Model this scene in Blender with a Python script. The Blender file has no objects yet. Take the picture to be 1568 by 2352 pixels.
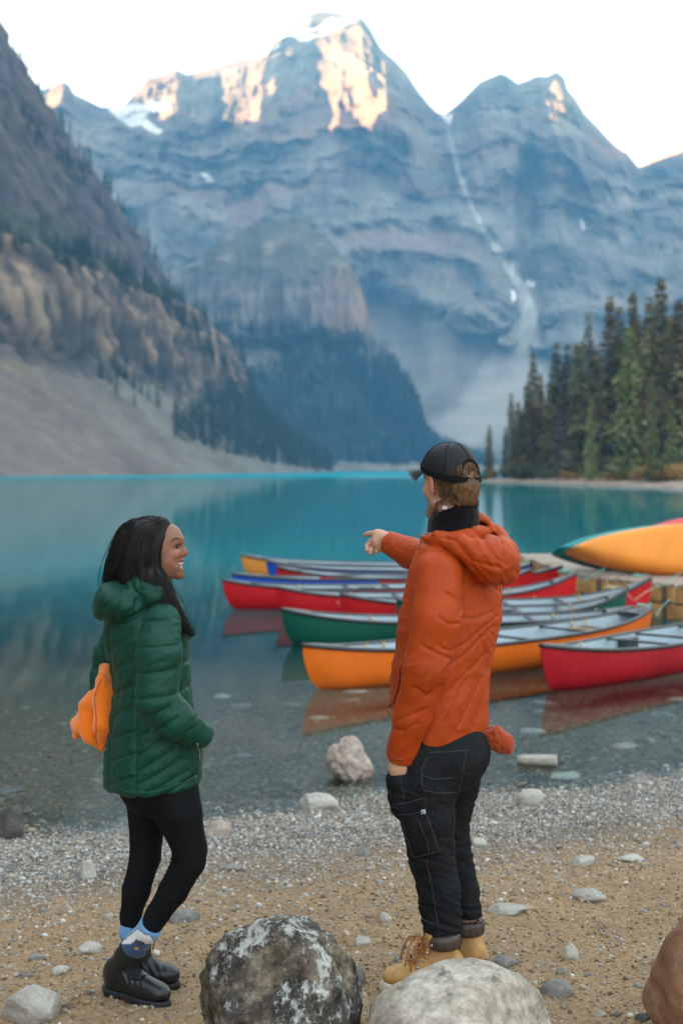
import bpy, math, random
import numpy as np
from mathutils import Vector, Matrix

# ---------------------------------------------------------------- camera, light, exposure
SC = bpy.context.scene
COL = SC.collection
F = 3267.0            # focal length in units of the 1568 x 2352 measuring frame
CX, HZ = 784.0, 1078.0
CAMH = 2.05           # eye height over the lake


def P(px, py, d):
    """point seen at (px, py) of the measuring frame, d metres away"""
    return np.array([(px - CX) / F * d, d, CAMH - (py - HZ) / F * d])


cam_data = bpy.data.cameras.new('camera')
cam = bpy.data.objects.new('camera', cam_data)
COL.objects.link(cam)
cam.location = (0, 0, CAMH)
cam.rotation_euler = (math.radians(90), 0, 0)
cam_data.sensor_fit = 'VERTICAL'
cam_data.sensor_height = 36.0
cam_data.lens = F / 2352 * 36.0
cam_data.shift_y = -(1176.0 - HZ) / 2352
cam_data.clip_start = 0.1
cam_data.clip_end = 20000
cam_data.dof.use_dof = True
cam_data.dof.focus_distance = 4.8
cam_data.dof.aperture_fstop = 3.0
SC.camera = cam

SUN_EL = math.radians(9.5)
SUN_DIR = Vector((-0.998, -0.06, 0)).normalized() * math.cos(SUN_EL) + Vector((0, 0, math.sin(SUN_EL)))
world = bpy.data.worlds.new('World')
SC.world = world
world.use_nodes = True
wt = world.node_tree
wt.nodes.clear()
sky = wt.nodes.new('ShaderNodeTexSky')
sky.sky_type = 'NISHITA'
sky.sun_disc = False
sky.sun_elevation = SUN_EL
sky.sun_rotation = math.atan2(SUN_DIR.x, SUN_DIR.y)
sky.altitude = 1900
sky.air_density = 1.0
sky.dust_density = 1.0
sky.ozone_density = 1.0
hsv = wt.nodes.new('ShaderNodeHueSaturation')
hsv.inputs['Saturation'].default_value = 1.15
bg = wt.nodes.new('ShaderNodeBackground')
bg.inputs['Strength'].default_value = 0.15
wo = wt.nodes.new('ShaderNodeOutputWorld')
gam = wt.nodes.new('ShaderNodeGamma')       # evens the sky out towards a bright hazy dome
gam.inputs['Gamma'].default_value = 0.22
wt.links.new(sky.outputs[0], gam.inputs['Color'])
wt.links.new(gam.outputs[0], hsv.inputs['Color'])
wt.links.new(hsv.outputs[0], bg.inputs['Color'])
wt.links.new(bg.outputs[0], wo.inputs['Surface'])

sun_data = bpy.data.lights.new('sun', 'SUN')
sun_data.energy = 3.3
sun_data.angle = math.radians(0.5)
sun_data.color = (1.0, 0.74, 0.48)
sun = bpy.data.objects.new('sun', sun_data)
COL.objects.link(sun)
sun.rotation_euler = SUN_DIR.to_track_quat('Z', 'Y').to_euler()
sun.location = (-200, 0, 300)

SC.view_settings.view_transform = 'Standard'
SC.view_settings.look = 'None'
SC.view_settings.gamma = 1.0
SC.view_settings.use_curve_mapping = False
SC.view_settings.exposure = 3.7
SC.render.engine = 'CYCLES'
SC.cycles.use_denoising = True
SC.cycles.max_bounces = 8
SC.cycles.diffuse_bounces = 3
SC.cycles.glossy_bounces = 3
SC.cycles.transparent_max_bounces = 8
SC.cycles.volume_bounces = 1
SC.cycles.caustics_reflective = False
SC.cycles.caustics_refractive = False

# ---------------------------------------------------------------- helpers
RNG = np.random.default_rng(7)
random.seed(7)
_perm = RNG.permutation(256)
_perm = np.concatenate([_perm, _perm, _perm])
_g = RNG.normal(size=(256, 3))
_g = (_g / np.linalg.norm(_g, axis=1, keepdims=True)).astype(np.float32)


def noise(p, seed=0):
    """gradient noise, about -0.7..0.7"""
    p = np.asarray(p, np.float32) + np.float32(seed * 17.37)
    i = np.floor(p).astype(np.int32)
    f = (p - i).astype(np.float32)
    i &= 255
    u = f * f * f * (f * (f * 6 - 15) + 10)
    res = None
    out = 0
    for dx in (0, 1):
        wx = u[:, 0] if dx else 1 - u[:, 0]
        for dy in (0, 1):
            wy = u[:, 1] if dy else 1 - u[:, 1]
            for dz in (0, 1):
                wz = u[:, 2] if dz else 1 - u[:, 2]
                h = _perm[_perm[_perm[(i[:, 0] + dx) & 255] + ((i[:, 1] + dy) & 255)] + ((i[:, 2] + dz) & 255)]
                g = _g[h]
                d = g[:, 0] * (f[:, 0] - dx) + g[:, 1] * (f[:, 1] - dy) + g[:, 2] * (f[:, 2] - dz)
                out = out + wx * wy * wz * d
    return out


def fbm(p, octaves=4, seed=0, gain=0.5, ridged=False):
    p = np.asarray(p, np.float32)
    out = np.zeros(len(p), np.float32)
    a = 1.0
    for o in range(octaves):
        n = noise(p * (2.03 ** o), seed + o * 3)
        if ridged:
            n = 0.5 - np.abs(n) * 1.6
        out += a * n
        a *= gain
    return out


def sstep(a, b, x):
    t = np.clip((np.asarray(x, float) - a) / (b - a), 0, 1)
    return t * t * (3 - 2 * t)


def lerp(a, b, t):
    return a + (b - a) * t


def interp(x, pts):
    pts = sorted(pts)
    return np.interp(x, [p[0] for p in pts], [p[1] for p in pts])


def mk(name, V, faces, mat=None, parent=None, smooth=True, loc=None, col=None, mats=None, midx=None):
    """one mesh object from arrays; V in world coordinates"""
    V = np.asarray(V, np.float32).reshape(-1, 3)
    if parent is not None and loc is None:
        base = np.array(world_loc(parent), np.float32)
    else:
        base = np.array(loc if loc is not None else (0, 0, 0), np.float32)
    me = bpy.data.meshes.new(name)
    if isinstance(faces, np.ndarray):
        n, k = faces.shape
        me.vertices.add(len(V))
        me.vertices.foreach_set('co', (V - base).ravel())
        me.loops.add(n * k)
        me.loops.foreach_set('vertex_index', faces.astype(np.int32).ravel())
        me.polygons.add(n)
        me.polygons.foreach_set('loop_start', np.arange(n, dtype=np.int32) * k)
        me.update(calc_edges=True)
        me.validate()
    else:
        me.from_pydata((V - base).tolist(), [], faces)
        me.update()
    if smooth:
        me.polygons.foreach_set('use_smooth', np.ones(len(me.polygons), bool))
    if col is not None:
        at = me.attributes.new('Col', 'FLOAT_COLOR', 'POINT')
        c = np.ones((len(V), 4), np.float32)
        c[:, :col.shape[1]] = col
        at.data.foreach_set('color', c.ravel())
    if mats:
        for m_ in mats:
            me.materials.append(m_)
        if midx is not None:
            me.polygons.foreach_set('material_index', np.asarray(midx, np.int32))
    elif mat:
        me.materials.append(mat)
    o = bpy.data.objects.new(name, me)
    COL.objects.link(o)
    if parent is not None:
        o.parent = parent
    else:
        o.location = base.tolist()
    return o


_ONES = ['', 'first', 'second', 'third', 'fourth', 'fifth', 'sixth', 'seventh', 'eighth', 'ninth', 'tenth', 'eleventh', 'twelfth', 'thirteenth', 'fourteenth',
         'fifteenth', 'sixteenth', 'seventeenth', 'eighteenth', 'nineteenth']
_TENS = ['', '', 'twenty', 'thirty', 'forty', 'fifty', 'sixty', 'seventy', 'eighty', 'ninety']


def ordinal(n):
    if n < 20:
        return _ONES[n]
    t, o = divmod(n, 10)
    return _TENS[t][:-1] + 'ieth' if o == 0 else _TENS[t] + '-' + _ONES[o]


def rank(objs, key, text):
    """label a row of look-alikes by their order"""
    for i, o in enumerate(sorted(objs, key=key), 1):
        o['label'] = text % ordinal(i)


def seen_x(o):
    return o.location[0] / o.location[1]


def world_loc(o):
    v = Vector(o.location)
    while o.parent:
        o = o.parent
        v = v + Vector(o.location)
    return v


def tag(o, label=None, cat=None, group=None, kind=None):
    if label:
        o['label'] = label
    if cat:
        o['category'] = cat
    if group:
        o['group'] = group
    if kind:
        o['kind'] = kind
    return o


def empty(name, loc, label, cat, group=None):
    o = bpy.data.objects.new(name, None)
    COL.objects.link(o)
    o.location = tuple(float(a) for a in loc)
    o.empty_display_size = 0.1
    return tag(o, label, cat, group)


def grid_faces(nr, nc, wrap=False):
    r = np.arange(nr - 1)
    c = np.arange(nc if wrap else nc - 1)
    R, Cc = np.meshgrid(r, c, indexing='ij')
    a = R * nc + Cc
    b = R * nc + (Cc + 1) % nc
    return np.stack([a, b, b + nc, a + nc], -1).reshape(-1, 4)


class MB:
    """collects simple solids into one mesh"""

    def __init__(self):
        self.v, self.f, self.n = [], [], 0

    def add(self, V, Fc):
        self.v.append(np.asarray(V, float).reshape(-1, 3))
        self.f += [[i + self.n for i in f] for f in Fc]
        self.n += len(self.v[-1])

    def box(self, c, size, rz=0, ry=0, rx=0):
        s = np.array(size) / 2
        V = np.array([[x, y, z] for x in (-1, 1) for y in (-1, 1) for z in (-1, 1)]) * s
        M = np.array(Matrix.Rotation(rz, 3, 'Z') @ Matrix.Rotation(ry, 3, 'Y') @ Matrix.Rotation(rx, 3, 'X'))
        V = V @ M.T + np.array(c)
        self.add(V, [[0, 1, 3, 2], [4, 6, 7, 5], [0, 4, 5, 1], [2, 3, 7, 6], [0, 2, 6, 4], [1, 5, 7, 3]])

    def tube(self, pts, r, n=8, cap=True, flat=1.0):
        pts = np.asarray(pts, float)
        m = len(pts)
        r = np.broadcast_to(np.asarray(r, float), (m,))
        T = np.gradient(pts, axis=0)
        T /= np.linalg.norm(T, axis=1, keepdims=True) + 1e-12
        up = np.array([0, 0, 1.0]) if abs(T[0][2]) < 0.9 else np.array([1.0, 0, 0])
        V = []
        for i in range(m):
            s = np.cross(T[i], up)
            s /= np.linalg.norm(s) + 1e-12
            w = np.cross(s, T[i])
            a = np.arange(n) / n * 2 * np.pi
            V.append(pts[i] + r[i] * (np.cos(a)[:, None] * s + flat * np.sin(a)[:, None] * w))
        V = np.concatenate(V)
        fs = grid_faces(m, n, True).tolist()
        if cap:
            fs.append(list(range(n))[::-1])
            fs.append([(m - 1) * n + k for k in range(n)])
        self.add(V, fs)

    def build(self, name, mat, parent=None, smooth=False, loc=None):
        return mk(name, np.concatenate(self.v), self.f, mat, parent, smooth, loc)


# ---------------------------------------------------------------- materials
class NT:
    def __init__(self, name):
        self.m = bpy.data.materials.new(name)
        self.m.use_nodes = True
        self.t = self.m.node_tree
        self.b = self.t.nodes['Principled BSDF']
        self.out = self.t.nodes['Material Output']
        self._co = None

    def n(self, typ, **kw):
        nd = self.t.nodes.new('ShaderNode' + typ)
        for k, v in kw.items():
            if k.startswith('i_'):
                key = k[2:].replace('_', ' ')
                nd.inputs[key].default_value = v
            else:
                setattr(nd, k, v)
        return nd

    def l(self, a, b):
        self.t.links.new(a, b)

    def co(self, kind='Object'):
        if self._co is None:
            self._co = self.n('TexCoord')
        return self._co.outputs[kind]

    def noise(self, scale, detail=4, rough=0.55, vec=None, stretch=None):
        nd = self.n('TexNoise')
        nd.inputs['Scale'].default_value = scale
        nd.inputs['Detail'].default_value = detail
        nd.inputs['Roughness'].default_value = rough
        v = vec or self.co()
        if stretch:
            mp = self.n('Mapping')
            mp.inputs['Scale'].default_value = stretch
            self.l(v, mp.inputs['Vector'])
            v = mp.outputs[0]
        self.l(v, nd.inputs['Vector'])
        return nd.outputs['Fac']

    def ramp(self, fac, stops, interp='LINEAR'):
        nd = self.n('ValToRGB')
        cr = nd.color_ramp
        cr.interpolation = interp
        while len(cr.elements) < len(stops):
            cr.elements.new(0.5)
        for e, (pos, c) in zip(cr.elements, stops):
            e.position = pos
            if np.isscalar(c):
                c = (c, c, c)
            e.color = (*c[:3], 1)
        self.l(fac, nd.inputs['Fac'])
        return nd.outputs['Color']

    def mix(self, fac, a, b, mode='MIX'):
        nd = self.n('MixRGB', blend_type=mode)
        for s, v in ((nd.inputs['Fac'], fac), (nd.inputs['Color1'], a), (nd.inputs['Color2'], b)):
            if isinstance(v, bpy.types.NodeSocket):
                self.l(v, s)
            elif np.isscalar(v):
                s.default_value = v if s.name == 'Fac' else (v, v, v, 1)
            else:
                s.default_value = (*v[:3], 1)
        return nd.outputs[0]

    def math(self, op, a, b=0.0, clamp=False):
        nd = self.n('Math', operation=op, use_clamp=clamp)
        for s, v in ((nd.inputs[0], a), (nd.inputs[1], b)):
            if isinstance(v, bpy.types.NodeSocket):
                self.l(v, s)
            else:
                s.default_value = v
        return nd.outputs[0]

    def bump(self, h, strength=0.3, dist=0.01, normal=None):
        nd = self.n('Bump')
        nd.inputs['Strength'].default_value = strength
        nd.inputs['Distance'].default_value = dist
        self.l(h, nd.inputs['Height'])
        if normal is not None:
            self.l(normal, nd.inputs['Normal'])
        self.l(nd.outputs[0], self.b.inputs['Normal'])
        return nd.outputs[0]

    def base(self, c):
        if isinstance(c, bpy.types.NodeSocket):
            self.l(c, self.b.inputs['Base Color'])
        else:
            self.b.inputs['Base Color'].default_value = (*c[:3], 1)
        return self

    def set(self, **kw):
        for k, v in kw.items():
            k = k.replace('_', ' ')
            if isinstance(v, bpy.types.NodeSocket):
                self.l(v, self.b.inputs[k])
            else:
                self.b.inputs[k].default_value = v
        return self


def simple(name, c, rough=0.6, var=0.15, scale=20, bump=0.0, bscale=80, bdist=0.004, spec=0.5, **kw):
    """one colour with mild mottling and optional fine relief"""
    t = NT(name)
    n = t.noise(scale, 4)
    c = np.array(c, float)
    t.base(t.ramp(n, [(0.3, tuple(c * (1 - var))), (0.7, tuple(np.minimum(c * (1 + var), 1)))]))
    t.set(Roughness=rough, Specular_IOR_Level=spec)
    t.set(**kw)
    if bump:
        t.bump(t.noise(bscale, 3), bump, bdist)
    return t.m


# ---------------------------------------------------------------- implicit surfaces
def s_round(a, b, r1, r2):
    a, b = np.asarray(a, float), np.asarray(b, float)
    ab = b - a
    L2 = ab @ ab + 1e-12

    def f(p):
        t = np.clip(((p - a) @ ab) / L2, 0, 1)
        return np.linalg.norm(p - a - t[:, None] * ab, axis=1) - (r1 + (r2 - r1) * t)
    return f


def s_chain(pts, radii, k=0.0):
    fs = [s_round(pts[i], pts[i + 1], radii[i], radii[i + 1]) for i in range(len(pts) - 1)]
    return s_union(fs, k)


def s_ell(c, r, M=None):
    c, r = np.asarray(c, float), np.asarray(r, float)
    M = np.eye(3) if M is None else np.asarray(M, float)

    def f(p):
        q = (p - c) @ M
        k0 = np.linalg.norm(q / r, axis=1)
        k1 = np.linalg.norm(q / (r * r), axis=1) + 1e-9
        return k0 * (k0 - 1) / k1
    return f


def s_box(c, h, M=None, r=0.0):
    c, h = np.asarray(c, float), np.asarray(h, float)
    M = np.eye(3) if M is None else np.asarray(M, float)

    def f(p):
        q = np.abs((p - c) @ M) - (h - r)
        return np.linalg.norm(np.maximum(q, 0), axis=1) + np.minimum(q.max(1), 0) - r
    return f


def s_loft(secs, yaw=0.0, power=2.0, round_ends=0.02):
    """stack of ellipses; secs = (z, cx, cy, rx, ry); rx along the yawed x axis"""
    secs = sorted(secs)
    zs = np.array([s[0] for s in secs])
    A = np.array([s[1:5] for s in secs])
    yaws = np.array([s[5] if len(s) > 5 else yaw for s in secs])

    def f(p):
        z = p[:, 2]
        cx, cy, rx, ry = (np.interp(z, zs, A[:, i]) for i in range(4))
        yw = np.interp(z, zs, yaws)
        c, s = np.cos(yw), np.sin(yw)
        dx, dy = p[:, 0] - cx, p[:, 1] - cy
        u = (dx * c + dy * s) / rx
        v = (-dx * s + dy * c) / ry
        k = (np.abs(u) ** power + np.abs(v) ** power) ** (1 / power)
        d = (k - 1) * np.minimum(rx, ry)
        dz = np.maximum(zs[0] - z, z - zs[-1])
        if round_ends:
            e = round_ends
            h = np.clip(0.5 + 0.5 * (dz - d) / e, 0, 1)
            return d * (1 - h) + dz * h + e * h * (1 - h)
        return np.maximum(d, dz)
    return f


def smin(a, b, k):
    if k <= 0:
        return np.minimum(a, b)
    h = np.clip(0.5 + 0.5 * (b - a) / k, 0, 1)
    return b * (1 - h) + a * h - k * h * (1 - h)


def s_union(fs, k=0.0):
    def f(p):
        d = fs[0](p)
        for g in fs[1:]:
            d = smin(d, g(p), k)
        return d
    return f


def s_diff(f, g, k=0.0):
    return lambda p: -smin(-f(p), g(p), k)


def s_cut(f, n, c, k=0.0):
    """keep the side where (p - c).n < 0"""
    n, c = np.asarray(n, float), np.asarray(c, float)
    n = n / np.linalg.norm(n)
    return lambda p: -smin(-f(p), -((p - c) @ n), k)


def axis_pts(lo, hi, base, dense=()):
    """coordinates from lo to hi, spacing base, finer in the given (lo, hi, step) ranges"""
    xs = [lo]
    while xs[-1] < hi:
        x = xs[-1]
        st = base
        for a, b, s in dense:
            if a - st <= x <= b:
                st = min(st, s)
        xs.append(x + st)
    return np.array(xs)


def polygonise(f, X, Y, Z):
    """surface nets on a rectilinear grid, sampled only near the surface"""
    nx, ny, nz = len(X), len(Y), len(Z)
    st = 4
    ci = [np.unique(np.append(np.arange(0, n, st), n - 1)) for n in (nx, ny, nz)]
    g = np.stack(np.meshgrid(X[ci[0]], Y[ci[1]], Z[ci[2]], indexing='ij'), -1)
    dc = f(g.reshape(-1, 3)).reshape(g.shape[:3])
    mx = max(np.diff(X[ci[0]]).max(), np.diff(Y[ci[1]]).max(), np.diff(Z[ci[2]]).max())
    ix = [np.clip(np.round(np.arange(n) / st).astype(int), 0, len(c) - 1) for n, c in zip((nx, ny, nz), ci)]
    D = dc[np.ix_(*ix)].astype(np.float32)
    near = np.abs(D) < mx * 1.6
    idx = np.argwhere(near)
    pts = np.stack([X[idx[:, 0]], Y[idx[:, 1]], Z[idx[:, 2]]], -1)
    vals = np.empty(len(pts), np.float32)
    for s in range(0, len(pts), 400000):
        vals[s:s + 400000] = f(pts[s:s + 400000])
    D[near] = vals
    inside = D < 0
    cnt = np.zeros((nx - 1, ny - 1, nz - 1), np.int8)
    for a in (0, 1):
        for b in (0, 1):
            for c in (0, 1):
                cnt += inside[a:nx - 1 + a, b:ny - 1 + b, c:nz - 1 + c]
    act = np.argwhere((cnt > 0) & (cnt < 8))
    vid = -np.ones(cnt.shape, np.int64)
    vid[tuple(act.T)] = np.arange(len(act))
    acc = np.zeros((len(act), 3))
    num = np.zeros(len(act))
    corners = [(a, b, c) for a in (0, 1) for b in (0, 1) for c in (0, 1)]
    XYZ = (X, Y, Z)

    def cp(o):
        i = act + np.array(o)
        return np.stack([XYZ[k][i[:, k]] for k in range(3)], -1), D[tuple(i.T)]
    cv = {o: cp(o) for o in corners}
    for o in corners:
        for ax in range(3):
            if o[ax] == 0:
                q = list(o)
                q[ax] = 1
                p0, d0 = cv[o]
                p1, d1 = cv[tuple(q)]
                m = (d0 < 0) != (d1 < 0)
                t = d0 / np.where(m, d0 - d1, 1)
                acc[m] += (p0 + (p1 - p0) * t[:, None])[m]
                num[m] += 1
    V = acc / num[:, None]
    faces = []
    for ax in range(3):
        sl0 = [slice(None)] * 3
        sl1 = [slice(None)] * 3
        sl0[ax] = slice(0, -1)
        sl1[ax] = slice(1, None)
        a, b = inside[tuple(sl0)], inside[tuple(sl1)]
        o1, o2 = [(1, 2), (2, 0), (0, 1)][ax]
        for flip, e in ((False, a & ~b), (True, ~a & b)):
            i = np.argwhere(e)
            ok = (i[:, o1] > 0) & (i[:, o2] > 0)
            ok &= (i[:, o1] < cnt.shape[o1]) & (i[:, o2] < cnt.shape[o2])
            i = i[ok]
            q = []
            for d1, d2 in ((-1, -1), (0, -1), (0, 0), (-1, 0)):
                j = i.copy()
                j[:, o1] += d1
                j[:, o2] += d2
                q.append(vid[tuple(j.T)])
            q = np.stack(q, -1)
            faces.append(q[:, ::-1] if flip else q)
    Fc = np.concatenate(faces)
    Fc = Fc[(Fc >= 0).all(1)]
    return V, Fc


def vnormals(V, Fc):
    a = V[Fc[:, 2]] - V[Fc[:, 0]]
    b = V[Fc[:, 3]] - V[Fc[:, 1]]
    fn = np.cross(a, b)
    N = np.zeros_like(V)
    for k in range(4):
        for c in range(3):
            N[:, c] += np.bincount(Fc[:, k], fn[:, c], len(V))
    return N / (np.linalg.norm(N, axis=1, keepdims=True) + 1e-12)


def relax(V, Fc, n=1, w=0.5):
    for _ in range(n):
        S = np.zeros_like(V)
        c = np.zeros(len(V))
        for k in range(4):
            for m in (1, 3):
                i, j = Fc[:, k], Fc[:, (k + m) % 4]
                for ax in range(3):
                    S[:, ax] += np.bincount(i, V[j, ax], len(V))
                c += np.bincount(i, minlength=len(V))
        V = V + w * (S / c[:, None] - V)
    return V


def blob(name, f, lo, hi, step, mat, parent=None, dense=None, smooth_n=1, disp=None, loc=None, colf=None):
    """mesh object of the implicit surface f, optionally displaced along its normals"""
    lo, hi = np.asarray(lo, float), np.asarray(hi, float)
    dense = dense or ((), (), ())
    ax = [axis_pts(lo[i], hi[i], step, dense[i]) for i in range(3)]
    V, Fc = polygonise(f, *ax)
    if smooth_n:
        V = relax(V, Fc, smooth_n, 0.5)
    if disp is not None:
        N = vnormals(V, Fc)
        V = V + N * disp(V, N)[:, None]
    return mk(name, V, Fc, mat, parent, True, loc, col=colf(V) if colf is not None else None)

# ================================================================ terrain
def wl(x):
    """y of the waterline at x"""
    x = np.clip(np.asarray(x, float), -9, 9)
    return 8.62 + 0.37 * x + 0.10 * np.sin(x * 2.1 + 1) + 0.05 * np.sin(x * 5.3)


PROF = [(-1800, -9.0), (-400, -8.5), (-60, -6), (-25, -2.2), (-12, -0.75), (-4, -0.22), (-1, -0.06), (0, 0), (1, 0.07), (2, 0.13),
        (4, 0.26), (6, 0.36), (10, 0.5), (40, 1.2)]


def ground_z(x, y):
    x, y = np.asarray(x, float), np.asarray(y, float)
    s = wl(x) - y
    z = interp(s, PROF)
    p = np.stack([x, y, 0 * x], -1).reshape(-1, 3)
    n = fbm(p * 0.9, 3, 5).reshape(x.shape) * 0.03 + fbm(p * 5, 3, 9).reshape(x.shape) * 0.012
    n += (fbm(p * 22, 2, 19) * 0.009 + fbm(p * 8, 3, 29, ridged=True) * 0.014).reshape(x.shape) * sstep(1.2, 2.2, s)
    return z + n * sstep(-25, -2, s) * sstep(-0.3, 0.8, np.abs(s) + 0.25)


def gz(x, y):
    return float(ground_z(np.array([x]), np.array([y]))[0])


def m_ground():
    t = NT('beach_ground')
    sep = t.n('SeparateXYZ')
    t.l(t.co(), sep.inputs[0])
    x, y = sep.outputs[0], sep.outputs[1]
    s = t.math('SUBTRACT', t.math('MULTIPLY_ADD', x, 0.37), y)
    s.node.inputs[0].links[0].from_node.inputs[2].default_value = 8.62
    s = t.math('ADD', s, t.math('MULTIPLY', t.math('SUBTRACT', t.noise(1.3, 4), 0.5), 1.6))
    fine = t.noise(60, 5, 0.65)
    med = t.noise(7, 5, 0.6)
    grain = t.noise(260, 2, 0.7)
    sand = t.ramp(fine, [(0.28, (0.17, 0.102, 0.054)), (0.5, (0.345, 0.225, 0.125)), (0.74, (0.50, 0.36, 0.215))])
    sand = t.mix(t.ramp(med, [(0.35, 0.0), (0.7, 0.55)]), sand, (0.21, 0.135, 0.078))
    sand = t.mix(0.35, sand, t.ramp(grain, [(0.3, 0.25), (0.7, 0.75)]), 'OVERLAY')
    vo = t.n('TexVoronoi')
    vo.inputs['Scale'].default_value = 55
    t.l(t.co(), vo.inputs['Vector'])
    vsep = t.n('SeparateColor')
    t.l(vo.outputs['Color'], vsep.inputs[0])
    grav = t.ramp(vsep.outputs[0], [(0.0, (0.05, 0.05, 0.055)), (0.3, (0.12, 0.115, 0.11)), (0.6, (0.22, 0.19, 0.15)), (0.85, (0.30, 0.28, 0.25)), (1.0, (0.42, 0.40, 0.37))])
    grav = t.mix(t.ramp(vo.outputs['Distance'], [(0.2, 0.0), (0.6, 0.75)]), grav, (0.05, 0.042, 0.033))
    # cover: gravel for s below about 1.9, sand above
    fac = t.ramp(t.math('MULTIPLY_ADD', s, 0.25), [(0.26, 0.0), (0.50, 1.0)])
    fac.node.inputs[0].links[0].from_node.inputs[2].default_value = 0.0
    c = t.mix(fac, grav, sand)
    # lake floor: silt with stones
    vo2 = t.n('TexVoronoi')
    vo2.inputs['Scale'].default_value = 17
    t.l(t.co(), vo2.inputs['Vector'])
    v2 = t.n('SeparateColor')
    t.l(vo2.outputs['Color'], v2.inputs[0])
    bed = t.ramp(v2.outputs[1], [(0.0, (0.15, 0.13, 0.10)), (0.45, (0.29, 0.25, 0.19)), (0.8, (0.42, 0.37, 0.29)), (1.0, (0.58, 0.52, 0.42))])
    bed = t.mix(t.ramp(vo2.outputs['Distance'], [(0.35, 0.0), (0.6, 0.6)]), bed, (0.12, 0.10, 0.07))
    bed = t.mix(t.ramp(med, [(0.35, 0.15), (0.65, 0.7)]), bed, (0.25, 0.19, 0.115))
    wet = t.ramp(s, [(0.0, 1.0), (0.12, 0.0)])
    wet2 = t.ramp(t.math('MULTIPLY', s, -0.5), [(0.0, 0.0), (0.6, 1.0)])
    c = t.mix(wet2, c, bed)
    c = t.mix(t.math('MULTIPLY', wet, 0.55), c, (0.06, 0.05, 0.038))
    t.base(c).set(Roughness=0.9, Specular_IOR_Level=0.2)
    h = t.math('ADD', t.math('MULTIPLY', grain, 0.35), fine)
    t.bump(h, 0.9, 0.012)
    return t.m


def grow(a, b, step, g):
    out = [a]
    while out[-1] < b:
        step *= g
        out.append(out[-1] + step)
    return out


ys = np.concatenate([np.linspace(-40, 3.4, 30)[:-1], np.arange(3.4, 9.8, 0.017), np.arange(9.8, 16, 0.06), grow(16, 1900, 0.1, 1.06)])
xr = np.concatenate([np.arange(0, 2.9, 0.017), grow(2.9, 900, 0.03, 1.12)])
xs = np.concatenate([-xr[::-1][:-1], xr])
GX, GY = np.meshgrid(xs, ys)
GV = np.stack([GX, GY, ground_z(GX, GY)], -1)
ground = mk('ground', GV, grid_faces(len(ys), len(xs)), m_ground())
tag(ground, 'brown sand and grey gravel beach sloping under the lake', kind='structure')


def m_water():
    t = NT('lake_water')
    t.t.nodes.remove(t.b)
    sep = t.n('SeparateXYZ')
    t.l(t.co(), sep.inputs[0])
    off = t.math('SUBTRACT', sep.outputs[1], t.math('MULTIPLY', sep.outputs[0], 0.3))   # metres beyond the beach
    n1 = t.noise(1.1, 3, 0.5, stretch=(1.0, 0.45, 1))
    n2 = t.noise(6.0, 2, 0.5, stretch=(1.0, 0.6, 1))
    n0 = t.noise(0.05, 2, 0.5, stretch=(1.0, 1.0, 1))
    h = t.math('ADD', t.math('MULTIPLY', n1, 1.0), t.math('MULTIPLY', n2, 0.10))
    bp = t.n('Bump')
    bp.inputs['Distance'].default_value = 0.011
    st = t.ramp(t.math('MULTIPLY', off, 0.005), [(0.045, 0.05), (0.2, 0.55), (0.9, 1.0)])
    t.l(st, bp.inputs['Strength'])
    t.l(h, bp.inputs['Height'])
    fr = t.n('Fresnel')
    fr.inputs['IOR'].default_value = 1.33
    t.l(bp.outputs[0], fr.inputs['Normal'])
    # wind roughened water far out mirrors less of the slopes behind it
    calm = t.ramp(t.math('MULTIPLY', off, 0.0025), [(0.0, 0.55), (0.03, 0.55), (0.12, 0.80), (0.4, 0.76), (0.86, 0.45), (0.9, 0.12)])
    fac = t.math('MULTIPLY', fr.outputs[0], calm)
    gl = t.n('BsdfGlossy')
    gl.inputs['Roughness'].default_value = 0.03
    gl.inputs['Color'].default_value = (0.95, 0.97, 1, 1)
    t.l(bp.outputs[0], gl.inputs['Normal'])
    tr = t.n('BsdfTransparent')
    tr.inputs['Color'].default_value = (0.80, 0.88, 0.87, 1)
    silt = t.n('BsdfDiffuse')
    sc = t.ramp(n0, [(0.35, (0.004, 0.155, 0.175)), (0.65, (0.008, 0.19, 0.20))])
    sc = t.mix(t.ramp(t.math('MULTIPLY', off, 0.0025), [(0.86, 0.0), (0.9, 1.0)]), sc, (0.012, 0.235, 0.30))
    t.l(sc, silt.inputs['Color'])
    deep = t.ramp(t.math('MULTIPLY', off, 0.02), [(0.24, 0.0), (0.40, 0.30), (0.66, 0.95)])
    m1 = t.n('MixShader')
    t.l(deep, m1.inputs[0])
    t.l(tr.outputs[0], m1.inputs[1])
    t.l(silt.outputs[0], m1.inputs[2])
    m2 = t.n('MixShader')
    t.l(fac, m2.inputs[0])
    t.l(m1.outputs[0], m2.inputs[1])
    t.l(gl.outputs[0], m2.inputs[2])
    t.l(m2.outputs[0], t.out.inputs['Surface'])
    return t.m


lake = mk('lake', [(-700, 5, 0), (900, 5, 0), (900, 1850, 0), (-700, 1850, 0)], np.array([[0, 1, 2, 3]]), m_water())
tag(lake, 'calm turquoise mountain lake with clear shallows by the beach', kind='structure')


def m_rock(name, bscale=0.12, bdist=3.0, tint=1.0):
    t = NT(name)
    at = t.n('Attribute', attribute_name='Col')
    n = t.noise(bscale, 6, 0.65)
    n2 = t.noise(bscale * 0.4, 5, 0.6, stretch=(1, 1, 5))
    c = t.mix(0.5, at.outputs['Color'], t.ramp(n, [(0.3, 0.3), (0.7, 0.7)]), 'OVERLAY')
    c = t.mix(0.35, c, t.ramp(n2, [(0.3, 0.3), (0.7, 0.7)]), 'OVERLAY')
    t.base(c).set(Roughness=0.95, Specular_IOR_Level=0.1)
    t.bump(t.math('ADD', n, n2), 0.6, bdist)
    return t.m


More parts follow.
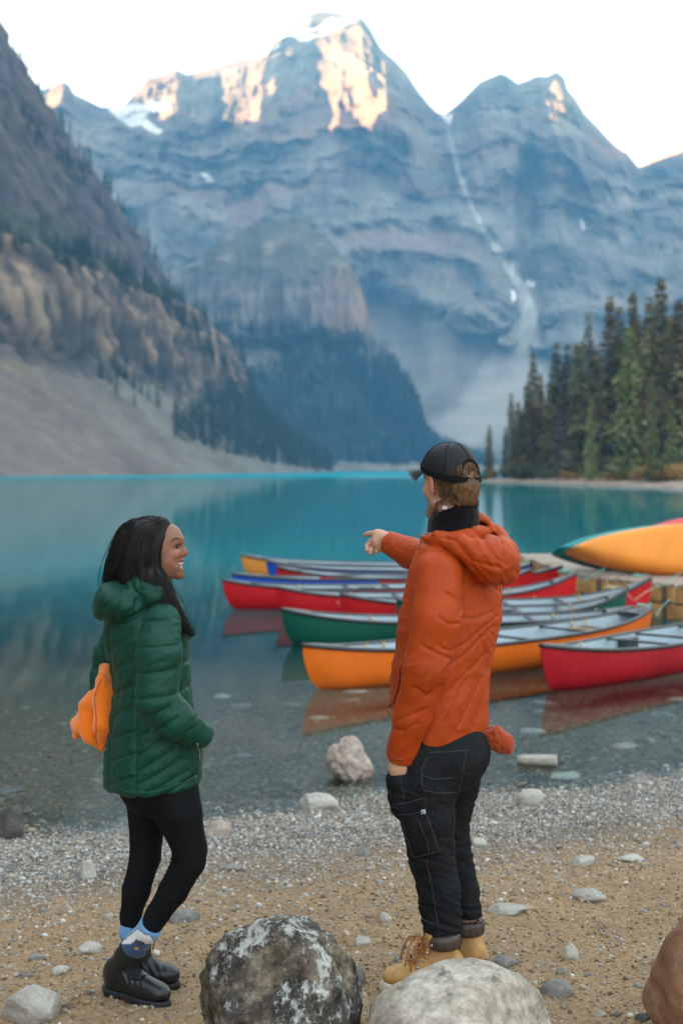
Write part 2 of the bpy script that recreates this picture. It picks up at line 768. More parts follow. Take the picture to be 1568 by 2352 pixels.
def in_poly(x, y, poly):
    x, y = np.asarray(x, float), np.asarray(y, float)
    c = np.zeros(x.shape, bool)
    for (x0, y0), (x1, y1) in zip(poly, poly[1:] + poly[:1]):
        c ^= ((y0 > y) != (y1 > y)) & (x < (x1 - x0) * (y - y0) / (y1 - y0 + 1e-9) + x0)
    return c


def dist_line(x, y, pts):
    d = np.full(np.shape(x), 1e9)
    for (x0, y0), (x1, y1) in zip(pts, pts[1:]):
        L = (x1 - x0) ** 2 + (y1 - y0) ** 2
        t = np.clip(((x - x0) * (x1 - x0) + (y - y0) * (y1 - y0)) / L, 0, 1)
        d = np.minimum(d, np.hypot(x - x0 - t * (x1 - x0), y - y0 - t * (y1 - y0)))
    return d


# ---- the big wall at the head of the lake: ridge line, cliffs, ledges, couloirs and scree
MAIN_SKY = [(-2600, 500), (-1900, 300), (-1500, 150), (-1000, 85), (-650, 75), (-300, 95), (-60, 150), (60, 190), (100, 206), (130, 195), (146, 187), (160, 196),  # leftmost ridge is out of view, its height shaped to shade the lower wall
            (170, 216), (200, 230), (235, 247), (262, 243), (288, 237), (310, 215), (340, 180), (372, 172), (405, 160), (432, 172), (470, 160), (500, 152),
            (545, 140), (577, 131), (600, 108), (622, 92), (640, 72), (660, 60), (690, 40), (715, 30), (745, 26), (775, 31), (808, 42), (828, 39),
            (840, 52), (853, 72), (868, 100), (880, 117), (905, 138), (932, 166), (950, 195), (962, 212), (985, 240), (1003, 258), (1020, 263),
            (1035, 252), (1062, 229), (1082, 208), (1102, 188), (1130, 176), (1150, 168), (1165, 175), (1188, 192), (1208, 186), (1232, 174),
            (1255, 176), (1278, 164), (1296, 180), (1302, 205), (1320, 225), (1342, 262), (1370, 290), (1402, 326), (1425, 345), (1440, 352),
            (1466, 385), (1490, 376), (1520, 364), (1568, 348), (1700, 300), (1900, 380), (2300, 600)]
MAIN_RIB = [(-2600, 0), (60, 0), (140, 30), (240, 0), (292, 40), (405, 140), (440, 130), (490, 70), (505, 60), (592, 150), (606, 120), (705, 0),
            (722, 0), (800, 150), (885, 330), (905, 260), (960, 110), (1018, 0), (1030, 0), (1150, 90), (1215, 120), (1285, 165), (1302, 150), (1400, 60), (1470, 0), (1700, 60), (2300, 0)]


def head_wall():
    px = np.concatenate([np.arange(-2600, 60, 34), np.arange(60, 1600, 3.0), np.arange(1600, 2300, 30)])
    u = (px - CX) / F
    Yr = interp(px, [(-2600, 2500), (-1000, 2650), (-300, 2750), (60, 2750), (146, 2620), (240, 2800), (745, 2850), (1020, 2700), (1280, 2650), (1468, 2600), (2300, 2300)])
    zr = CAMH + (HZ - interp(px, MAIN_SKY)) / F * Yr
    Yb = interp(px, [(-2600, 1400), (0, 1750), (900, 1800), (1600, 1700), (2300, 1500)])
    nr = 400
    v = np.linspace(0, 1, nr)[:, None]
    Z = zr * (1 - v) - 4 * v
    # scree apron: 33 degrees up to zs, then cliffs
    sy = interp(px, [(-2600, 700), (400, 700), (500, 760), (640, 790), (780, 770), (850, 700), (900, 715), (960, 750), (1020, 770), (1100, 800), (1180, 805), (1205, 690),
                     (1222, 645), (1245, 690), (1270, 745), (1330, 810), (1450, 790), (1568, 760), (2300, 700)])
    el = (HZ - sy) / F
    zs = el * Yb / (1 - el / 0.65)
    low = np.minimum(Z, zs)
    span = np.maximum(zr - zs, 1)
    hi = np.clip((Z - zs) / span, 0, 1)
    Y = Yb + np.maximum(low, 0) / 0.65
    Ys = Yb + zs / 0.65
    Y = Y + (Yr - Ys) * (0.75 * hi + 0.25 * hi ** 2.2)
    PX = np.broadcast_to(px, Y.shape)
    cl = sstep(0.0, 0.12, hi) * sstep(0, 0.04, v)          # cliffs only, ridge line untouched
    top = sstep(0.42, 0.72, hi)
    X = u * Y
    p = np.stack([X, Y * 0 + 0, Z], -1).reshape(-1, 3)
    sh = Y.shape
    q = p * np.array([1, 1, 1])
    wob = fbm(q / 300, 3, 3).reshape(sh) * 60
    rib = interp((PX + wob * 0.35).ravel(), MAIN_RIB).reshape(sh)
    fwd = rib * top
    gul = fbm(np.stack([p[:, 0] / 62, 0 * p[:, 0] + 2, p[:, 2] / 330], -1), 4, 11, 0.55, ridged=True).reshape(sh)
    gul2 = fbm(np.stack([p[:, 0] / 190, 0 * p[:, 0] + 7, p[:, 2] / 700], -1), 2, 23, 0.5).reshape(sh)
    fwd = fwd + gul * (22 + 30 * top) + gul2 * 130 * (1 - top)
    zt = Z + X * 0.10 + fbm(p / 230, 4, 31).reshape(sh) * 130
    for per, am in ((88, 25), (37, 10)):
        ph = (zt / per) % 1
        fwd = fwd + am * (sstep(0.0, 0.75, ph) - ph) * 2.2
    fwd = fwd + fbm(p / 42, 4, 41).reshape(sh) * 30 + fbm(np.stack([p[:, 0] / 24, 0 * p[:, 0], p[:, 2] / 90], -1), 3, 43, 0.5, ridged=True).reshape(sh) * 14
    D = fwd * cl
    # couloir from the notch down to the scree fan
    Pyx = HZ - (Z - CAMH) / np.maximum(Y, 1) * F
    cou = dist_line(PX, Pyx, [(1020, 262), (1030, 300), (1052, 390), (1075, 460), (1110, 525), (1150, 585), (1180, 630), (1200, 665), (1213, 720), (1212, 780)])
    wid = np.interp(Pyx, [260, 300, 420, 520, 640, 700, 740, 800], [7, 5, 7, 8, 14, 30, 24, 40])
    D -= 9 * np.exp(-(cou / (wid * 1.3)) ** 2) * cl
    isl = np.zeros(sh)
    # low crags standing out of the scree
    for (cx, cy, rx, ry) in ((1105, 735, 78, 42), (1160, 785, 30, 18), (1240, 795, 26, 9), (1340, 770, 90, 55), (1260, 730, 22, 22)):
        rr = ((PX - cx) / rx) ** 2 + ((Pyx - cy) / ry) ** 2 + fbm(p / 60, 3, 53).reshape(sh) * 0.9
        isl = np.maximum(isl, sstep(1.15, 0.75, rr))
    D += isl * (35 + gul * 22)
    low2 = 1 - sstep(0.0, 0.06, hi)
    D += fbm(np.stack([p[:, 0] / 120, 0 * p[:, 0], p[:, 2] / 500], -1), 3, 61).reshape(sh) * 30 * low2 * (1 - isl)
    Y2 = Y - D
    X2 = u * Y2
    Z2 = Z + fbm(p / 25, 3, 71).reshape(sh) * 5 * cl
    Z2 = CAMH + (Z2 - CAMH) * Y2 / Y     # nearer ribs stand lower than the crest behind them
    Z2[0] = zr
    # ---- colours of the rock itself
    n1 = fbm(p / 90, 4, 81).reshape(sh)
    n2 = fbm(np.stack([p[:, 0] / 400, 0 * p[:, 0], zt.ravel() / 34], -1), 3, 91).reshape(sh)
    n3 = fbm(np.stack([p[:, 0] / 40, 0 * p[:, 0], p[:, 2] / 150], -1), 3, 97).reshape(sh)
    t_ = np.clip(0.5 + 0.7 * n1 + 0.55 * n2 + 0.4 * n3, 0, 1)[..., None]
    rock = lerp(np.array([0.050, 0.054, 0.060]), np.array([0.225, 0.215, 0.20]), t_)
    pink = sstep(0.12, 0.5, fbm(np.stack([p[:, 0] / 700, 0 * p[:, 0], zt.ravel() / 75], -1), 3, 101).reshape(sh))[..., None]
    rock = lerp(rock, np.array([0.215, 0.150, 0.130]), pink * 0.75)
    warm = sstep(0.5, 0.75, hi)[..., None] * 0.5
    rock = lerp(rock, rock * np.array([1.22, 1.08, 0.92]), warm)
    scree = lerp(np.array([0.105, 0.096, 0.086]), np.array([0.19, 0.178, 0.162]), np.clip(0.5 + n3 + 0.6 * n1, 0, 1)[..., None])
    sm = (1 - sstep(0.0, 0.03, hi + n1 * 0.02)) * (1 - isl)
    sm = np.maximum(sm, sstep(1.0, 0.55, cou / wid + n3 * 0.5) * 0.9)
    fan = sstep(1.0, 0.6, np.abs(PX - 1190 + (Pyx - 800) * 0.25) / np.maximum((Pyx - 700) * 0.62, 1) + n3 * 0.4) * (Pyx > 705) * (1 - isl)
    # pale ramps between the crags
    for line, w in (([(880, 690), (960, 660), (985, 620), (1010, 590)], 9), ([(1020, 640), (1000, 680), (1015, 720)], 9), ([(1400, 640), (1440, 700), (1480, 760)], 14)):
        sm = np.maximum(sm, 0.7 * sstep(1.2, 0.5, dist_line(PX, Pyx, line) / w + n3 * 0.8))
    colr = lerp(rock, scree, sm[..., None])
    wetc = sstep(1.2, 0.5, cou / (wid * 0.85) + n3 * 0.4) * sstep(270, 330, Pyx + 0 * PX) * sstep(830, 700, Pyx)
    colr = lerp(colr, np.array([0.44, 0.45, 0.44]), 0.85 * wetc[..., None])
    colr = lerp(colr, np.array([0.30, 0.29, 0.27]), 0.75 * fan[..., None])
    low_green = sstep(1000, 1040, Pyx + n1 * 40)[..., None] * 0.6
    colr = lerp(colr, np.array([0.06, 0.085, 0.05]), low_green)
    # snow and small glaciers
    snow = np.zeros(sh, bool)
    jx, jy = PX + n3 * 14, Pyx + n1 * 12
    for poly in ([(625, 96), (655, 84), (705, 92), (760, 66), (815, 48), (800, 42), (765, 36), (748, 44), (735, 58), (690, 66), (640, 78)],
                 [(575, 134), (600, 122), (640, 106), (632, 118), (600, 134)],
                 [(240, 246), (300, 243), (385, 236), (395, 250), (352, 262), (330, 270), (378, 300), (370, 306), (330, 294), (300, 290), (270, 268)],
                 [(462, 392), (476, 398), (486, 418), (474, 418)],
                 [(1208, 644), (1230, 645), (1228, 658), (1210, 656)], [(1172, 664), (1184, 668), (1188, 688), (1178, 690)],
                 [(1003, 258), (1022, 262), (1040, 256), (1034, 290), (1020, 276)], [(1325, 505), (1334, 510), (1340, 530), (1330, 530)]):
        snow |= in_poly(jx, jy, poly)
    colr[snow] = (0.70, 0.72, 0.74)
    V = np.stack([X2, Y2, Z2], -1)
    # back slope closes the massif
    back = V[:1].copy()
    rows = [back + np.array([0, 500, 0]) * k + np.array([0, 0, -1.0]) * (zr * k)[None, :, None] for k in (1.0, 0.5, 0.2)]
    V = np.concatenate(rows + [V])
    cb = np.concatenate([np.broadcast_to(colr[:1], (3,) + colr.shape[1:]), colr])
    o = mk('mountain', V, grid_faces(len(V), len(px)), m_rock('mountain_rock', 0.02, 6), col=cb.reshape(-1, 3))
    tag(o, 'grey rock wall with two peaks, the higher one sunlit', kind='structure')
    return o


head_wall()


def far_peak():
    px = np.arange(1330, 1900, 4.0)
    u = (px - CX) / F
    Yr = 3600.0
    sk = interp(px, [(1330, 470), (1440, 420), (1469, 384), (1485, 368), (1504, 358), (1514, 338), (1521, 318), (1535, 316), (1550, 305), (1568, 290), (1640, 240), (1740, 290), (1900, 420)])
    zr = CAMH + (HZ - sk) / F * Yr
    v = np.linspace(0, 1, 120)[:, None]
    Z = zr * (1 - v)
    Y = Yr - 700 * v + 0 * Z
    X = u * Y
    p = np.stack([X, Y * 0, Z], -1).reshape(-1, 3)
    n = fbm(np.stack([p[:, 0] / 60, p[:, 1], p[:, 2] / 200], -1), 4, 7, 0.5, ridged=True).reshape(Y.shape)
    Y = Y - (n * 60 + interp(px, [(1330, 0), (1500, 0), (1560, 90), (1600, 160), (1700, 0)])) * sstep(0, 0.06, v)
    c = lerp(np.array([0.16, 0.14, 0.12]), np.array([0.32, 0.27, 0.22]), np.clip(0.5 + n, 0, 1)[..., None])
    V = np.stack([u * Y, Y, Z], -1)
    V = np.concatenate([V[:1] + np.array([0, 600, 0]) - np.array([0, 0, 1]) * zr[None, :, None], V])
    c = np.concatenate([c[:1], c])
    o = mk('mountain', V, grid_faces(len(V), len(px)), bpy.data.materials['mountain_rock'], col=c.reshape(-1, 3))
    tag(o, 'sunlit pale peak behind the notch beyond the conifers', kind='structure')


far_peak()

# ---- the rounded spur in the middle with a forested foot
SPUR_SKY = [(200, 700), (350, 640), (450, 600), (520, 540), (600, 508), (680, 500), (750, 545), (800, 600), (838, 690), (858, 775), (880, 800), (910, 835),
            (945, 885), (966, 935), (975, 985), (1000, 1015), (1060, 1045), (1120, 1064), (1200, 1076), (1300, 1082)]
SPUR = {}


def spur():
    px = np.arange(200, 1300, 3.2)
    u = (px - CX) / F
    Yr = interp(px, [(200, 1800), (700, 1720), (860, 1640), (1000, 1600), (1300, 1560)])
    Yb = interp(px, [(200, 1300), (560, 1330), (760, 1380), (1000, 1420), (1300, 1480)])
    zr = CAMH + (HZ - interp(px, SPUR_SKY)) / F * Yr
    v = np.linspace(0, 1, 260)[:, None]
    Z = zr * (1 - v) - 4 * v
    h = np.clip(Z / 330, 0, 1)
    g = interp(np.clip(Z / np.maximum(zr, 1), 0, 1).ravel(), [(0, 0), (0.30, 0.38), (0.42, 0.55), (0.72, 0.70), (0.86, 0.84), (1, 1)]).reshape(Z.shape)
    Y = Yb + (Yr - Yb) * g
    X = u * Y
    p = np.stack([X, Y * 0, Z], -1).reshape(-1, 3)
    gul = fbm(np.stack([p[:, 0] / 30, p[:, 1], p[:, 2] / 200], -1), 4, 11, 0.55, ridged=True).reshape(Y.shape)
    n1 = fbm(p / 40, 4, 21).reshape(Y.shape)
    n2 = fbm(np.stack([p[:, 0] / 200, p[:, 1], p[:, 2] / 18], -1), 3, 31).reshape(Y.shape)
    PY = HZ - (Z - CAMH) / Y * F
    cliff = sstep(600, 650, PY + n1 * 40) * sstep(800, 760, PY + n1 * 40)
    Y = Y - (gul * (10 + 26 * cliff) + n1 * 8 + 18 * cliff) * sstep(0, 0.04, v)
    t_ = np.clip(0.45 + n1 + 0.6 * n2, 0, 1)[..., None]
    rock = lerp(np.array([0.065, 0.068, 0.076]), np.array([0.20, 0.18, 0.165]), t_)
    rock = lerp(rock, np.array([0.24, 0.165, 0.13]), (sstep(0.1, 0.45, gul + n1 * 0.4) * cliff * sstep(700, 840, np.broadcast_to(px, Y.shape)))[..., None])
    veg = lerp(np.array([0.06, 0.068, 0.056]), np.array([0.13, 0.125, 0.105]), np.clip(0.5 + n1 * 1.2, 0, 1)[..., None])
    c = lerp(veg, rock, np.maximum(cliff, sstep(0.1, 0.5, n1 + n2 * 0.5))[..., None])
    forest = sstep(780, 860, PY + n1 * 50 - 20)
    c = lerp(c, np.array([0.035, 0.05, 0.032]), forest[..., None])
    PXX = np.broadcast_to(px, Y.shape)
    sc = in_poly(PXX + n1 * 30, PY + n2 * 30, [(520, 740), (555, 770), (600, 800), (650, 815), (640, 835), (585, 840), (530, 810)])
    c[sc] = (0.19, 0.18, 0.165)
    strip = sstep(1055, 1066, PY + n1 * 8) * sstep(1084, 1078, PY)
    c = lerp(c, np.array([0.22, 0.19, 0.15]), strip[..., None] * 0.8)
    V = np.stack([u * Y, Y, Z], -1)
    SPUR['V'], SPUR['PX'], SPUR['PY'] = V.copy(), PXX, PY
    V = np.concatenate([V[:1] + np.array([0, 160, 0]) - np.array([0, 0, 1]) * zr[None, :, None] * 0.4, V])
    c = np.concatenate([c[:1], c])
    o = mk('hill', V, grid_faces(len(V), len(px)), m_rock('spur_rock', 0.06, 3), col=c.reshape(-1, 3))
    tag(o, 'rounded rock spur with dark forested foot at the head of the lake', kind='structure')


spur()

# ---- the steep valley side along the left shore
SHORE_L = [(-900, -420), (-500, -300), (-100, -190), (150, -135), (394, -96), (470, -82), (558, -62), (700, -46), (837, -30), (950, -12), (1040, -4), (1110, -8), (1160, -40), (1260, -120), (1600, -420), (2000, -520), (2700, -690), (3000, -760)]  # carried on out of view at both ends to keep sun off the valley
SIDE_F = [(-40, -14), (0, -0.5), (62, 44), (70, 52), (78, 78), (90, 98), (98, 104), (122, 118), (128, 126), (150, 162), (186, 213), (240, 286), (330, 425), (430, 570), (560, 640)]
SIDE = {}


def left_side():
    yy = np.concatenate([np.arange(-900, 340, 26), np.arange(340, 1180, 2.7), np.arange(1180, 3000, 18)])
    ss = np.concatenate([[-40, -20, -8], np.arange(-3, 215, 0.9), np.arange(216, 560, 6)])
    S, Y = np.meshgrid(ss, yy)
    shore = interp(Y.ravel(), [(y, x) for y, x in SHORE_L]).reshape(Y.shape)
    p0 = np.stack([S, Y, 0 * S], -1).reshape(-1, 3)
    k = interp(Y.ravel(), [(-900, 0.75), (394, 0.92), (560, 1.0), (700, 1.25), (850, 1.22), (1000, 1.06), (1100, 1.05), (1600, 1.0)]).reshape(Y.shape)
    Sk = S * k
    # stepped buttresses and recesses along the wall
    w = fbm(np.stack([p0[:, 0] / 90, p0[:, 1] / 34, 0 * p0[:, 0]], -1), 4, 4, 0.6).reshape(S.shape)
    w = 0.35 * w + 0.65 * np.round(w * 5) / 5
    Z = interp((Sk + w * 9 * sstep(18, 60, Sk)).ravel(), SIDE_F).reshape(S.shape)
    Z = np.where(Sk > 60, Z * interp(Y.ravel(), [(-900, 1.5), (200, 1.2), (500, 1.0), (1150, 1.0), (1500, 1.18), (3000, 1.18)]).reshape(S.shape), Z)  # unseen stretches raised so their crest blocks the low sun
    X = shore - S
    p = np.stack([X, Y, Z], -1).reshape(-1, 3)
    inner = sstep(15, 70, Sk)
    gul = fbm(np.stack([p[:, 0] / 60, p[:, 1] / 11, p[:, 2] / 60], -1), 5, 14, 0.62, ridged=True).reshape(S.shape)
    n1 = fbm(p / 16, 4, 24).reshape(S.shape)
    n2 = fbm(np.stack([p[:, 0] / 90, p[:, 1] / 90, p[:, 2] / 7], -1), 3, 34).reshape(S.shape)
    cliffz = sstep(46, 60, Z + n1 * 12) * sstep(112, 98, Z + n1 * 10)
    X2 = X + gul * (3.5 + 4 * cliffz) * inner + n1 * 4.5 * inner + n2 * 2.5 * cliffz * inner
    lw = fbm(p / 5, 3, 44).reshape(S.shape)
    X2 = X2 + lw * 1.6 * inner
    Y2 = Y - gul * 4 * cliffz * inner
    Z2 = Z + n2 * 2.2 * inner + fbm(p / 30, 2, 54).reshape(S.shape) * 1.5 * (1 - inner) * sstep(0, 10, Sk)
    # rock colours
    vst = fbm(np.stack([p[:, 0] / 30, p[:, 1] / 9, p[:, 2] / 60], -1), 4, 64).reshape(S.shape)
    t_ = np.clip(0.42 + 0.9 * vst + 0.5 * n1 + 0.25 * n2, 0, 1)[..., None]
    t_ = np.clip((t_ - 0.35) * 1.9, 0, 1)
    buff = lerp(np.array([0.036, 0.033, 0.037]), np.array([0.29, 0.21, 0.145]), np.clip(t_ + 0.35 * n2[..., None] + 0.25 * gul[..., None], 0, 1))
    grey = lerp(np.array([0.03, 0.03, 0.037]), np.array([0.145, 0.115, 0.108]), np.clip(0.36 + 0.9 * n1 + 0.5 * vst, 0, 1)[..., None])
    c = lerp(grey, buff, (cliffz * 0.95)[..., None])
    brown = fbm(np.stack([p[:, 0] / 60, p[:, 1] / 60, p[:, 2] / 40], -1), 3, 74).reshape(S.shape)
    scr = lerp(np.array([0.115, 0.09, 0.077]), np.array([0.185, 0.15, 0.128]), np.clip(0.5 + brown + 0.5 * lw, 0, 1)[..., None])
    grn = sstep(520, 600, Y)[..., None] * np.clip(0.6 + brown * 1.4, 0, 1)[..., None]
    scr = lerp(scr, np.array([0.155, 0.16, 0.13]), grn * 0.8)
    sm = sstep(66, 54, Sk + n1 * 9)
    c = lerp(c, scr, sm[..., None])
    moss = sstep(0.25, 0.5, fbm(p / 22, 3, 84).reshape(S.shape)) * sstep(40, 60, Sk) * sstep(75, 60, Sk)
    c = lerp(c, np.array([0.17, 0.14, 0.05]), moss[..., None] * 0.8)
    bench = sstep(98, 104, Z + n1 * 6) * sstep(132, 116, Z + n1 * 8)
    c = lerp(c, np.array([0.05, 0.062, 0.04]), bench[..., None] * 0.85)
    V = np.stack([X2, Y2, Z2], -1)
    SIDE.update(V=V, S=S, Sk=Sk, Y=Y, Z=Z2)
    o = mk('mountain', V, grid_faces(*S.shape), m_rock('cliff_rock', 0.16, 1.2), col=c.reshape(-1, 3))
    tag(o, 'steep dark mountainside with buff cliffs and scree along the left shore', kind='structure')


left_side()


# ---- wooded land on the right shore
SHORE_R = [(60, 150), (100, 75), (140, 42), (156, 37.2), (190, 31), (225, 25), (240, 22), (246, 26), (255, 40), (300, 60), (500, 90), (900, 160), (1500, 190), (1900, 200)]


def right_land():
    yy = np.concatenate([np.arange(60, 130, 5), np.arange(130, 262, 0.8), grow(262, 1900, 2, 1.12)])
    ss = np.concatenate([[-30, -12, -4], np.arange(-1.5, 40, 0.5), grow(40, 1200, 2, 1.15)])
    S, Y = np.meshgrid(ss, yy)
    sx = interp(Y.ravel(), [(y, x) for y, x in SHORE_R]).reshape(Y.shape)
    X = sx + S
    p = np.stack([X, Y, 0 * X], -1).reshape(-1, 3)
    Z = interp(S.ravel(), [(-30, -8), (-4, -1.2), (0, -0.05), (3, 0.45), (7, 0.8), (20, 1.6), (60, 5), (400, 120), (1300, 500)]).reshape(S.shape)
    Z = Z + fbm(p / 3, 3, 6).reshape(S.shape) * 0.18 + fbm(p * 1.2, 2, 8).reshape(S.shape) * 0.06
    n = fbm(p / 2.0, 3, 16).reshape(S.shape)
    c = lerp(np.array([0.24, 0.17, 0.13]), np.array([0.40, 0.31, 0.25]), np.clip(0.5 + n, 0, 1)[..., None])
    c = lerp(c, np.array([0.085, 0.075, 0.035]), sstep(4.5, 7.5, S + n * 3)[..., None])
    c = lerp(c, np.array([0.05, 0.045, 0.03]), sstep(0.5, -0.3, S)[..., None])
    o = mk('shore', np.stack([X, Y, Z], -1), grid_faces(*S.shape), m_rock('shore_soil', 1.2, 0.1), col=c.reshape(-1, 3))
    tag(o, 'low wooded point with a bare pale bank on the right shore', kind='structure')


right_land()


def right_z(x, y):
    s = x - interp(y, [(a, b) for a, b in SHORE_R])
    return float(interp(s, [(-30, -8), (-4, -1.2), (0, -0.05), (3, 0.45), (7, 0.8), (20, 1.6), (60, 5), (400, 120), (1300, 500)]))


# ---- the air of the valley
def haze():
    m = bpy.data.materials.new('valley_air')
    m.use_nodes = True
    t = m.node_tree
    t.nodes.clear()
    o = t.nodes.new('ShaderNodeOutputMaterial')
    pv = t.nodes.new('ShaderNodeVolumePrincipled')
    pv.inputs['Density'].default_value = 0.00021
    pv.inputs['Color'].default_value = (0.20, 0.56, 1.0, 1)
    pv.inputs['Absorption Color'].default_value = (0.6, 0.6, 0.6, 1)      # hardly soaks up light
    pv.inputs['Anisotropy'].default_value = 0.0
    t.links.new(pv.outputs[0], o.inputs['Volume'])
    b = MB()
    b.box((50, 1500, 640), (5800, 5400, 1304))
    h = b.build('haze', m)
    tag(h, 'thin blue haze filling the valley', kind='stuff')


haze()

# ================================================================ trees
def conifer_mesh(seed, R=0.085, whorls=46, per=7, sprays=8, ragged=0.35, h0=0.06, size=0.030, bare=0.0):
    """leaf-sized faces of a slim spruce one unit tall"""
    r = np.random.default_rng(seed)
    tri = []
    lean = r.normal(0, 0.006, 2)
    for i in range(whorls):
        t = (i + r.uniform(-0.3, 0.3)) / whorls
        h = h0 + (1 - h0) * max(t, 0)
        prof = (1 - h) ** 0.72 * (0.55 + 0.45 * min(1, h / 0.16)) * (1 + 0.28 * math.sin(h * 23 + seed)) + 0.025
        a0 = r.uniform(0, 6.28)
        for k in range(per):
            if r.random() < 0.10 + bare:
                continue
            a = a0 + k * 6.283 / per + r.uniform(-0.35, 0.35)
            L = R * prof * r.uniform(1 - ragged, 1 + ragged * 0.7)
            droop = 0.55 - 0.9 * h + r.uniform(-0.12, 0.12)
            d = np.array([math.cos(a), math.sin(a)])
            for j in range(sprays):
                s = (j + r.uniform(0.2, 0.9)) / sprays
                c = np.array([d[0] * L * s + lean[0] * h, d[1] * L * s + lean[1] * h, h - droop * L * s - 0.25 * L * s * s])
                w = size * (1.15 - 0.55 * s) * r.uniform(0.7, 1.3) * (0.45 + 0.55 * (1 - h) ** 0.5)
                side = np.array([-d[1], d[0], 0]) * r.choice((-1, 1))
                p1 = c + np.array([d[0], d[1], -0.25]) * w * 0.6 + side * w * r.uniform(0.5, 1.0) + np.array([0, 0, -w * r.uniform(0.1, 0.9)])
                p2 = c + np.array([d[0], d[1], 0]) * w * 1.1 - side * w * r.uniform(0.1, 0.6) + np.array([0, 0, -w * r.uniform(0.0, 0.5)])
                tri.append((c, p1, p2))
    V = np.array(tri).reshape(-1, 3)
    return V, np.arange(len(V)).reshape(-1, 3)


def m_needles(name, a, b, scale=3.0):
    t = NT(name)
    oi = t.n('ObjectInfo')
    n = t.noise(scale, 4, 0.6)
    c = t.ramp(n, [(0.3, a), (0.72, b)])
    hs = t.n('HueSaturation')
    t.l(c, hs.inputs['Color'])
    hs.inputs['Saturation'].default_value = 0.9
    t.l(t.math('MULTIPLY_ADD', oi.outputs['Random'], 0.7), hs.inputs['Value'])
    hs.inputs['Value'].links[0].from_node.inputs[2].default_value = 0.65
    t.base(hs.outputs[0]).set(Roughness=0.8, Specular_IOR_Level=0.25)
    return t.m


M_OLIVE = m_needles('olive_needles', (0.105, 0.105, 0.042), (0.29, 0.255, 0.10), 9)
M_BROWN = m_needles('rusty_needles', (0.13, 0.098, 0.048), (0.33, 0.225, 0.10), 9)
M_LIME = m_needles('fresh_needles', (0.12, 0.155, 0.045), (0.30, 0.33, 0.10), 9)
M_DEAD = m_needles('dead_twigs', (0.10, 0.095, 0.085), (0.26, 0.245, 0.22), 9)
M_FARN = m_needles('far_needles', (0.016, 0.030, 0.020), (0.040, 0.055, 0.030), 3)
M_BARK = simple('bark', (0.085, 0.062, 0.045), 0.9, 0.35, 12, 0.5, 30, 0.02)

trunk_v = MB()
trunk_v.tube([(0, 0, -0.03), (0.002, 0, 0.2), (0.0, 0.001, 0.55), (0, 0, 0.97)], [0.0125, 0.0105, 0.0065, 0.0012], 7)
_trunk = trunk_v.build('trunk', M_BARK)
TRUNK_ME = _trunk.data
bpy.data.objects.remove(_trunk)
CROWN = {}
for key, kw in {'slim': dict(R=0.095, seed=3), 'slim_b': dict(R=0.115, seed=11, whorls=50), 'broad': dict(R=0.15, seed=5, per=8, whorls=54), 'broad_b': dict(R=0.165, seed=8, per=8, whorls=48),
                'dead': dict(R=0.08, seed=21, per=6, sprays=6, bare=0.35, ragged=0.6, h0=0.1), 'young': dict(R=0.14, seed=31, per=8, whorls=40)}.items():
    Vc, Fc = conifer_mesh(**kw)
    _c = mk('crown', Vc, Fc, M_OLIVE, smooth=False)
    CROWN[key] = _c.data
    bpy.data.objects.remove(_c)


def tree(x, y, z, H, shape, mat, label, group, rz=0.0, wide=1.0):
    t = empty('conifer_tree', (x, y, z - 0.1), label, 'tree', group)
    for nm, me in (('trunk', TRUNK_ME), ('crown', CROWN[shape])):
        o = bpy.data.objects.new(nm, me)
        COL.objects.link(o)
        o.parent = t
        o.scale = (H * wide, H * wide, H)
        o.rotation_euler = (0, 0, rz)
        if nm == 'crown' and mat is not M_OLIVE:
            o.material_slots[0].link = 'OBJECT'
            o.material_slots[0].material = mat
    return t


G_R = 'conifers on the wooded point of the right shore'
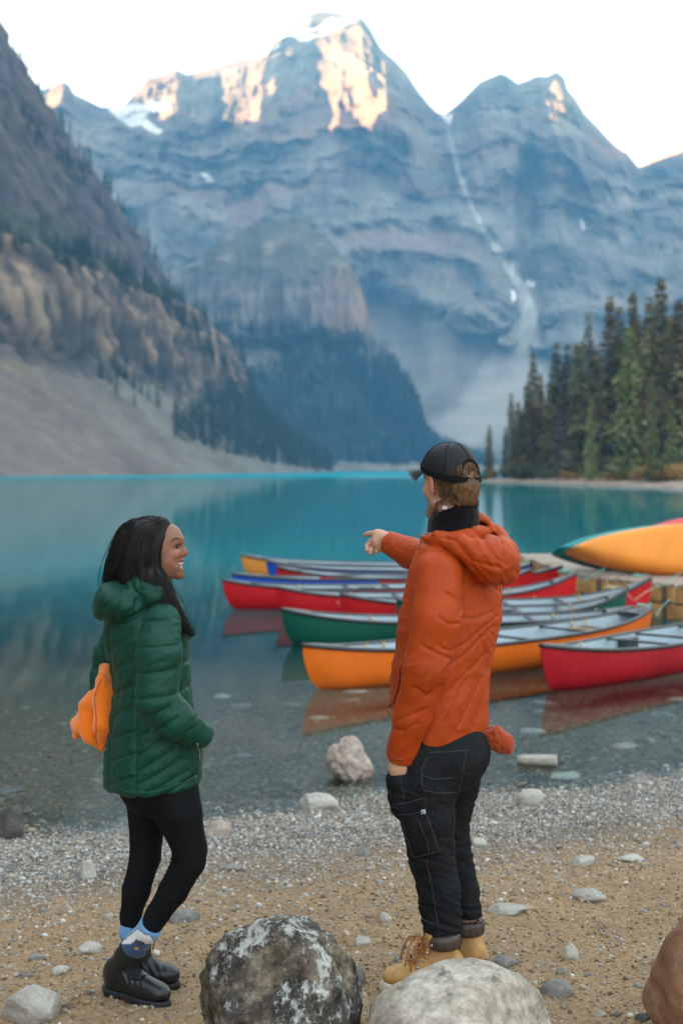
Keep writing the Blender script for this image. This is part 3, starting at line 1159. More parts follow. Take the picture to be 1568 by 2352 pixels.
# (tip x, tip y, distance, crown, material, width factor, label)
FRONT = [
    (1122, 971, 246, 'slim', M_OLIVE, 1.3, 'small lone dark conifer at the very tip of the wooded point'),
    (1158, 978, 240, 'slim', M_OLIVE, 1.2, 'small narrow conifer second from the tip of the wooded point'),
    (1177, 898, 236, 'slim', M_OLIVE, 1.1, 'slim conifer starting the dense stand behind the capped man'),
    (1190, 918, 232, 'slim_b', M_OLIVE, 1.1, 'olive conifer just inside the left edge of the stand'),
    (1208, 880, 234, 'broad', M_OLIVE, 1.0, 'bushy olive conifer left of the first tall spire'),
    (1223, 801, 232, 'slim', M_OLIVE, 1.0, 'thin spire conifer standing above the left edge of the stand'),
    (1240, 851, 230, 'slim_b', M_BROWN, 1.0, 'rusty topped conifer right of the thin left spire'),
    (1259, 872, 226, 'broad', M_OLIVE, 0.9, 'full olive conifer left of the grey dead tree'),
    (1281, 905, 208, 'dead', M_DEAD, 1.2, 'grey dead conifer with bare twigs at the front of the stand'),
    (1279, 778, 228, 'slim', M_OLIVE, 1.15, 'dark spire conifer rising behind the grey dead tree'),
    (1296, 782, 226, 'slim', M_OLIVE, 1.0, 'dark spire conifer to the right of the dead tree spire'),
    (1323, 782, 222, 'slim_b', M_OLIVE, 1.0, 'olive conifer left of the thin sparse topped conifer'),
    (1335, 777, 220, 'slim_b', M_OLIVE, 1.0, 'olive conifer close under the thin sparse topped conifer'),
    (1352, 708, 222, 'slim', M_DEAD, 0.85, 'thin sparse topped grey green conifer in the middle of the stand'),
    (1366, 788, 216, 'slim_b', M_OLIVE, 1.0, 'dark conifer right of the sparse topped conifer'),
    (1356, 908, 192, 'slim_b', M_LIME, 0.8, 'shorter yellowish green conifer at the front in mid stand'),
    (1397, 673, 212, 'slim_b', M_BROWN, 1.0, 'tall dark conifer with pointed rusty crown left of the fresh green one'),
    (1420, 695, 212, 'slim', M_OLIVE, 1.0, 'tall thin conifer between the rusty crowned and fresh green conifers'),
    (1453, 665, 208, 'broad', M_BROWN, 0.8, 'tall brown topped conifer right behind the fresh green conifer'),
    (1441, 742, 186, 'broad', M_LIME, 1.0, 'bright fresh green conifer standing out in front of the stand'),
    (1474, 850, 186, 'slim_b', M_BROWN, 1.1, 'shorter brownish conifer right of the fresh green conifer'),
    (1493, 675, 202, 'slim_b', M_OLIVE, 1.0, 'tall olive conifer left of the tallest conifer'),
    (1520, 632, 196, 'broad', M_OLIVE, 0.85, 'tallest conifer of the stand with a pointed dark crown'),
    (1497, 872, 178, 'slim_b', M_LIME, 0.8, 'shorter light green conifer in front of the tallest conifer'),
    (1555, 683, 192, 'broad', M_BROWN, 0.9, 'tall rusty conifer at the right edge of the photo'),
    (1540, 905, 176, 'young', M_LIME, 0.8, 'small light green conifer near the right edge of the photo'),
    (1585, 655, 190, 'broad_b', M_OLIVE, 1.0, 'tall dark conifer cut off by the right edge of the photo'),
]
for (px, py, d, sh, mt, wd, lab) in FRONT:
    x = (px - CX) / F * d
    z = right_z(x, d)
    H = CAMH + (HZ - py) / F * d - z
    tree(x, d, z, H, sh, mt, lab, G_R, random.uniform(0, 6), wd)
rear = []
for i in range(30):
    px = random.uniform(1195, 1640)
    d = random.uniform(226, 262) if px < 1350 else random.uniform(205, 255)
    x = (px - CX) / F * d
    z = right_z(x, d)
    top = interp(px, [(1180, 950), (1230, 890), (1300, 840), (1350, 800), (1400, 750), (1450, 720), (1520, 700), (1640, 690)]) + random.uniform(0, 110)
    rear.append(tree(x, d, z, CAMH + (HZ - float(top)) / F * d - z, random.choice(['slim_b', 'broad', 'broad_b']), random.choice([M_OLIVE, M_OLIVE, M_BROWN]),
         'dark conifer crowded in the rear rows of the right shore stand', 'rear conifers of the right shore stand', random.uniform(0, 6), random.uniform(1.3, 1.8)))
rank(rear, seen_x, 'rear row conifer of the right shore stand, %s from the left among the rear ones')


def bush_mesh(seed, n=900):
    r = np.random.default_rng(seed)
    lobes = [(r.uniform(-0.55, 0.55), r.uniform(-0.4, 0.4), r.uniform(0.25, 0.65), r.uniform(0.25, 0.42)) for _ in range(7)]
    tri = []
    for _ in range(n):
        lx, ly, lz, lr = lobes[r.integers(7)]
        v = r.normal(size=3)
        v = v / np.linalg.norm(v) * lr * r.uniform(0.55, 1.05)
        c = np.array([lx, ly, max(lz + v[2] * 0.9, 0.02)]) + np.array([v[0], v[1], 0])
        a, b = r.normal(size=3) * 0.06, r.normal(size=3) * 0.06
        tri.append((c, c + a, c + b))
    V = np.array(tri).reshape(-1, 3)
    return V, np.arange(len(V)).reshape(-1, 3)


M_YEL = m_needles('autumn_leaves', (0.17, 0.085, 0.012), (0.42, 0.24, 0.03), 4)
M_GRN = m_needles('willow_leaves', (0.05, 0.065, 0.022), (0.12, 0.13, 0.045), 4)
BUSH = []
for sd in (1, 2, 3):
    b_ = mk('foliage', *bush_mesh(sd), M_GRN, smooth=False)
    BUSH.append(b_.data)
    bpy.data.objects.remove(b_)
sm = MB()
for k in range(5):
    a = k * 1.3
    sm.tube([(0, 0, -0.05), (0.1 * math.cos(a), 0.1 * math.sin(a), 0.2), (0.3 * math.cos(a), 0.3 * math.sin(a), 0.5)], [0.02, 0.015, 0.008], 5)
_s = sm.build('stem', M_BARK)
STEM_ME = _s.data
bpy.data.objects.remove(_s)
bushes = [(1110, 246, 2.6, M_GRN, 'green bush at the foot of the lone tip conifer'), (1134, 243, 2.4, M_YEL, 'yellowish bush right of the lone tip conifer'),
          (1165, 238, 2.2, M_GRN, 'low green bush at the left edge of the stand'), (1195, 224, 3.4, M_GRN, 'wide green willow bush on the left bank'),
          (1222, 220, 3.6, M_GRN, 'taller green willow bush beside the wide one'), (1250, 214, 2.6, M_GRN, 'green bush left of the dead tree foot'),
          (1300, 206, 2.0, M_YEL, 'small yellow bush right of the dead tree foot'), (1322, 203, 1.4, M_YEL, 'tiny orange bush in front of the dark trunks'),
          (1392, 190, 1.5, M_YEL, 'low orange shrub row start below the fresh green conifer'), (1418, 186, 1.6, M_YEL, 'low orange shrub right below the fresh green conifer'),
          (1448, 182, 1.7, M_YEL, 'low rust orange shrub by the pale trunk foot'), (1490, 176, 2.8, M_YEL, 'big bright yellow bush left of the right edge'),
          (1514, 173, 3.2, M_GRN, 'green bush between the yellow bushes'), (1530, 172, 2.6, M_YEL, 'golden bush second from the right edge'),
          (1560, 170, 3.0, M_YEL, 'golden bush at the right edge of the photo'), (1548, 174, 4.6, M_GRN, 'tall pale green bush behind the golden bushes')]
for i, (px, d, w, mt, lab) in enumerate(bushes):
    x = (px - CX) / F * d
    t = empty('bush', (x, d, right_z(x, d) - 0.05), lab, 'bush', 'bushes along the right bank')
    for nm, me in (('foliage', BUSH[i % 3]), ('stem', STEM_ME)):
        o = bpy.data.objects.new(nm, me)
        COL.objects.link(o)
        o.parent = t
        o.scale = (w * 0.9, w * 0.9, w * 0.8)
        o.rotation_euler = (0, 0, i * 1.7)
        if nm == 'foliage' and mt is not M_GRN:
            o.material_slots[0].link = 'OBJECT'
            o.material_slots[0].material = mt

# ---- conifers on the left mountainside: one mesh each
far = []
for sd in (41, 42, 43, 44):
    Vc, Fc = conifer_mesh(sd, R=0.13, whorls=22, per=6, sprays=3, size=0.055, h0=0.03)
    b_ = mk('conifer_tree', Vc, Fc, M_FARN, smooth=False)
    far.append(b_.data)
    bpy.data.objects.remove(b_)


FAR = {}


def far_tree(p, H, label, group):
    o = bpy.data.objects.new('conifer_tree', random.choice(far))
    COL.objects.link(o)
    o.location = (float(p[0]), float(p[1]), float(p[2]) - 0.4)
    w = random.uniform(0.85, 1.25)
    o.scale = (H * w, H * w, H)
    o.rotation_euler = (0, 0, random.uniform(0, 6))
    tag(o, label, 'tree', group)
    FAR.setdefault(group, []).append(o)


SV = SIDE['V'].reshape(-1, 3)
spx = CX + SV[:, 0] / SV[:, 1] * F
spy = HZ - (SV[:, 2] - CAMH) / SV[:, 1] * F
okv = (SV[:, 1] > 380) & (SV[:, 1] < 1080) & (SV[:, 2] > 1) & (spx > -60)
sk_ = SIDE['Sk'].ravel()
# skyline edge
edge = np.full(170, -1)
best = np.full(170, -1e9)
cand = np.where(okv)[0]
bins = ((spy[cand] - 60) / 6).astype(int)
for i, b in zip(cand, bins):
    if 0 <= b < 170 and spx[i] > best[b]:
        best[b], edge[b] = spx[i], i
for b in range(170):
    if edge[b] >= 0 and best[b] < 760 and random.random() < (0.3 if b < 55 else 0.48):
        p = SV[edge[b]]
        far_tree(p, random.uniform(6, 15) * p[1] / 1000, 'small dark conifer on the skyline edge of the left mountain', 'conifers on the left skyline edge')


def scatter(mask, n, h, label, group):
    i = np.where(okv & mask)[0]
    for j in RNG.choice(i, n, replace=False):
        far_tree(SV[j], random.uniform(*h) * (0.45 + 0.55 * SV[j, 1] / 1000), label, group)


bench_y = interp(spx, [(-60, 520), (0, 540), (200, 600), (400, 715), (480, 800), (560, 900)])
scatter((np.abs(spy - bench_y - 12) < 26) & (spx < 520), 72, (11, 20), 'dark conifer on the ledge above the buff cliffs', 'conifers on the ledge above the left cliffs')
up_y = interp(spx, [(-60, 190), (0, 235), (100, 320), (200, 420), (300, 560)])
scatter((np.abs(spy - up_y) < 22) & (spx < 230), 18, (7, 12), 'small conifer in the upper band of the left mountain', 'conifers high on the left mountain')
foot_y = interp(spx, [(200, 850), (330, 905), (430, 960), (520, 1010), (640, 1060)])
scatter((np.abs(spy - foot_y) < 42) & (spx > 215) & (spx < 420), 24, (8, 17), 'conifer at the foot of the left cliffs above the scree', 'conifers at the foot of the left cliffs')
scatter((spx > 395) & (spx < 740) & (spy > interp(spx, [(395, 940), (480, 830), (560, 850), (690, 950)])) & (spy < interp(spx, [(395, 1030), (520, 1040), (690, 1085)])), 42, (9, 17),
        'dark conifer where the left mountain runs down to the lake', 'conifers running down to the far left lakeshore')

rank(FAR['conifers on the left skyline edge'], lambda o: -o.location[2] / o.location[1], '%s conifer from the top along the skyline edge of the left mountain')
rank(FAR['conifers on the ledge above the left cliffs'], seen_x, '%s conifer from the left on the ledge above the buff cliffs')
rank(FAR['conifers high on the left mountain'], seen_x, '%s conifer from the left in the high sparse band of the left mountain')
rank(FAR['conifers at the foot of the left cliffs'], seen_x, '%s conifer from the left at the foot of the left cliffs')
rank(FAR['conifers running down to the far left lakeshore'], seen_x, '%s conifer from the left where the left mountain runs down to the lake')

# ---- thickets between them, nobody could count those
base_l, _ = conifer_mesh(78, R=0.13, whorls=14, per=5, sprays=2, size=0.085, h0=0.05)


def thicket(pts, hs):
    out = []
    for q, H in zip(pts, hs):
        a = RNG.uniform(0, 6.28)
        c, s = math.cos(a), math.sin(a)
        B = base_l * H
        out.append(np.stack([B[:, 0] * c - B[:, 1] * s, B[:, 0] * s + B[:, 1] * c, B[:, 2]], -1) + q)
    return out


ib = np.where(okv & (np.abs(spy - bench_y - 12) < 22) & (spx < 540))[0]
iu = np.where(okv & (np.abs(spy - up_y) < 20) & (spx < 230))[0]
il = np.where(okv & (spx > 400) & (spx < 760) & (spy > interp(spx, [(400, 985), (470, 930), (540, 880), (600, 900), (760, 960)])) & (spy < interp(spx, [(400, 1010), (520, 1040), (620, 1064), (760, 1082)])))[0]
tv = []
for ii, n_, lo_, hi_ in ((ib, 330, 7, 13), (iu, 90, 5, 9), (il, 900, 8, 16)):
    jj = RNG.choice(ii, n_, replace=False)
    tv += thicket(SV[jj] - np.array([0, 0, 0.4]), RNG.uniform(lo_, hi_, n_) * (0.45 + 0.55 * SV[jj, 1] / 1000))
tv = np.concatenate(tv)
tag(mk('forest', tv, np.arange(len(tv)).reshape(-1, 3), M_FARN, smooth=False), 'thickets of small dark conifers on the left mountainside', kind='stuff')

# ---- the wood on the central spur: one mass
FV = SPUR['V'].reshape(-1, 3)
fx, fy = SPUR['PX'].ravel(), SPUR['PY'].ravel()
nz = fbm(FV / 60, 3, 5)
dens = sstep(770, 850, fy + nz * 90) * (fy < 1068) * (fx > 420)
bare = in_poly(fx, fy, [(520, 740), (555, 770), (600, 800), (650, 815), (640, 835), (585, 840), (530, 810)])
dens = dens * ~bare
idx = np.where(RNG.random(len(dens)) < dens * 0.085)[0]
base_v, base_f = conifer_mesh(77, R=0.15, whorls=9, per=5, sprays=2, size=0.12, h0=0.05)
allv = []
for j in idx:
    H = RNG.uniform(8, 17)
    a = RNG.uniform(0, 6.28)
    c, s = math.cos(a), math.sin(a)
    B = base_v * H
    allv.append(np.stack([B[:, 0] * c - B[:, 1] * s, B[:, 0] * s + B[:, 1] * c, B[:, 2]], -1) + FV[j])
V = np.concatenate(allv)
forest = mk('forest', V, np.arange(len(V)).reshape(-1, 3), M_FARN, smooth=False)
tag(forest, 'dark conifer forest covering the foot of the central spur', kind='stuff')
print('forest trees', len(idx), 'tris', len(V) // 3)

# ================================================================ dock and canoes
def m_paint(name, c, rough=0.32, fade=0.12):
    """rotomoulded hull plastic: scuffed, faintly mottled"""
    t = NT(name)
    c = np.array(c, float)
    n = t.noise(1.6, 4)
    s = t.noise(30, 3, 0.6, stretch=(0.15, 2, 2))
    col = t.ramp(n, [(0.3, tuple(c * (1 - fade))), (0.7, tuple(np.minimum(c * (1 + fade) + 0.006, 1)))])
    col = t.mix(t.ramp(s, [(0.60, 0.0), (0.78, 0.42)]), col, tuple(np.minimum(c * 0.6 + 0.20, 1)))
    t.base(col)
    t.set(Roughness=t.ramp(s, [(0.3, rough), (0.75, rough + 0.3)]), Specular_IOR_Level=0.2)
    t.bump(t.noise(8, 2), 0.08, 0.01)
    return t.m


M_RED = m_paint('red_hull', (0.52, 0.006, 0.010))
M_DKRED = m_paint('crimson_hull', (0.38, 0.004, 0.012))
M_ORG = m_paint('orange_hull', (0.74, 0.145, 0.008))
M_AMB = m_paint('amber_hull', (0.88, 0.30, 0.045))
M_GRE = m_paint('green_hull', (0.001, 0.085, 0.056))
M_BLU = m_paint('blue_hull', (0.008, 0.075, 0.42))
M_TEAL = m_paint('teal_hull', (0.006, 0.27, 0.27))
M_PINK = m_paint('pink_red_hull', (0.75, 0.07, 0.075))
M_LIN = m_paint('pale_lining', (0.40, 0.475, 0.52), 0.5)
M_RUB = simple('black_gunwale', (0.022, 0.023, 0.028), 0.38, 0.3, 15, 0.1, 60, 0.003)
M_SEATW = simple('ash_wood', (0.52, 0.33, 0.14), 0.5, 0.25, 18, 0.2, 60, 0.003)
M_ROPE = simple('rope', (0.50, 0.42, 0.25), 0.85, 0.2, 60, 0.4, 200, 0.003)
M_ROPEG = simple('green_rope', (0.16, 0.40, 0.33), 0.85, 0.2, 60, 0.4, 200, 0.003)
M_STEEL = simple('steel', (0.5, 0.5, 0.5), 0.35, 0.1, 30, Metallic=1.0)

NU, NVV = 61, 17


def canoe_pt(u, w, L, beam, mid, end, draft, inset=0.0):
    """u -1..1 along, w -1..1 round the section from gunwale to gunwale"""
    a = abs(u)
    if isinstance(end, tuple):
        end = end[0] if u < 0 else end[1]
    sheer = mid + (end - mid) * a ** 3.2                       # gunwale height
    half = beam / 2 * (1 - a ** 2.3) ** 0.85
    rock = -draft + 0.05 * a ** 5 + 0.0 * a
    stem = 0.10 * (1 - abs(w)) ** 1.6 * sstep(0.8, 1.0, a)       # rounded forefoot
    x = np.sign(u) * L / 2 * (a - stem * 1.0)
    ang = (1 - abs(w))
    full = 1 - ang ** 2.6                                        # fullness of the section
    y = np.sign(w) * max(half - inset, 0.004) * full ** (0.50 + 0.55 * a ** 2)
    tumble = 1 + 0.03 * math.sin(math.pi * ang) * (1 - a)
    z = rock + (sheer - rock) * abs(w) ** 1.75
    z = max(z, rock + inset)
    return x, y * tumble, z


def canoe(bow, stern, hull, label, group=None, seats=True, rope=None, end=0.42, mid=0.285, beam=0.90, wood=True, loc_z=0.0, extra=None, roll=None, name='canoe', cat='canoe', draft=0.07):
    bow, stern = np.array(bow[:2], float), np.array(stern[:2], float)
    L = float(np.hypot(*(stern - bow)))
    rz = math.atan2(*(stern - bow)[::-1])
    c = (bow + stern) / 2
    t = empty(name, (c[0], c[1], loc_z), label, cat, group)
    t.rotation_euler = (roll or 0, 0, rz)
    if roll is not None:
        t.rotation_mode = 'XYZ'
    us = np.sin(np.linspace(-1, 1, NU) * math.pi / 2) * 0.55 + np.linspace(-1, 1, NU) * 0.45
    ws = np.linspace(-1, 1, NVV)
    out = np.array([[canoe_pt(u, w, L, beam, mid, end, draft) for w in ws] for u in us])
    z0 = (0, 0, 0)

    def local(nm, V, Fc, m, smooth=True, parent=t):
        return mk(nm, V, Fc, m, parent, smooth, loc=z0)

    h = local('hull', out.reshape(-1, 3), grid_faces(NU, NVV), hull)
    inn = np.array([[canoe_pt(u, w, L - 0.05, beam, mid, end, draft, 0.022) for w in ws] for u in us])
    inn[..., 2] = np.maximum(inn[..., 2], 0.025)
    inn[:, 0, 2] -= 0.004
    inn[:, -1, 2] -= 0.004
    local('lining', inn.reshape(-1, 3), grid_faces(NU, NVV)[:, ::-1], M_LIN)
    # gunwale: one flattened rail all the way round
    for sgn in (0, -1):
        g = MB()
        pts = out[:, sgn].copy()
        pts[:, 2] += 0.002
        g.tube(pts, 0.021, 8)
        local('gunwale', np.concatenate(g.v), g.f, M_RUB)
    # end decks
    for e in (1, -1):
        k = [i for i, u in enumerate(us) if u * e > 0.83]
        rows = []
        for i in k:
            a, b = out[i, 0], out[i, -1]
            rows.append([a + (b - a) * q + np.array([0, 0, 0.016 + 0.02 * math.sin(math.pi * q) * min(1, abs(b - a)[1] * 6)]) for q in np.linspace(0, 1, 7)])
        rows = np.array(rows)
        skirt = rows.copy()
        skirt[:, :, 2] -= 0.035
        V = np.concatenate([rows.reshape(-1, 3), skirt.reshape(-1, 3)])
        gf = grid_faces(len(k), 7)
        n_ = len(k) * 7
        rim = list(range(7)) if e > 0 else list(range(n_ - 7, n_))
        side = [[rim[i], rim[i + 1], rim[i + 1] + n_, rim[i] + n_] for i in range(6)]
        fs = gf.tolist() + side
        local('deck_plate', V, fs, M_RUB)
    if seats:
        def width(u):
            i = int(np.argmin(np.abs(us - u)))
            return abs(out[i, -1, 1]) - 0.02, out[i, -1, 2]
        for u in (-0.20, 0.06, 0.42):
            w_, z_ = width(u)
            g = MB()
            g.box((u * L / 2, 0, z_ - 0.012), (0.055, 2 * w_, 0.022))
            local('thwart', np.concatenate(g.v), g.f, M_RUB, False)
        for u in (-0.55, 0.62):
            w_, z_ = width(u)
            s = empty_part('seat', t)
            for dx in (-0.12, 0.12):
                g = MB()
                g.box((u * L / 2 + dx, 0, z_ - 0.075), (0.045, 2 * w_ - 0.02, 0.03))
                local('seat_rail', np.concatenate(g.v), g.f, M_SEATW if wood else M_RUB, False, s)
            g = MB()
            for q in np.linspace(-0.8, 0.8, 9):
                g.box((u * L / 2, q * w_ * 0.8, z_ - 0.062), (0.21, 0.028, 0.008))
            for q in (-0.06, 0.0, 0.06):
                g.box((u * L / 2 + q, 0, z_ - 0.057), (0.03, 1.5 * w_, 0.006))
            local('webbing', np.concatenate(g.v), g.f, M_RUB, False, s)
            for dx in (-0.12, 0.12):
                for sy in (-1, 1):
                    g = MB()
                    g.tube([(u * L / 2 + dx, sy * (w_ - 0.03), z_ - 0.06), (u * L / 2 + dx, sy * (w_ - 0.03), z_ + 0.012)], 0.012, 8)
                    local('dowel', np.concatenate(g.v), g.f, M_SEATW, True, s)
        # dark flotation block with the carrying yoke
        w_, z_ = width(-0.08)
        for sy in (-1, 1):
            g = MB()
            g.box((-0.06 * L / 2, sy * (w_ - 0.06), z_ - 0.13), (0.26, 0.10, 0.20))
            local('side_pad', np.concatenate(g.v), g.f, M_RUB, False)
    if rope:
        g = MB()
        zz = out[-1, 0, 2]
        x1 = L / 2
        g.tube([(x1 - 0.30, 0.02, zz + 0.02), (x1 - 0.26, -0.06, zz + 0.05), (x1 - 0.20, -0.10, zz + 0.02), (x1 - 0.10, -0.05, zz + 0.055), (x1 - 0.02, -0.02, zz + 0.03),
                (x1 + 0.03, 0.0, zz - 0.08), (x1 + 0.10, 0.02, zz - 0.13), (x1 + 0.26, 0.05, zz - 0.02), (x1 + 0.42, 0.05, zz + 0.06)], 0.0065, 7)
        g.tube([(x1 - 0.28, -0.05, zz + 0.03), (x1 - 0.22, 0.05, zz + 0.045), (x1 - 0.14, 0.02, zz + 0.04), (x1 - 0.18, -0.08, zz + 0.03), (x1 - 0.25, -0.02, zz + 0.05)], 0.010, 7)
        local('mooring_rope', np.concatenate(g.v), g.f, rope)
    if extra:
        extra(t, local, out, us, L)
    return t


def empty_part(name, parent):
    o = bpy.data.objects.new(name, None)
    COL.objects.link(o)
    o.parent = parent
    o.empty_display_size = 0.05
    return o


def Q(px, py, z):
    """lake-plane position of a point of height z seen at (px, py)"""
    d = (CAMH - z) * F / (py - HZ)
    return np.array([(px - CX) / F * d, d])


def scribble(t, local, out, us, L):
    """worn handwriting on the near side of the orange hull"""
    g = MB()
    i0 = int(np.argmin(np.abs(us - 0.05)))
    base, top = out[i0, 3], out[i0, 1]
    sy = out[i0, 2, 1]
    rng = random.Random(4)
    x = 0.03 * L
    for k in range(7):
        h = 0.035 if k % 3 else 0.05
        z = out[i0, 1, 2] - 0.075
        y = out[i0, 1, 1] * 1.012 - 0.004
        g.box((x, y, z), (0.006, 0.006, h), ry=rng.uniform(-0.5, 0.5))
        g.box((x + 0.018, y, z + rng.uniform(-0.015, 0.015)), (0.03, 0.006, 0.006), ry=rng.uniform(-0.8, 0.8))
        x += 0.045
    local('scrawl', np.concatenate(g.v), g.f, M_SCRAWL, False)


M_SCRAWL = simple('worn_marker', (0.45, 0.09, 0.01), 0.6)
M_NUM = simple('white_decal', (0.7, 0.68, 0.66), 0.5)


def decal(t, local, out, us, L):
    g = MB()
    i0 = int(np.argmin(np.abs(us - 0.78)))
    p = out[i0, 1]
    for k, w in enumerate((0.06, 0.05, 0.08, 0.05)):
        g.box((p[0] - 0.14 + 0.085 * k, out[int(np.argmin(np.abs(us - (0.78 + (0.085 * k - 0.14) * 2 / L)))), 1, 1] * 1.01 - 0.003, p[2] - 0.07), (w, 0.008, 0.045), ry=0.2 * (k % 2))
    local('white_marks', np.concatenate(g.v), g.f, M_NUM, False)


def bolt(t, local, out, us, L):
    g = MB()
    i0 = int(np.argmin(np.abs(us - 0.93)))
    p = out[i0, 2]
    g.tube([(p[0], p[1] - 0.012, p[2] - 0.02), (p[0], p[1] + 0.01, p[2] - 0.02)], 0.03, 10)
    local('grab_fitting', np.concatenate(g.v), g.f, M_STEEL)


EN = 0.40
GC = 'canoes moored at the dock'
canoe(Q(1241, 1488, EN), (5.0, 16.85), M_DKRED, 'crimson canoe nearest the beach, its stern cut off by the right edge', GC, wood=True)
canoe(Q(694, 1487, EN), Q(1496, 1400, 0.40), M_ORG, 'long orange canoe floating behind the man in orange, in front of the green ones', GC, rope=M_ROPEG, extra=scribble, end=(0.42, 0.43))
canoe(Q(646, 1403, EN), Q(1455, 1399, EN), M_GRE, 'green canoe whose bow shows left of the man above the orange canoe', GC, wood=False)
canoe(Q(910, 1380, EN), Q(1438, 1359, 0.52), M_GRE, 'green canoe tied up with tan rope between orange and red canoes', GC, rope=M_ROPE, extra=bolt, end=(0.42, 0.54))
canoe(Q(782, 1369, EN), Q(1495, 1331, 0.58), M_RED, 'red canoe with the tall stern against the dock corner', GC, rope=M_ROPEG, end=(0.42, 0.60))
canoe(Q(634, 1352, EN), Q(1324, 1320, 0.56), M_RED, 'middle red canoe overlapping the leftmost red one', GC, rope=M_ROPEG, end=(0.42, 0.58))
canoe(Q(511, 1336, EN), Q(1222, 1310, 0.50), M_RED, 'leftmost red canoe reaching farthest out into the lake', GC, wood=False, end=(0.42, 0.52))
canoe(Q(533, 1321, EN), Q(1225, 1296, EN), M_BLU, 'blue canoe just behind the leftmost red canoe', GC, seats=False)
canoe(Q(634, 1304, EN), Q(1291, 1304, 0.50), M_RED, 'thin looking red canoe with white marks on its stern, behind the blue one', GC, rope=M_ROPE, extra=decal, seats=False, end=(0.42, 0.52))
canoe(Q(611, 1291, EN), Q(1232, 1294, EN), M_BLU, 'blue canoe between the far orange and far red canoes', GC, rope=M_ROPE, seats=False)
canoe(Q(554, 1277, EN), Q(1170, 1286, EN), M_AMB, 'far orange canoe at the back of the moored row', GC, seats=False)

# ---- dock
DZ = 0.47
LE = [(19.25, 4.75), (21.45, 3.50), (26.6, 3.28)]      # left edge: (y, x)


def dock_left(y):
    return float(interp(y, LE))


M_PLK = []
for i, c in enumerate([(0.34, 0.255, 0.205), (0.30, 0.235, 0.195), (0.38, 0.29, 0.235)]):
    t = NT('weathered_plank')
    g = t.noise(6, 5, 0.6, stretch=(0.6, 10, 10))
    t.base(t.ramp(g, [(0.3, tuple(np.array(c) * 0.7)), (0.7, tuple(np.array(c) * 1.2))])).set(Roughness=0.8)
    t.bump(g, 0.3, 0.006)
    M_PLK.append(t.m)
M_FASC = simple('new_timber', (0.55, 0.30, 0.10), 0.6, 0.3, 5, 0.2, 40, 0.004)
M_DARKW = simple('old_post', (0.13, 0.10, 0.075), 0.85, 0.3, 10, 0.3, 40, 0.006)
dock = empty('dock', (5.5, 22, DZ), 'low wooden dock with weathered boards at the end of the canoe row', 'dock')
y = 19.25
PW = 0.19
k = 0
while y < 26.6:
    x0 = dock_left(y + PW / 2) - 0.04 + random.uniform(-0.012, 0.012)
    x1 = 11.5
    g = MB()
    g.box(((x0 + x1) / 2, y + PW / 2, DZ - 0.02 + random.uniform(-0.003, 0.003)), (x1 - x0, PW - 0.012, 0.04))
    g.build('plank', M_PLK[k % 3], dock)
    y += PW
    k += 1


def fascia(a, b, z0, z1, inset, mat, name='fascia_board'):
    a, b = np.array(a), np.array(b)
    d = (b - a) / np.linalg.norm(b - a)
    nrm = np.array([d[1], -d[0]])
    m = (a + b) / 2 - nrm * inset
    g = MB()
    g.box((m[0], m[1], (z0 + z1) / 2), (np.linalg.norm(b - a), 0.045, z1 - z0), rz=math.atan2(d[1], d[0]))
    g.build(name, mat, dock)


A_, B_, C_ = (3.50, 21.45), (4.75, 19.25), (3.28, 26.6)
for z0, z1 in ((0.22, 0.42), (-0.02, 0.19)):
    fascia(B_, A_, z0, z1, 0.03, M_FASC)
    fascia((11.5, 19.25), B_, z0, z1, 0.03, M_FASC)
    fascia(A_, C_, z0, z1, 0.03, M_FASC)
for q in (0.25, 0.8):
    px_, py_ = A_[0] + (B_[0] - A_[0]) * q, A_[1] + (B_[1] - A_[1]) * q
    g = MB()
    g.box((px_ - 0.015, py_ - 0.03, 0.18), (0.09, 0.09, 0.52), rz=0.5)
    g.build('post', M_DARKW, dock)
for q in np.linspace(0.05, 0.95, 4):
    px_, py_ = A_[0] + (C_[0] - A_[0]) * q, A_[1] + (C_[1] - A_[1]) * q
    g = MB()
    g.box((px_ - 0.035, py_, 0.2), (0.09, 0.09, 0.56))
    g.build('post', M_DARKW, dock)
for q in (0.35, 0.9):
    px_, py_ = A_[0] + (B_[0] - A_[0]) * q, A_[1] + (B_[1] - A_[1]) * q
    rp = MB()
    rp.tube([(px_ + 0.1, py_ + 0.15, DZ + 0.012), (px_, py_ + 0.02, DZ + 0.035), (px_ - 0.10, py_ - 0.08, DZ - 0.05), (px_ - 0.12, py_ - 0.10, 0.2), (px_ - 0.06, py_ - 0.12, 0.05)], 0.007, 7)
    rp.build('tie_rope', M_ROPE, dock, True)

# ---- canoes stored on their sides on the dock, bottoms towards the beach
def stored(tip, yaw, L, hull, label, roll, zc, beam=0.86):
    d = np.array([math.cos(yaw), math.sin(yaw)])
    a = np.array(tip, float)
    b = a + d * L
    t = canoe(a, b, hull, label, 'canoes stored on the dock', seats=False, end=0.36, mid=0.30, beam=beam, loc_z=zc, roll=None)
    t.rotation_euler = (Matrix.Rotation(yaw, 4, 'Z') @ Matrix.Rotation(roll, 4, 'X')).to_euler()
    return t


stored((3.34, 21.2), math.radians(-4), 5.0, M_AMB, 'big light orange canoe lying on its side on the dock', math.radians(-112), DZ + 0.435)
stored((3.30, 22.1), math.radians(-3), 5.0, M_TEAL, 'teal canoe lying behind the light orange one on the dock', math.radians(-112), DZ + 0.385)
stored((4.75, 23.3), math.radians(-1), 5.0, M_PINK, 'pink red canoe peeking out over the light orange one on the dock', math.radians(-112), DZ + 0.56)

# ================================================================ boulders, stones, gravel
import bmesh


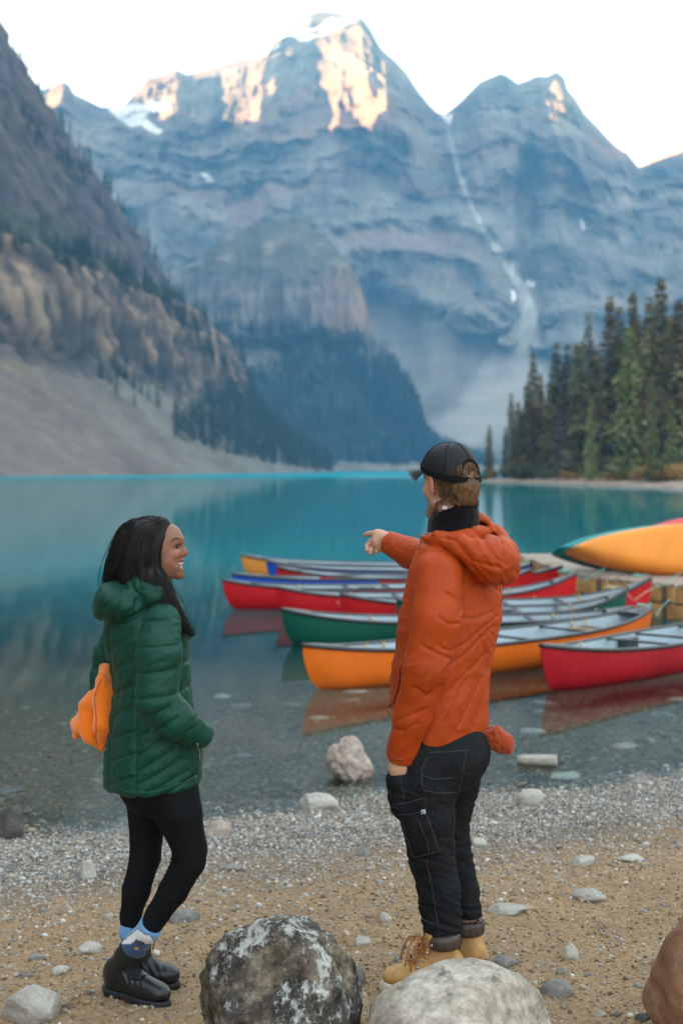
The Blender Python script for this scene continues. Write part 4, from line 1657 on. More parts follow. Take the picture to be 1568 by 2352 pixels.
def ico(sub):
    bm = bmesh.new()
    bmesh.ops.create_icosphere(bm, subdivisions=sub, radius=1)
    V = np.array([v.co[:] for v in bm.verts])
    Fc = np.array([[v.index for v in f.verts] for f in bm.faces])
    bm.free()
    return V, Fc


ICO = {k: ico(k) for k in (1, 2, 4, 5, 6)}


def rock_shape(seed, sub=4, planes=9, rough=0.10, flat=0.0, detail=1.0):
    """unit rock: sphere cut by soft planes, then roughened"""
    V, Fc = ICO[sub]
    r = np.random.default_rng(seed)
    d = V.copy()
    R = np.ones(len(d))
    for _ in range(planes):
        n = r.normal(size=3)
        n /= np.linalg.norm(n)
        h = r.uniform(0.62, 0.95)
        c = d @ n
        lim = np.where(c > 0.05, h / np.maximum(c, 0.05), 9)
        R = smin(R, lim, 0.10)
    P_ = d * R[:, None]
    o = seed * 3.1
    n = fbm(P_ * 1.6 + o, 4, seed % 50) * 1.6 + fbm(P_ * 5 + o, 4, seed % 37) * 0.35 * detail
    if sub >= 5:
        n = n + fbm(P_ * 16 + o, 3, 5) * 0.10 * detail
    return P_ * (1 + rough * n)[:, None], Fc


def m_stone(name, a, b, spots=0.0, spot_c=(0.03, 0.03, 0.03), scale=9, bump=0.5):
    t = NT(name)
    oi = t.n('ObjectInfo')
    n = t.noise(scale, 6, 0.62)
    c = t.ramp(n, [(0.28, a), (0.72, b)])
    f = t.noise(scale * 9, 4, 0.7)
    c = t.mix(0.35, c, t.ramp(f, [(0.3, 0.25), (0.7, 0.75)]), 'OVERLAY')
    if spots:
        c = t.mix(t.ramp(t.noise(scale * 1.7, 5, 0.7), [(0.56, 0.0), (0.68, spots)]), c, spot_c)
    hs = t.n('HueSaturation')
    t.l(c, hs.inputs['Color'])
    t.l(t.math('MULTIPLY_ADD', oi.outputs['Random'], 0.35), hs.inputs['Value'])
    hs.inputs['Value'].links[0].from_node.inputs[2].default_value = 0.8
    t.base(hs.outputs[0]).set(Roughness=0.88, Specular_IOR_Level=0.25)
    t.bump(t.math('ADD', n, t.math('MULTIPLY', f, 0.4)), bump, 0.012)
    return t.m


M_ST_PALE = m_stone('pale_limestone', (0.30, 0.27, 0.235), (0.50, 0.465, 0.41), 0.4, (0.2, 0.18, 0.16))
M_ST_GREY = m_stone('grey_stone', (0.13, 0.125, 0.12), (0.30, 0.285, 0.26), 0.5, (0.08, 0.075, 0.07))
M_ST_DARK = m_stone('dark_stone', (0.04, 0.038, 0.036), (0.15, 0.14, 0.13), 0.5, (0.22, 0.2, 0.18))
M_ST_PINK = m_stone('pinkish_stone', (0.26, 0.195, 0.165), (0.44, 0.37, 0.32), 0.5, (0.14, 0.11, 0.09))


def m_lichen():
    t = NT('lichen_crusted_rock')
    sep = t.n('SeparateXYZ')
    t.l(t.co(), sep.inputs[0])
    n = t.noise(7, 7, 0.68)
    n2 = t.noise(24, 6, 0.72)
    n3 = t.noise(4.2, 5, 0.6)
    mp = t.noise(9, 9, 0.78, stretch=(1.3, 1, 0.75))
    c = t.ramp(n2, [(0.36, (0.05, 0.038, 0.028)), (0.52, (0.17, 0.135, 0.098)), (0.66, (0.33, 0.28, 0.21))])
    dark = t.ramp(n, [(0.44, 0.0), (0.54, 0.92)])
    c = t.mix(dark, c, t.ramp(n2, [(0.35, (0.022, 0.02, 0.019)), (0.7, (0.085, 0.075, 0.068))]))
    hi = t.math('ADD', t.math('MULTIPLY', sep.outputs[2], 0.50), mp)
    hi = t.math('ADD', hi, t.math('MULTIPLY', t.math('SUBTRACT', n3, 0.5), 0.45))
    hi = t.math('ADD', hi, t.math('MULTIPLY', t.math('SUBTRACT', t.noise(55, 4, 0.7), 0.5), 0.28))
    w = t.ramp(hi, [(0.61, 0.0), (0.66, 0.92)])
    c = t.mix(w, c, t.ramp(n2, [(0.3, (0.36, 0.355, 0.325)), (0.7, (0.62, 0.61, 0.57))]))
    t.base(c).set(Roughness=0.92, Specular_IOR_Level=0.15)
    t.bump(t.math('ADD', n, t.math('ADD', t.math('MULTIPLY', n2, 0.8), t.math('MULTIPLY', w, 0.16))), 0.9, 0.03)
    return t.m


def m_cream():
    t = NT('cream_boulder')
    n = t.noise(4.5, 6, 0.62, stretch=(1, 1, 2.2))
    n2 = t.noise(26, 6, 0.7)
    st = t.noise(7, 6, 0.7, stretch=(1.4, 1.0, 3.5))
    c = t.ramp(n, [(0.28, (0.23, 0.185, 0.14)), (0.5, (0.37, 0.315, 0.25)), (0.75, (0.50, 0.455, 0.395))])
    c = t.mix(0.6, c, t.ramp(n2, [(0.36, 0.2), (0.64, 0.8)]), 'OVERLAY')
    c = t.mix(t.ramp(st, [(0.585, 0.0), (0.66, 0.8)]), c, (0.10, 0.09, 0.085))
    c = t.mix(t.ramp(t.noise(15, 3), [(0.70, 0.0), (0.75, 0.7)]), c, (0.13, 0.07, 0.05))
    t.base(c).set(Roughness=0.85, Specular_IOR_Level=0.25)
    t.bump(t.math('ADD', n, t.math('MULTIPLY', n2, 0.5)), 0.55, 0.015)
    return t.m


def m_rust():
    t = NT('rust_boulder')
    n = t.noise(5, 6, 0.6)
    n2 = t.noise(30, 5, 0.7)
    c = t.ramp(n, [(0.28, (0.11, 0.055, 0.032)), (0.5, (0.26, 0.135, 0.075)), (0.74, (0.40, 0.25, 0.155))])
    c = t.mix(0.4, c, t.ramp(n2, [(0.3, 0.25), (0.7, 0.75)]), 'OVERLAY')
    c = t.mix(t.ramp(t.noise(9, 5, 0.7), [(0.6, 0.0), (0.7, 0.6)]), c, (0.10, 0.09, 0.075))
    t.base(c).set(Roughness=0.85, Specular_IOR_Level=0.25)
    t.bump(t.math('ADD', n, t.math('MULTIPLY', n2, 0.5)), 0.6, 0.015)
    return t.m


def rock(name, label, cat, c, r, seed, mat, sub=4, rz=0.0, ry=0.0, group=None, **kw):
    V, Fc = rock_shape(seed, sub, **kw)
    V = V * np.array(r)
    M = np.array(Matrix.Rotation(rz, 3, 'Z') @ Matrix.Rotation(ry, 3, 'Y'))
    V = V @ M.T + np.array(c)
    o = mk(name, V, Fc, mat, loc=c)
    return tag(o, label, cat, group)


def hit(px, py, water=False):
    d = 5.0
    for _ in range(40):
        x = (px - CX) / F * d
        z = gz(x, d)
        if water:
            z = max(z, 0)
        d = 0.5 * d + 0.5 * (CAMH - z) * F / (py - HZ)
    return np.array([(px - CX) / F * d, d, z])


rock('boulder', 'big dark boulder crusted with white lichen between the two people', 'boulder', (-0.20, 4.24, 0.395), (0.258, 0.27, 0.305), 12, m_lichen(), 6, rz=2.7, planes=7, rough=0.095, detail=1.8)
rock('boulder', 'large smooth cream boulder in front of the man\'s boots', 'boulder', (0.372, 4.27, 0.315), (0.335, 0.29, 0.245), 23, m_cream(), 6, rz=0.9, ry=0.10, planes=6, rough=0.06, detail=0.6)
rock('boulder', 'reddish brown boulder cut off by the right edge of the photo', 'boulder', (1.155, 4.40, 0.50), (0.235, 0.24, 0.27), 31, m_rust(), 6, rz=0.3, planes=7, rough=0.06, detail=0.7)

STONES = [  # centre x, base y, width px, height px, material, label
    (74, 2343, 162, 68, M_ST_PALE, 'broad flat pale stone in the bottom left corner'),
    (16, 1925, 66, 70, M_ST_DARK, 'dark rock with pale top at the water\'s edge by the left border'),
    (798, 1788, 106, 96, M_ST_PINK, 'craggy pinkish brown rock standing in the shallows between the people'),
    (729, 1862, 92, 34, M_ST_PALE, 'pale low stone at the waterline left of the man'),
    (1225, 1848, 70, 34, M_ST_PALE, 'pale rounded stone at the waterline right of the man'),
    (500, 1921, 60, 32, M_ST_PINK, 'pinkish stone on the gravel right of the woman\'s knees'),
    (203, 2016, 44, 40, M_ST_PALE, 'whitish stone half sunk in gravel left of the woman\'s legs'),
    (1344, 1986, 58, 20, M_ST_PALE, 'white sharp edged stone on the sand, left of a similar one at right'),
    (1452, 1979, 66, 16, M_ST_PALE, 'thin white stone on the sand nearest the right border'),
    (1358, 2070, 88, 22, M_ST_PALE, 'flat white stone on the sand below the pair of white stones'),
    (1168, 2102, 96, 18, M_ST_PALE, 'long thin white stone lying right of the man\'s calf'),
    (424, 2118, 78, 24, M_ST_GREY, 'long grey stone behind the woman\'s boots'),
    (883, 2118, 32, 22, M_ST_PALE, 'small round white stone left of the man\'s shin'),
    (832, 2172, 40, 24, M_ST_PALE, 'small white stone left of the man\'s boot, above the grey one'),
    (199, 2192, 66, 26, M_ST_PALE, 'oval pale stone left of the woman\'s boots'),
    (817, 2260, 44, 40, M_ST_GREY, 'grey stone wedged behind the right flank of the lichen boulder'),
    (1158, 2224, 64, 34, M_ST_GREY, 'grey stone right of the man\'s rear boot'),
    (1312, 2202, 36, 32, M_ST_PALE, 'upright small pale stone right of the grey stone'),
    (1279, 2288, 74, 38, M_ST_GREY, 'grey pale stone right of the cream boulder'),
    (86, 2204, 46, 12, M_ST_GREY, 'flat grey chip near the left border above the flat pale stone'),
    (138, 2236, 42, 16, M_ST_PALE, 'small pale stone left of the woman\'s heel'),
    (62, 2246, 40, 12, M_ST_GREY, 'thin grey stone just above the broad flat stone'),
    (1098, 1942, 40, 16, M_ST_PALE, 'pale stone on the gravel right of the man\'s thigh'),
    (834, 1966, 42, 14, M_ST_GREY, 'low grey stone on the gravel left of the man\'s knee'),
    (531, 2001, 50, 16, M_ST_GREY, 'low grey stone on the gravel below the pinkish one'),
    (1234, 1950, 22, 10, M_ST_PALE, 'tiny pale stone on the gravel edge at right'),
    (1476, 2345, 42, 18, M_ST_DARK, 'dark stone beside the foot of the reddish boulder'),
    (1380, 2336, 26, 12, M_ST_PALE, 'small pale stone between the cream and reddish boulders'),
    (250, 2110, 24, 14, M_ST_PALE, 'small pale stone left of the woman\'s socks'),
    (345, 2168, 20, 10, M_ST_GREY, 'little grey stone right of the woman\'s sock'),
    (700, 2060, 18, 10, M_ST_PALE, 'little pale pebble stone on the sand between the people'),
    (1290, 2236, 26, 14, M_ST_GREY, 'little grey stone above the grey pale stone at right'),
]
for i, (px, py, w, h, mt, lab) in enumerate(STONES):
    c = hit(px, py, True)
    s = c[1] / F
    rx = w / 2 * s
    hh = h * s / 0.97
    ry_ = max(rx * 0.7, hh * 0.5)
    c2 = np.array([c[0], c[1] + ry_ * 0.6, c[2] + hh * (0.28 if w > 85 or py < 1940 else 0.12)])
    in_w = py < 1800
    rock('stone' if w < 90 else 'rock', lab, 'stone' if w < 90 else 'rock', c2, (rx * 1.06, ry_, hh * (0.62 if i == 2 else 0.80)), 100 + i, mt, 5 if w > 85 else 4, rz=0.25 * (i % 3 - 1), planes=14 if i == 2 else 8, rough=0.22 if i == 2 else 0.09, detail=1.6 if i == 2 else 1.0)

# driftwood block in the shallows
c = hit(1240, 1756, True)
g = MB()
ring = []
for x_, s_ in ((-0.155, 0.7), (-0.11, 0.95), (0.0, 1.0), (0.105, 1.05), (0.122, 0.95)):
    for a in np.linspace(0, 2 * math.pi, 11)[:-1]:
        q = 1 + 0.10 * math.sin(3 * a + 1)
        ring.append((x_, 0.075 * s_ * q * math.cos(a), 0.042 * s_ * q * math.sin(a)))
R_ = np.array(ring)
fs = grid_faces(5, 10, True).tolist() + [list(range(10))[::-1], list(range(40, 50))]
R_ = R_ @ np.array(Matrix.Rotation(-0.12, 3, 'Z')).T + c + np.array([0, 0.05, 0.02])
mw = NT('bleached_wood')
gn = mw.noise(9, 5, 0.6, stretch=(0.8, 9, 9))
mw.base(mw.ramp(gn, [(0.3, (0.20, 0.17, 0.13)), (0.7, (0.50, 0.455, 0.39))])).set(Roughness=0.85)
mw.bump(gn, 0.5, 0.006)
tag(mk('driftwood_block', R_, fs, mw.m, loc=(c[0], c[1], 0)), 'short bleached driftwood block floating in the shallows right of the man', 'driftwood')

# flat stones lying under the clear shallows
drowned = []
for i in range(34):
    px, py = random.uniform(0, 1568), random.uniform(1500, 1800) if i % 3 else random.uniform(1440, 1600)
    d0 = CAMH * F / (py - HZ) * 1.0
    x0 = (px - CX) / F * d0
    zz = gz(x0, d0)
    r_ = random.uniform(0.05, 0.16)
    drowned.append(rock('stone', 'flat drowned stone seen dimly through the shallow water', 'stone', (x0, d0, zz), (r_, r_ * 0.8, r_ * 0.25), 200 + i, random.choice([M_ST_PALE, M_ST_GREY, M_ST_PINK]), 4, rz=i, group='flat stones under the shallows'))
rank(drowned, seen_x, 'flat stone under the shallow water, %s from the left of the drowned ones')


# gravel and pebbles, one mesh nobody could count
def pebbles(name, n, xy, sizes, palette, label, flat=(0.45, 0.9), lift=0.25):
    V0, F0 = ICO[1]
    x, y = xy
    n = len(x)
    r = sizes
    z = ground_z(x, y)
    S = np.stack([r * RNG.uniform(0.8, 1.35, n), r * RNG.uniform(0.6, 1.0, n), r * RNG.uniform(*flat, n)], -1)
    a = RNG.uniform(0, 6.28, n)
    b = RNG.normal(0, 0.3, n)
    jit = 1 + RNG.normal(0, 0.14, (n, len(V0)))
    P_ = V0[None] * jit[..., None] * S[:, None, :]
    cb, sb = np.cos(b)[:, None], np.sin(b)[:, None]
    px_ = P_[..., 0] * cb + P_[..., 2] * sb
    pz_ = -P_[..., 0] * sb + P_[..., 2] * cb
    ca, sa = np.cos(a)[:, None], np.sin(a)[:, None]
    X = px_ * ca - P_[..., 1] * sa + x[:, None]
    Y = px_ * sa + P_[..., 1] * ca + y[:, None]
    Z = pz_ + (z + S[:, 2] * lift)[:, None]
    V = np.stack([X, Y, Z], -1).reshape(-1, 3)
    Fc = (F0[None] + (np.arange(n) * len(V0))[:, None, None]).reshape(-1, 3)
    pal = np.array(palette)
    cidx = RNG.integers(0, len(pal), n)
    col = pal[cidx] * RNG.uniform(0.7, 1.3, n)[:, None]
    col = np.repeat(col, len(V0), 0)
    o = mk(name, V, Fc, M_GRAVEL, col=np.clip(col, 0, 1), smooth=True)
    return tag(o, label, kind='stuff')


tg = NT('gravel_stone')
ag = tg.n('Attribute', attribute_name='Col')
ng = tg.noise(90, 4, 0.7)
tg.base(tg.mix(0.4, ag.outputs['Color'], tg.ramp(ng, [(0.3, 0.25), (0.7, 0.75)]), 'OVERLAY')).set(Roughness=0.82, Specular_IOR_Level=0.3)
M_GRAVEL = tg.m

PAL = [tuple(1.15 * a + 0.06 for a in q) for q in [(0.12, 0.115, 0.11), (0.165, 0.16, 0.15), (0.21, 0.20, 0.185), (0.26, 0.245, 0.22), (0.32, 0.30, 0.27), (0.40, 0.375, 0.335), (0.25, 0.19, 0.13), (0.20, 0.14, 0.09), (0.30, 0.225, 0.15), (0.08, 0.073, 0.066), (0.22, 0.165, 0.11)]]


def spread(n, s_lo, s_hi, peak, ylo=3.4, yhi=11):
    """random points with s (distance up the beach) in a band, inside a generous view wedge"""
    X, Y = [], []
    while sum(map(len, X)) < n:
        y = RNG.uniform(ylo, yhi, n * 3)
        x = RNG.uniform(-1, 1, n * 3) * (0.30 * y + 0.4)
        s = wl(x) - y + fbm(np.stack([x * 0.9, y * 0.9, 0 * x], -1), 3, 77) * 0.8
        dens = np.interp(s, *zip(*peak))
        k = (s > s_lo) & (s < s_hi) & (RNG.random(n * 3) < dens)
        X.append(x[k])
        Y.append(y[k])
    return np.concatenate(X)[:n], np.concatenate(Y)[:n]


xy = spread(60000, -0.5, 3.0, [(-0.5, 0.35), (0.0, 0.9), (0.4, 1), (1.0, 1), (1.5, 0.5), (2.1, 0.12), (3.0, 0.0)])
pebbles('gravel', 0, xy, np.clip(RNG.lognormal(math.log(0.0052), 0.42, 60000), 0.0025, 0.024), PAL, 'grey and tan gravel band along the waterline')
xy = spread(9000, 1.6, 5.5, [(1.6, 0.6), (3, 0.55), (4.5, 0.9), (5.5, 1)], 3.4, 7.5)
pebbles('gravel', 0, xy, np.clip(RNG.lognormal(math.log(0.0042), 0.55, 9000), 0.0018, 0.016), PAL, 'loose pebbles scattered over the sand')
xy = spread(16000, 1.4, 5.5, [(1.4, 0.5), (2.5, 1), (5.5, 1)], 3.4, 7.5)
pebbles('dirt', 0, xy, np.clip(RNG.lognormal(math.log(0.0040), 0.5, 16000), 0.0018, 0.012), [(0.30, 0.19, 0.10), (0.235, 0.145, 0.078), (0.37, 0.25, 0.145), (0.19, 0.12, 0.066)], 'crumbs of damp brown sand on the beach')
xy = spread(15000, -8, -0.2, [(-8, 0.35), (-3, 0.6), (-0.2, 1)], 7.0, 17)
pebbles('gravel', 0, xy, np.clip(RNG.lognormal(math.log(0.011), 0.5, 15000), 0.004, 0.05), [(0.22, 0.175, 0.12), (0.26, 0.21, 0.15), (0.19, 0.15, 0.10), (0.29, 0.245, 0.18), (0.23, 0.165, 0.10)], 'drowned pebbles on the lake floor by the beach', flat=(0.3, 0.6))

# ================================================================ people
from mathutils.bvhtree import BVHTree


def fabric(name, c, rough=0.55, weave=500, wr=0.25, sheen=0.0, var=0.10, wscale=22, spec=0.35, crease=0.0):
    t = NT(name)
    c = np.array(c, float)
    n = t.noise(9, 4)
    t.base(t.ramp(n, [(0.3, tuple(c * (1 - var))), (0.7, tuple(np.minimum(c * (1 + var), 1)))]))
    t.set(Roughness=rough, Specular_IOR_Level=spec, Sheen_Weight=sheen, Sheen_Roughness=0.4)
    h = t.math('ADD', t.math('MULTIPLY', t.noise(wscale, 4, 0.55), 1.0), t.math('MULTIPLY', t.noise(weave, 2), 0.05))
    t.bump(h, wr, 0.012)
    return t.m


def skin(name, c, ss=0.08):
    t = NT(name)
    at = t.n('Attribute', attribute_name='Col')
    n = t.noise(60, 4)
    col = t.mix(0.18, at.outputs['Color'], t.ramp(n, [(0.3, 0.3), (0.7, 0.7)]), 'OVERLAY')
    t.base(col).set(Roughness=0.47, Specular_IOR_Level=0.4, Subsurface_Weight=ss, Subsurface_Scale=0.01)
    t.b.inputs['Subsurface Radius'].default_value = (1, 0.4, 0.2)
    t.bump(t.noise(300, 3), 0.12, 0.002)
    return t.m


class Surf:
    """finds points of a mesh along sight lines"""

    def __init__(self, objs):
        V, Fc = [], []
        for o in objs:
            off = len(V)
            w = world_loc(o)
            V += [v.co + w for v in o.data.vertices]
            Fc += [[i + off for i in p.vertices] for p in o.data.polygons]
        self.t = BVHTree.FromPolygons(V, Fc)

    def at(self, px, py, lift=0.0):
        o = Vector((0, 0, CAMH))
        d = Vector(((px - CX) / F, 1, -(py - HZ) / F)).normalized()
        p, n, i, q = self.t.ray_cast(o, d)
        if p is None:
            p, n, i, q = self.t.find_nearest(Vector(P(px, py, 4.9)))
        if n.y > 0:
            n = -n
        return np.array(p + n * lift), np.array(n)

    def line(self, pts, lift=0.001, step=6):
        out = []
        for (x0, y0), (x1, y1) in zip(pts, pts[1:]):
            m = max(1, int(math.hypot(x1 - x0, y1 - y0) / step))
            for k in range(m):
                out.append(self.at(x0 + (x1 - x0) * k / m, y0 + (y1 - y0) * k / m, lift)[0])
        out.append(self.at(*pts[-1], lift)[0])
        return out

    def patch(self, quad, nu, nv, thick):
        """raised patch; quad = 4 corners (tl, tr, br, bl) in the measuring frame"""
        (ax, ay), (bx, by), (cx, cy), (dx, dy) = quad
        V, top = [], []
        for j in range(nv):
            for i in range(nu):
                u, v = i / (nu - 1), j / (nv - 1)
                x = (ax * (1 - u) + bx * u) * (1 - v) + (dx * (1 - u) + cx * u) * v
                y = (ay * (1 - u) + by * u) * (1 - v) + (dy * (1 - u) + cy * u) * v
                e = min(u, 1 - u, v, 1 - v)
                p, n = self.at(x, y, 0.0)
                V.append(p + n * thick * (0.55 + 0.45 * min(1, e * 6)))
                top.append(p - n * 0.004)
        Fc = grid_faces(nv, nu)[:, ::-1].tolist()
        n_ = nu * nv
        rim = list(range(nu)) + [nu * k + nu - 1 for k in range(1, nv)] + [n_ - 1 - k for k in range(1, nu)] + [nu * (nv - 1 - k) for k in range(1, nv - 1)]
        for a, b in zip(rim, rim[1:] + rim[:1]):
            Fc.append([a, b, b + n_, a + n_])
        return np.array(V + top), Fc


def tubes(paths, r, n=5):
    g = MB()
    for p in paths:
        g.tube(p, r, n)
    return g


def quilt(t):
    return 0.0085 * np.abs(np.sin(np.pi * t)) ** 0.30 - 0.0070


def curve_pts(pts, n):
    """smooth path through the points"""
    pts = np.asarray(pts, float)
    m = len(pts)
    t = np.linspace(0, m - 1, n)
    i = np.clip(t.astype(int), 0, m - 2)
    f = (t - i)[:, None]
    p0 = pts[np.clip(i - 1, 0, m - 1)]
    p1, p2 = pts[i], pts[i + 1]
    p3 = pts[np.clip(i + 2, 0, m - 1)]
    return 0.5 * (2 * p1 + (p2 - p0) * f + (2 * p0 - 5 * p1 + 4 * p2 - p3) * f ** 2 + (3 * p1 - p0 - 3 * p2 + p3) * f ** 3)


def strands(locks, per, r0=0.0011, seed=1, wob=0.006, n=12):
    """hair: thin tapering tubes following guide locks (points, radii)"""
    r = np.random.default_rng(seed)
    V, Fc, off = [], [], 0
    for pts, rad, cnt in locks:
        c = curve_pts(pts, n)
        rr = np.interp(np.linspace(0, 1, n), np.linspace(0, 1, len(rad)), rad)
        T = np.gradient(c, axis=0)
        T /= np.linalg.norm(T, axis=1, keepdims=True) + 1e-9
        S = np.cross(T, np.array([0, 1, 0.2]))
        S /= np.linalg.norm(S, axis=1, keepdims=True) + 1e-9
        B = np.cross(S, T)
        for _ in range(int(cnt * per)):
            a = r.uniform(0, 6.283)
            q = r.uniform(0.86, 1.06)
            ph = r.uniform(0, 6.28, 2)
            t = np.linspace(0, 1, n)
            end = r.uniform(0.75, 1.06)
            path = c + (S * math.cos(a) + B * math.sin(a)) * (rr * q)[:, None]
            path = path + S * (wob * np.sin(t * r.uniform(2, 5) + ph[0]) * t)[:, None] + B * (wob * np.sin(t * r.uniform(2, 5) + ph[1]) * t)[:, None]
            if end < 1:
                k = np.linspace(0, end * (n - 1), n)
                path = np.stack([np.interp(k, np.arange(n), path[:, j]) for j in range(3)], -1)
            w = r0 * (1 - 0.75 * t ** 2) * r.uniform(0.7, 1.4)
            for i in range(n):
                for k in range(3):
                    an = k * 2.094
                    V.append(path[i] + w[i] * (S[i] * math.cos(an) + B[i] * math.sin(an)))
            Fc.append(grid_faces(n, 3, True) + off)
            off += n * 3
    return np.array(V), np.concatenate(Fc)


# ---------------------------------------------------------------- the woman
YW = 4.86
SW = YW / F


def w(px, py, dy=0.0):
    if py < 1345:                      # the head keeps its two sides level
        return P(px, py, YW) + np.array([0, dy, 0])
    return P(px, py, YW + dy)


def zw(py):
    return CAMH - (py - HZ) / F * YW


def xw(px):
    return (px - CX) / F * YW


M_SKIN_W = skin('brown_skin', None)
M_GREENJ = fabric('green_nylon', (0.0012, 0.046, 0.029), 0.52, 500, 0.28, 0.05, 0.12, 26, 0.25)
M_LEG = fabric('black_jersey', (0.006, 0.0065, 0.008), 0.75, 700, 0.08, 0.0, 0.2, 20, 0.12)
M_HAIRB = simple('black_hair', (0.010, 0.008, 0.008), 0.5, 0.3, 60, 0.0, spec=0.22)
M_BOOT = simple('black_leather', (0.009, 0.009, 0.010), 0.36, 0.3, 14, 0.15, 90, 0.003)
M_SOLE = simple('black_rubber', (0.011, 0.0115, 0.013), 0.7, 0.3, 30, 0.2, 120, 0.003)
M_ELAST = simple('black_elastic', (0.006, 0.006, 0.007), 0.9, 0.2, 200)
M_TOOTH = simple('teeth_white', (0.55, 0.49, 0.40), 0.35, 0.05)
M_LIP = simple('dark_lips', (0.12, 0.035, 0.032), 0.35, 0.15, 200)
M_BROWH = simple('brow_hair', (0.012, 0.008, 0.007), 0.7, 0.2)
M_EYE = simple('dark_eye', (0.012, 0.008, 0.006), 0.08, 0.1)
M_FLEECE = fabric('orange_fleece', (0.86, 0.20, 0.018), 0.95, 900, 0.5, 0.5, 0.14, 260, 0.1)
M_SOCK = None
TH = math.radians(25)
FW = np.array([math.cos(TH), math.sin(TH), 0])       # the way her chest faces
RW = np.array([FW[1], -FW[0], 0])                    # her right hand side

YG_W = gz(xw(330), YW)
woman_origin = (xw(325), YW, YG_W)


def torso_secs(rows):
    out = []
    for py, cx, hw, b in rows:
        h = hw * SW
        a = math.sqrt(max(h * h - (b * math.sin(TH)) ** 2, 0.0025)) / math.cos(TH)
        out.append((zw(py), xw(cx), YW, a, b))
    return out


# --- body: head, neck, trunk, arms and legs as one surface
head_parts = [
    s_ell(w(353, 1255), (0.094, 0.072, 0.092)),
    s_ell(w(380, 1266), (0.054, 0.060, 0.090), np.array(Matrix.Rotation(-0.12, 3, 'Y'))),
    s_ell(w(394, 1236), (0.036, 0.054, 0.046)),
]
for sy in (-1, 1):
    head_parts += [s_round(w(364, 1304, sy * 0.050), w(408, 1317, sy * 0.010), 0.025, 0.016),
                   s_round(w(388, 1288, sy * 0.036), w(402, 1300, sy * 0.026), 0.024, 0.018),
                   s_ell(w(403, 1272, sy * 0.036), (0.020, 0.018, 0.016)),
                   s_round(w(407, 1240, sy * 0.030), w(414, 1240, sy * 0.006), 0.010, 0.010)]
head_parts.append(s_round(w(412, 1318), w(414, 1321), 0.015, 0.0135))
_head = s_union(head_parts, 0.016)
_nose = s_union([s_round(w(414, 1247), w(424, 1266), 0.006, 0.009), s_round(w(424, 1267), w(427, 1271), 0.010, 0.0095),
                 s_round(w(418, 1274, -0.011), w(421, 1272, 0), 0.008, 0.008), s_round(w(418, 1274, 0.011), w(421, 1272, 0), 0.008, 0.008)], 0.006)
_lips = s_union([s_ell(w(416, 1286), (0.012, 0.022, 0.007)), s_ell(w(414, 1309), (0.012, 0.019, 0.007))], 0.004)


def f_head_w(p):
    d = smin(smin(_head(p), _nose(p), 0.007), _lips(p), 0.007)
    for sy in (-1, 1):          # eye sockets
        d = -smin(-d, s_ell(w(415, 1255, sy * 0.031), (0.012, 0.012, 0.008))(p), 0.008)
    d = -smin(-d, s_ell(w(416, 1297, 0), (0.023, 0.030, 0.0070))(p), 0.005)      # open smile
    for sy in (-1, 1):          # fold from nostril to mouth corner
        d = -smin(-d, s_round(w(414, 1279, sy * 0.020), w(404, 1296, sy * 0.031), 0.0025, 0.003)(p), 0.006)
    return d


_rest_w = s_union([
    s_round(w(360, 1318), w(346, 1400), 0.050, 0.058),
    s_round(w(345, 1420), w(340, 1480), 0.09, 0.10), s_round(w(342, 1480), w(348, 1640), 0.095, 0.09), s_round(w(350, 1640), w(355, 1760), 0.09, 0.085),
    s_chain([w(366, 1430, -0.15), w(358, 1600, -0.20), w(455, 1682, -0.15)], [0.045, 0.042, 0.034]),
    s_chain([w(290, 1430, 0.14), w(228, 1560, 0.15), w(300, 1640, 0.16)], [0.032, 0.022, 0.022]),
    s_chain([w(385, 1780, -0.08), w(412, 1870, -0.08), w(437, 1966, -0.06), w(398, 2046, -0.04), w(343, 2132, -0.02), w(332, 2158, -0.015)], [0.080, 0.060, 0.042, 0.037, 0.024, 0.022]),
    s_chain([w(340, 1780, 0.08), w(338, 1900, 0.08), w(333, 1975, 0.08), w(312, 2050, 0.09), w(297, 2131, 0.10), w(290, 2230, 0.12)], [0.068, 0.048, 0.040, 0.036, 0.022, 0.024]),
], 0.03)


def f_body_w(p):
    return smin(f_head_w(p), _rest_w(p), 0.02)


def skin_col_w(V):
    c = np.tile(np.array([0.225, 0.100, 0.060]), (len(V), 1))
    q = V - w(402, 1276, -0.04)
    blush = np.exp(-((q / np.array([0.035, 0.05, 0.03])) ** 2).sum(1))
    c = lerp(c, np.array([0.33, 0.125, 0.085]), 0.7 * blush[:, None])
    l = np.exp(-(((V - w(418, 1288)) / np.array([0.014, 0.024, 0.008])) ** 2).sum(1)) + np.exp(-(((V - w(416, 1310)) / np.array([0.014, 0.022, 0.009])) ** 2).sum(1))
    return lerp(c, np.array([0.13, 0.038, 0.036]), np.clip(l * 1.2, 0, 1)[:, None])


lo = np.array([xw(185), 4.55, YG_W])
hi = np.array([xw(490), 5.15, zw(1185)])
woman = blob('person', f_body_w, lo, hi, 0.011, M_SKIN_W, None, dense=(((xw(290), xw(445), 0.0026),), ((YW - 0.085, YW + 0.085, 0.004),), ((zw(1360), zw(1185), 0.0026),)), smooth_n=1, loc=woman_origin, colf=skin_col_w)
tag(woman, 'smiling woman with long black hair in a green quilted jacket, black leggings and boots', 'person')

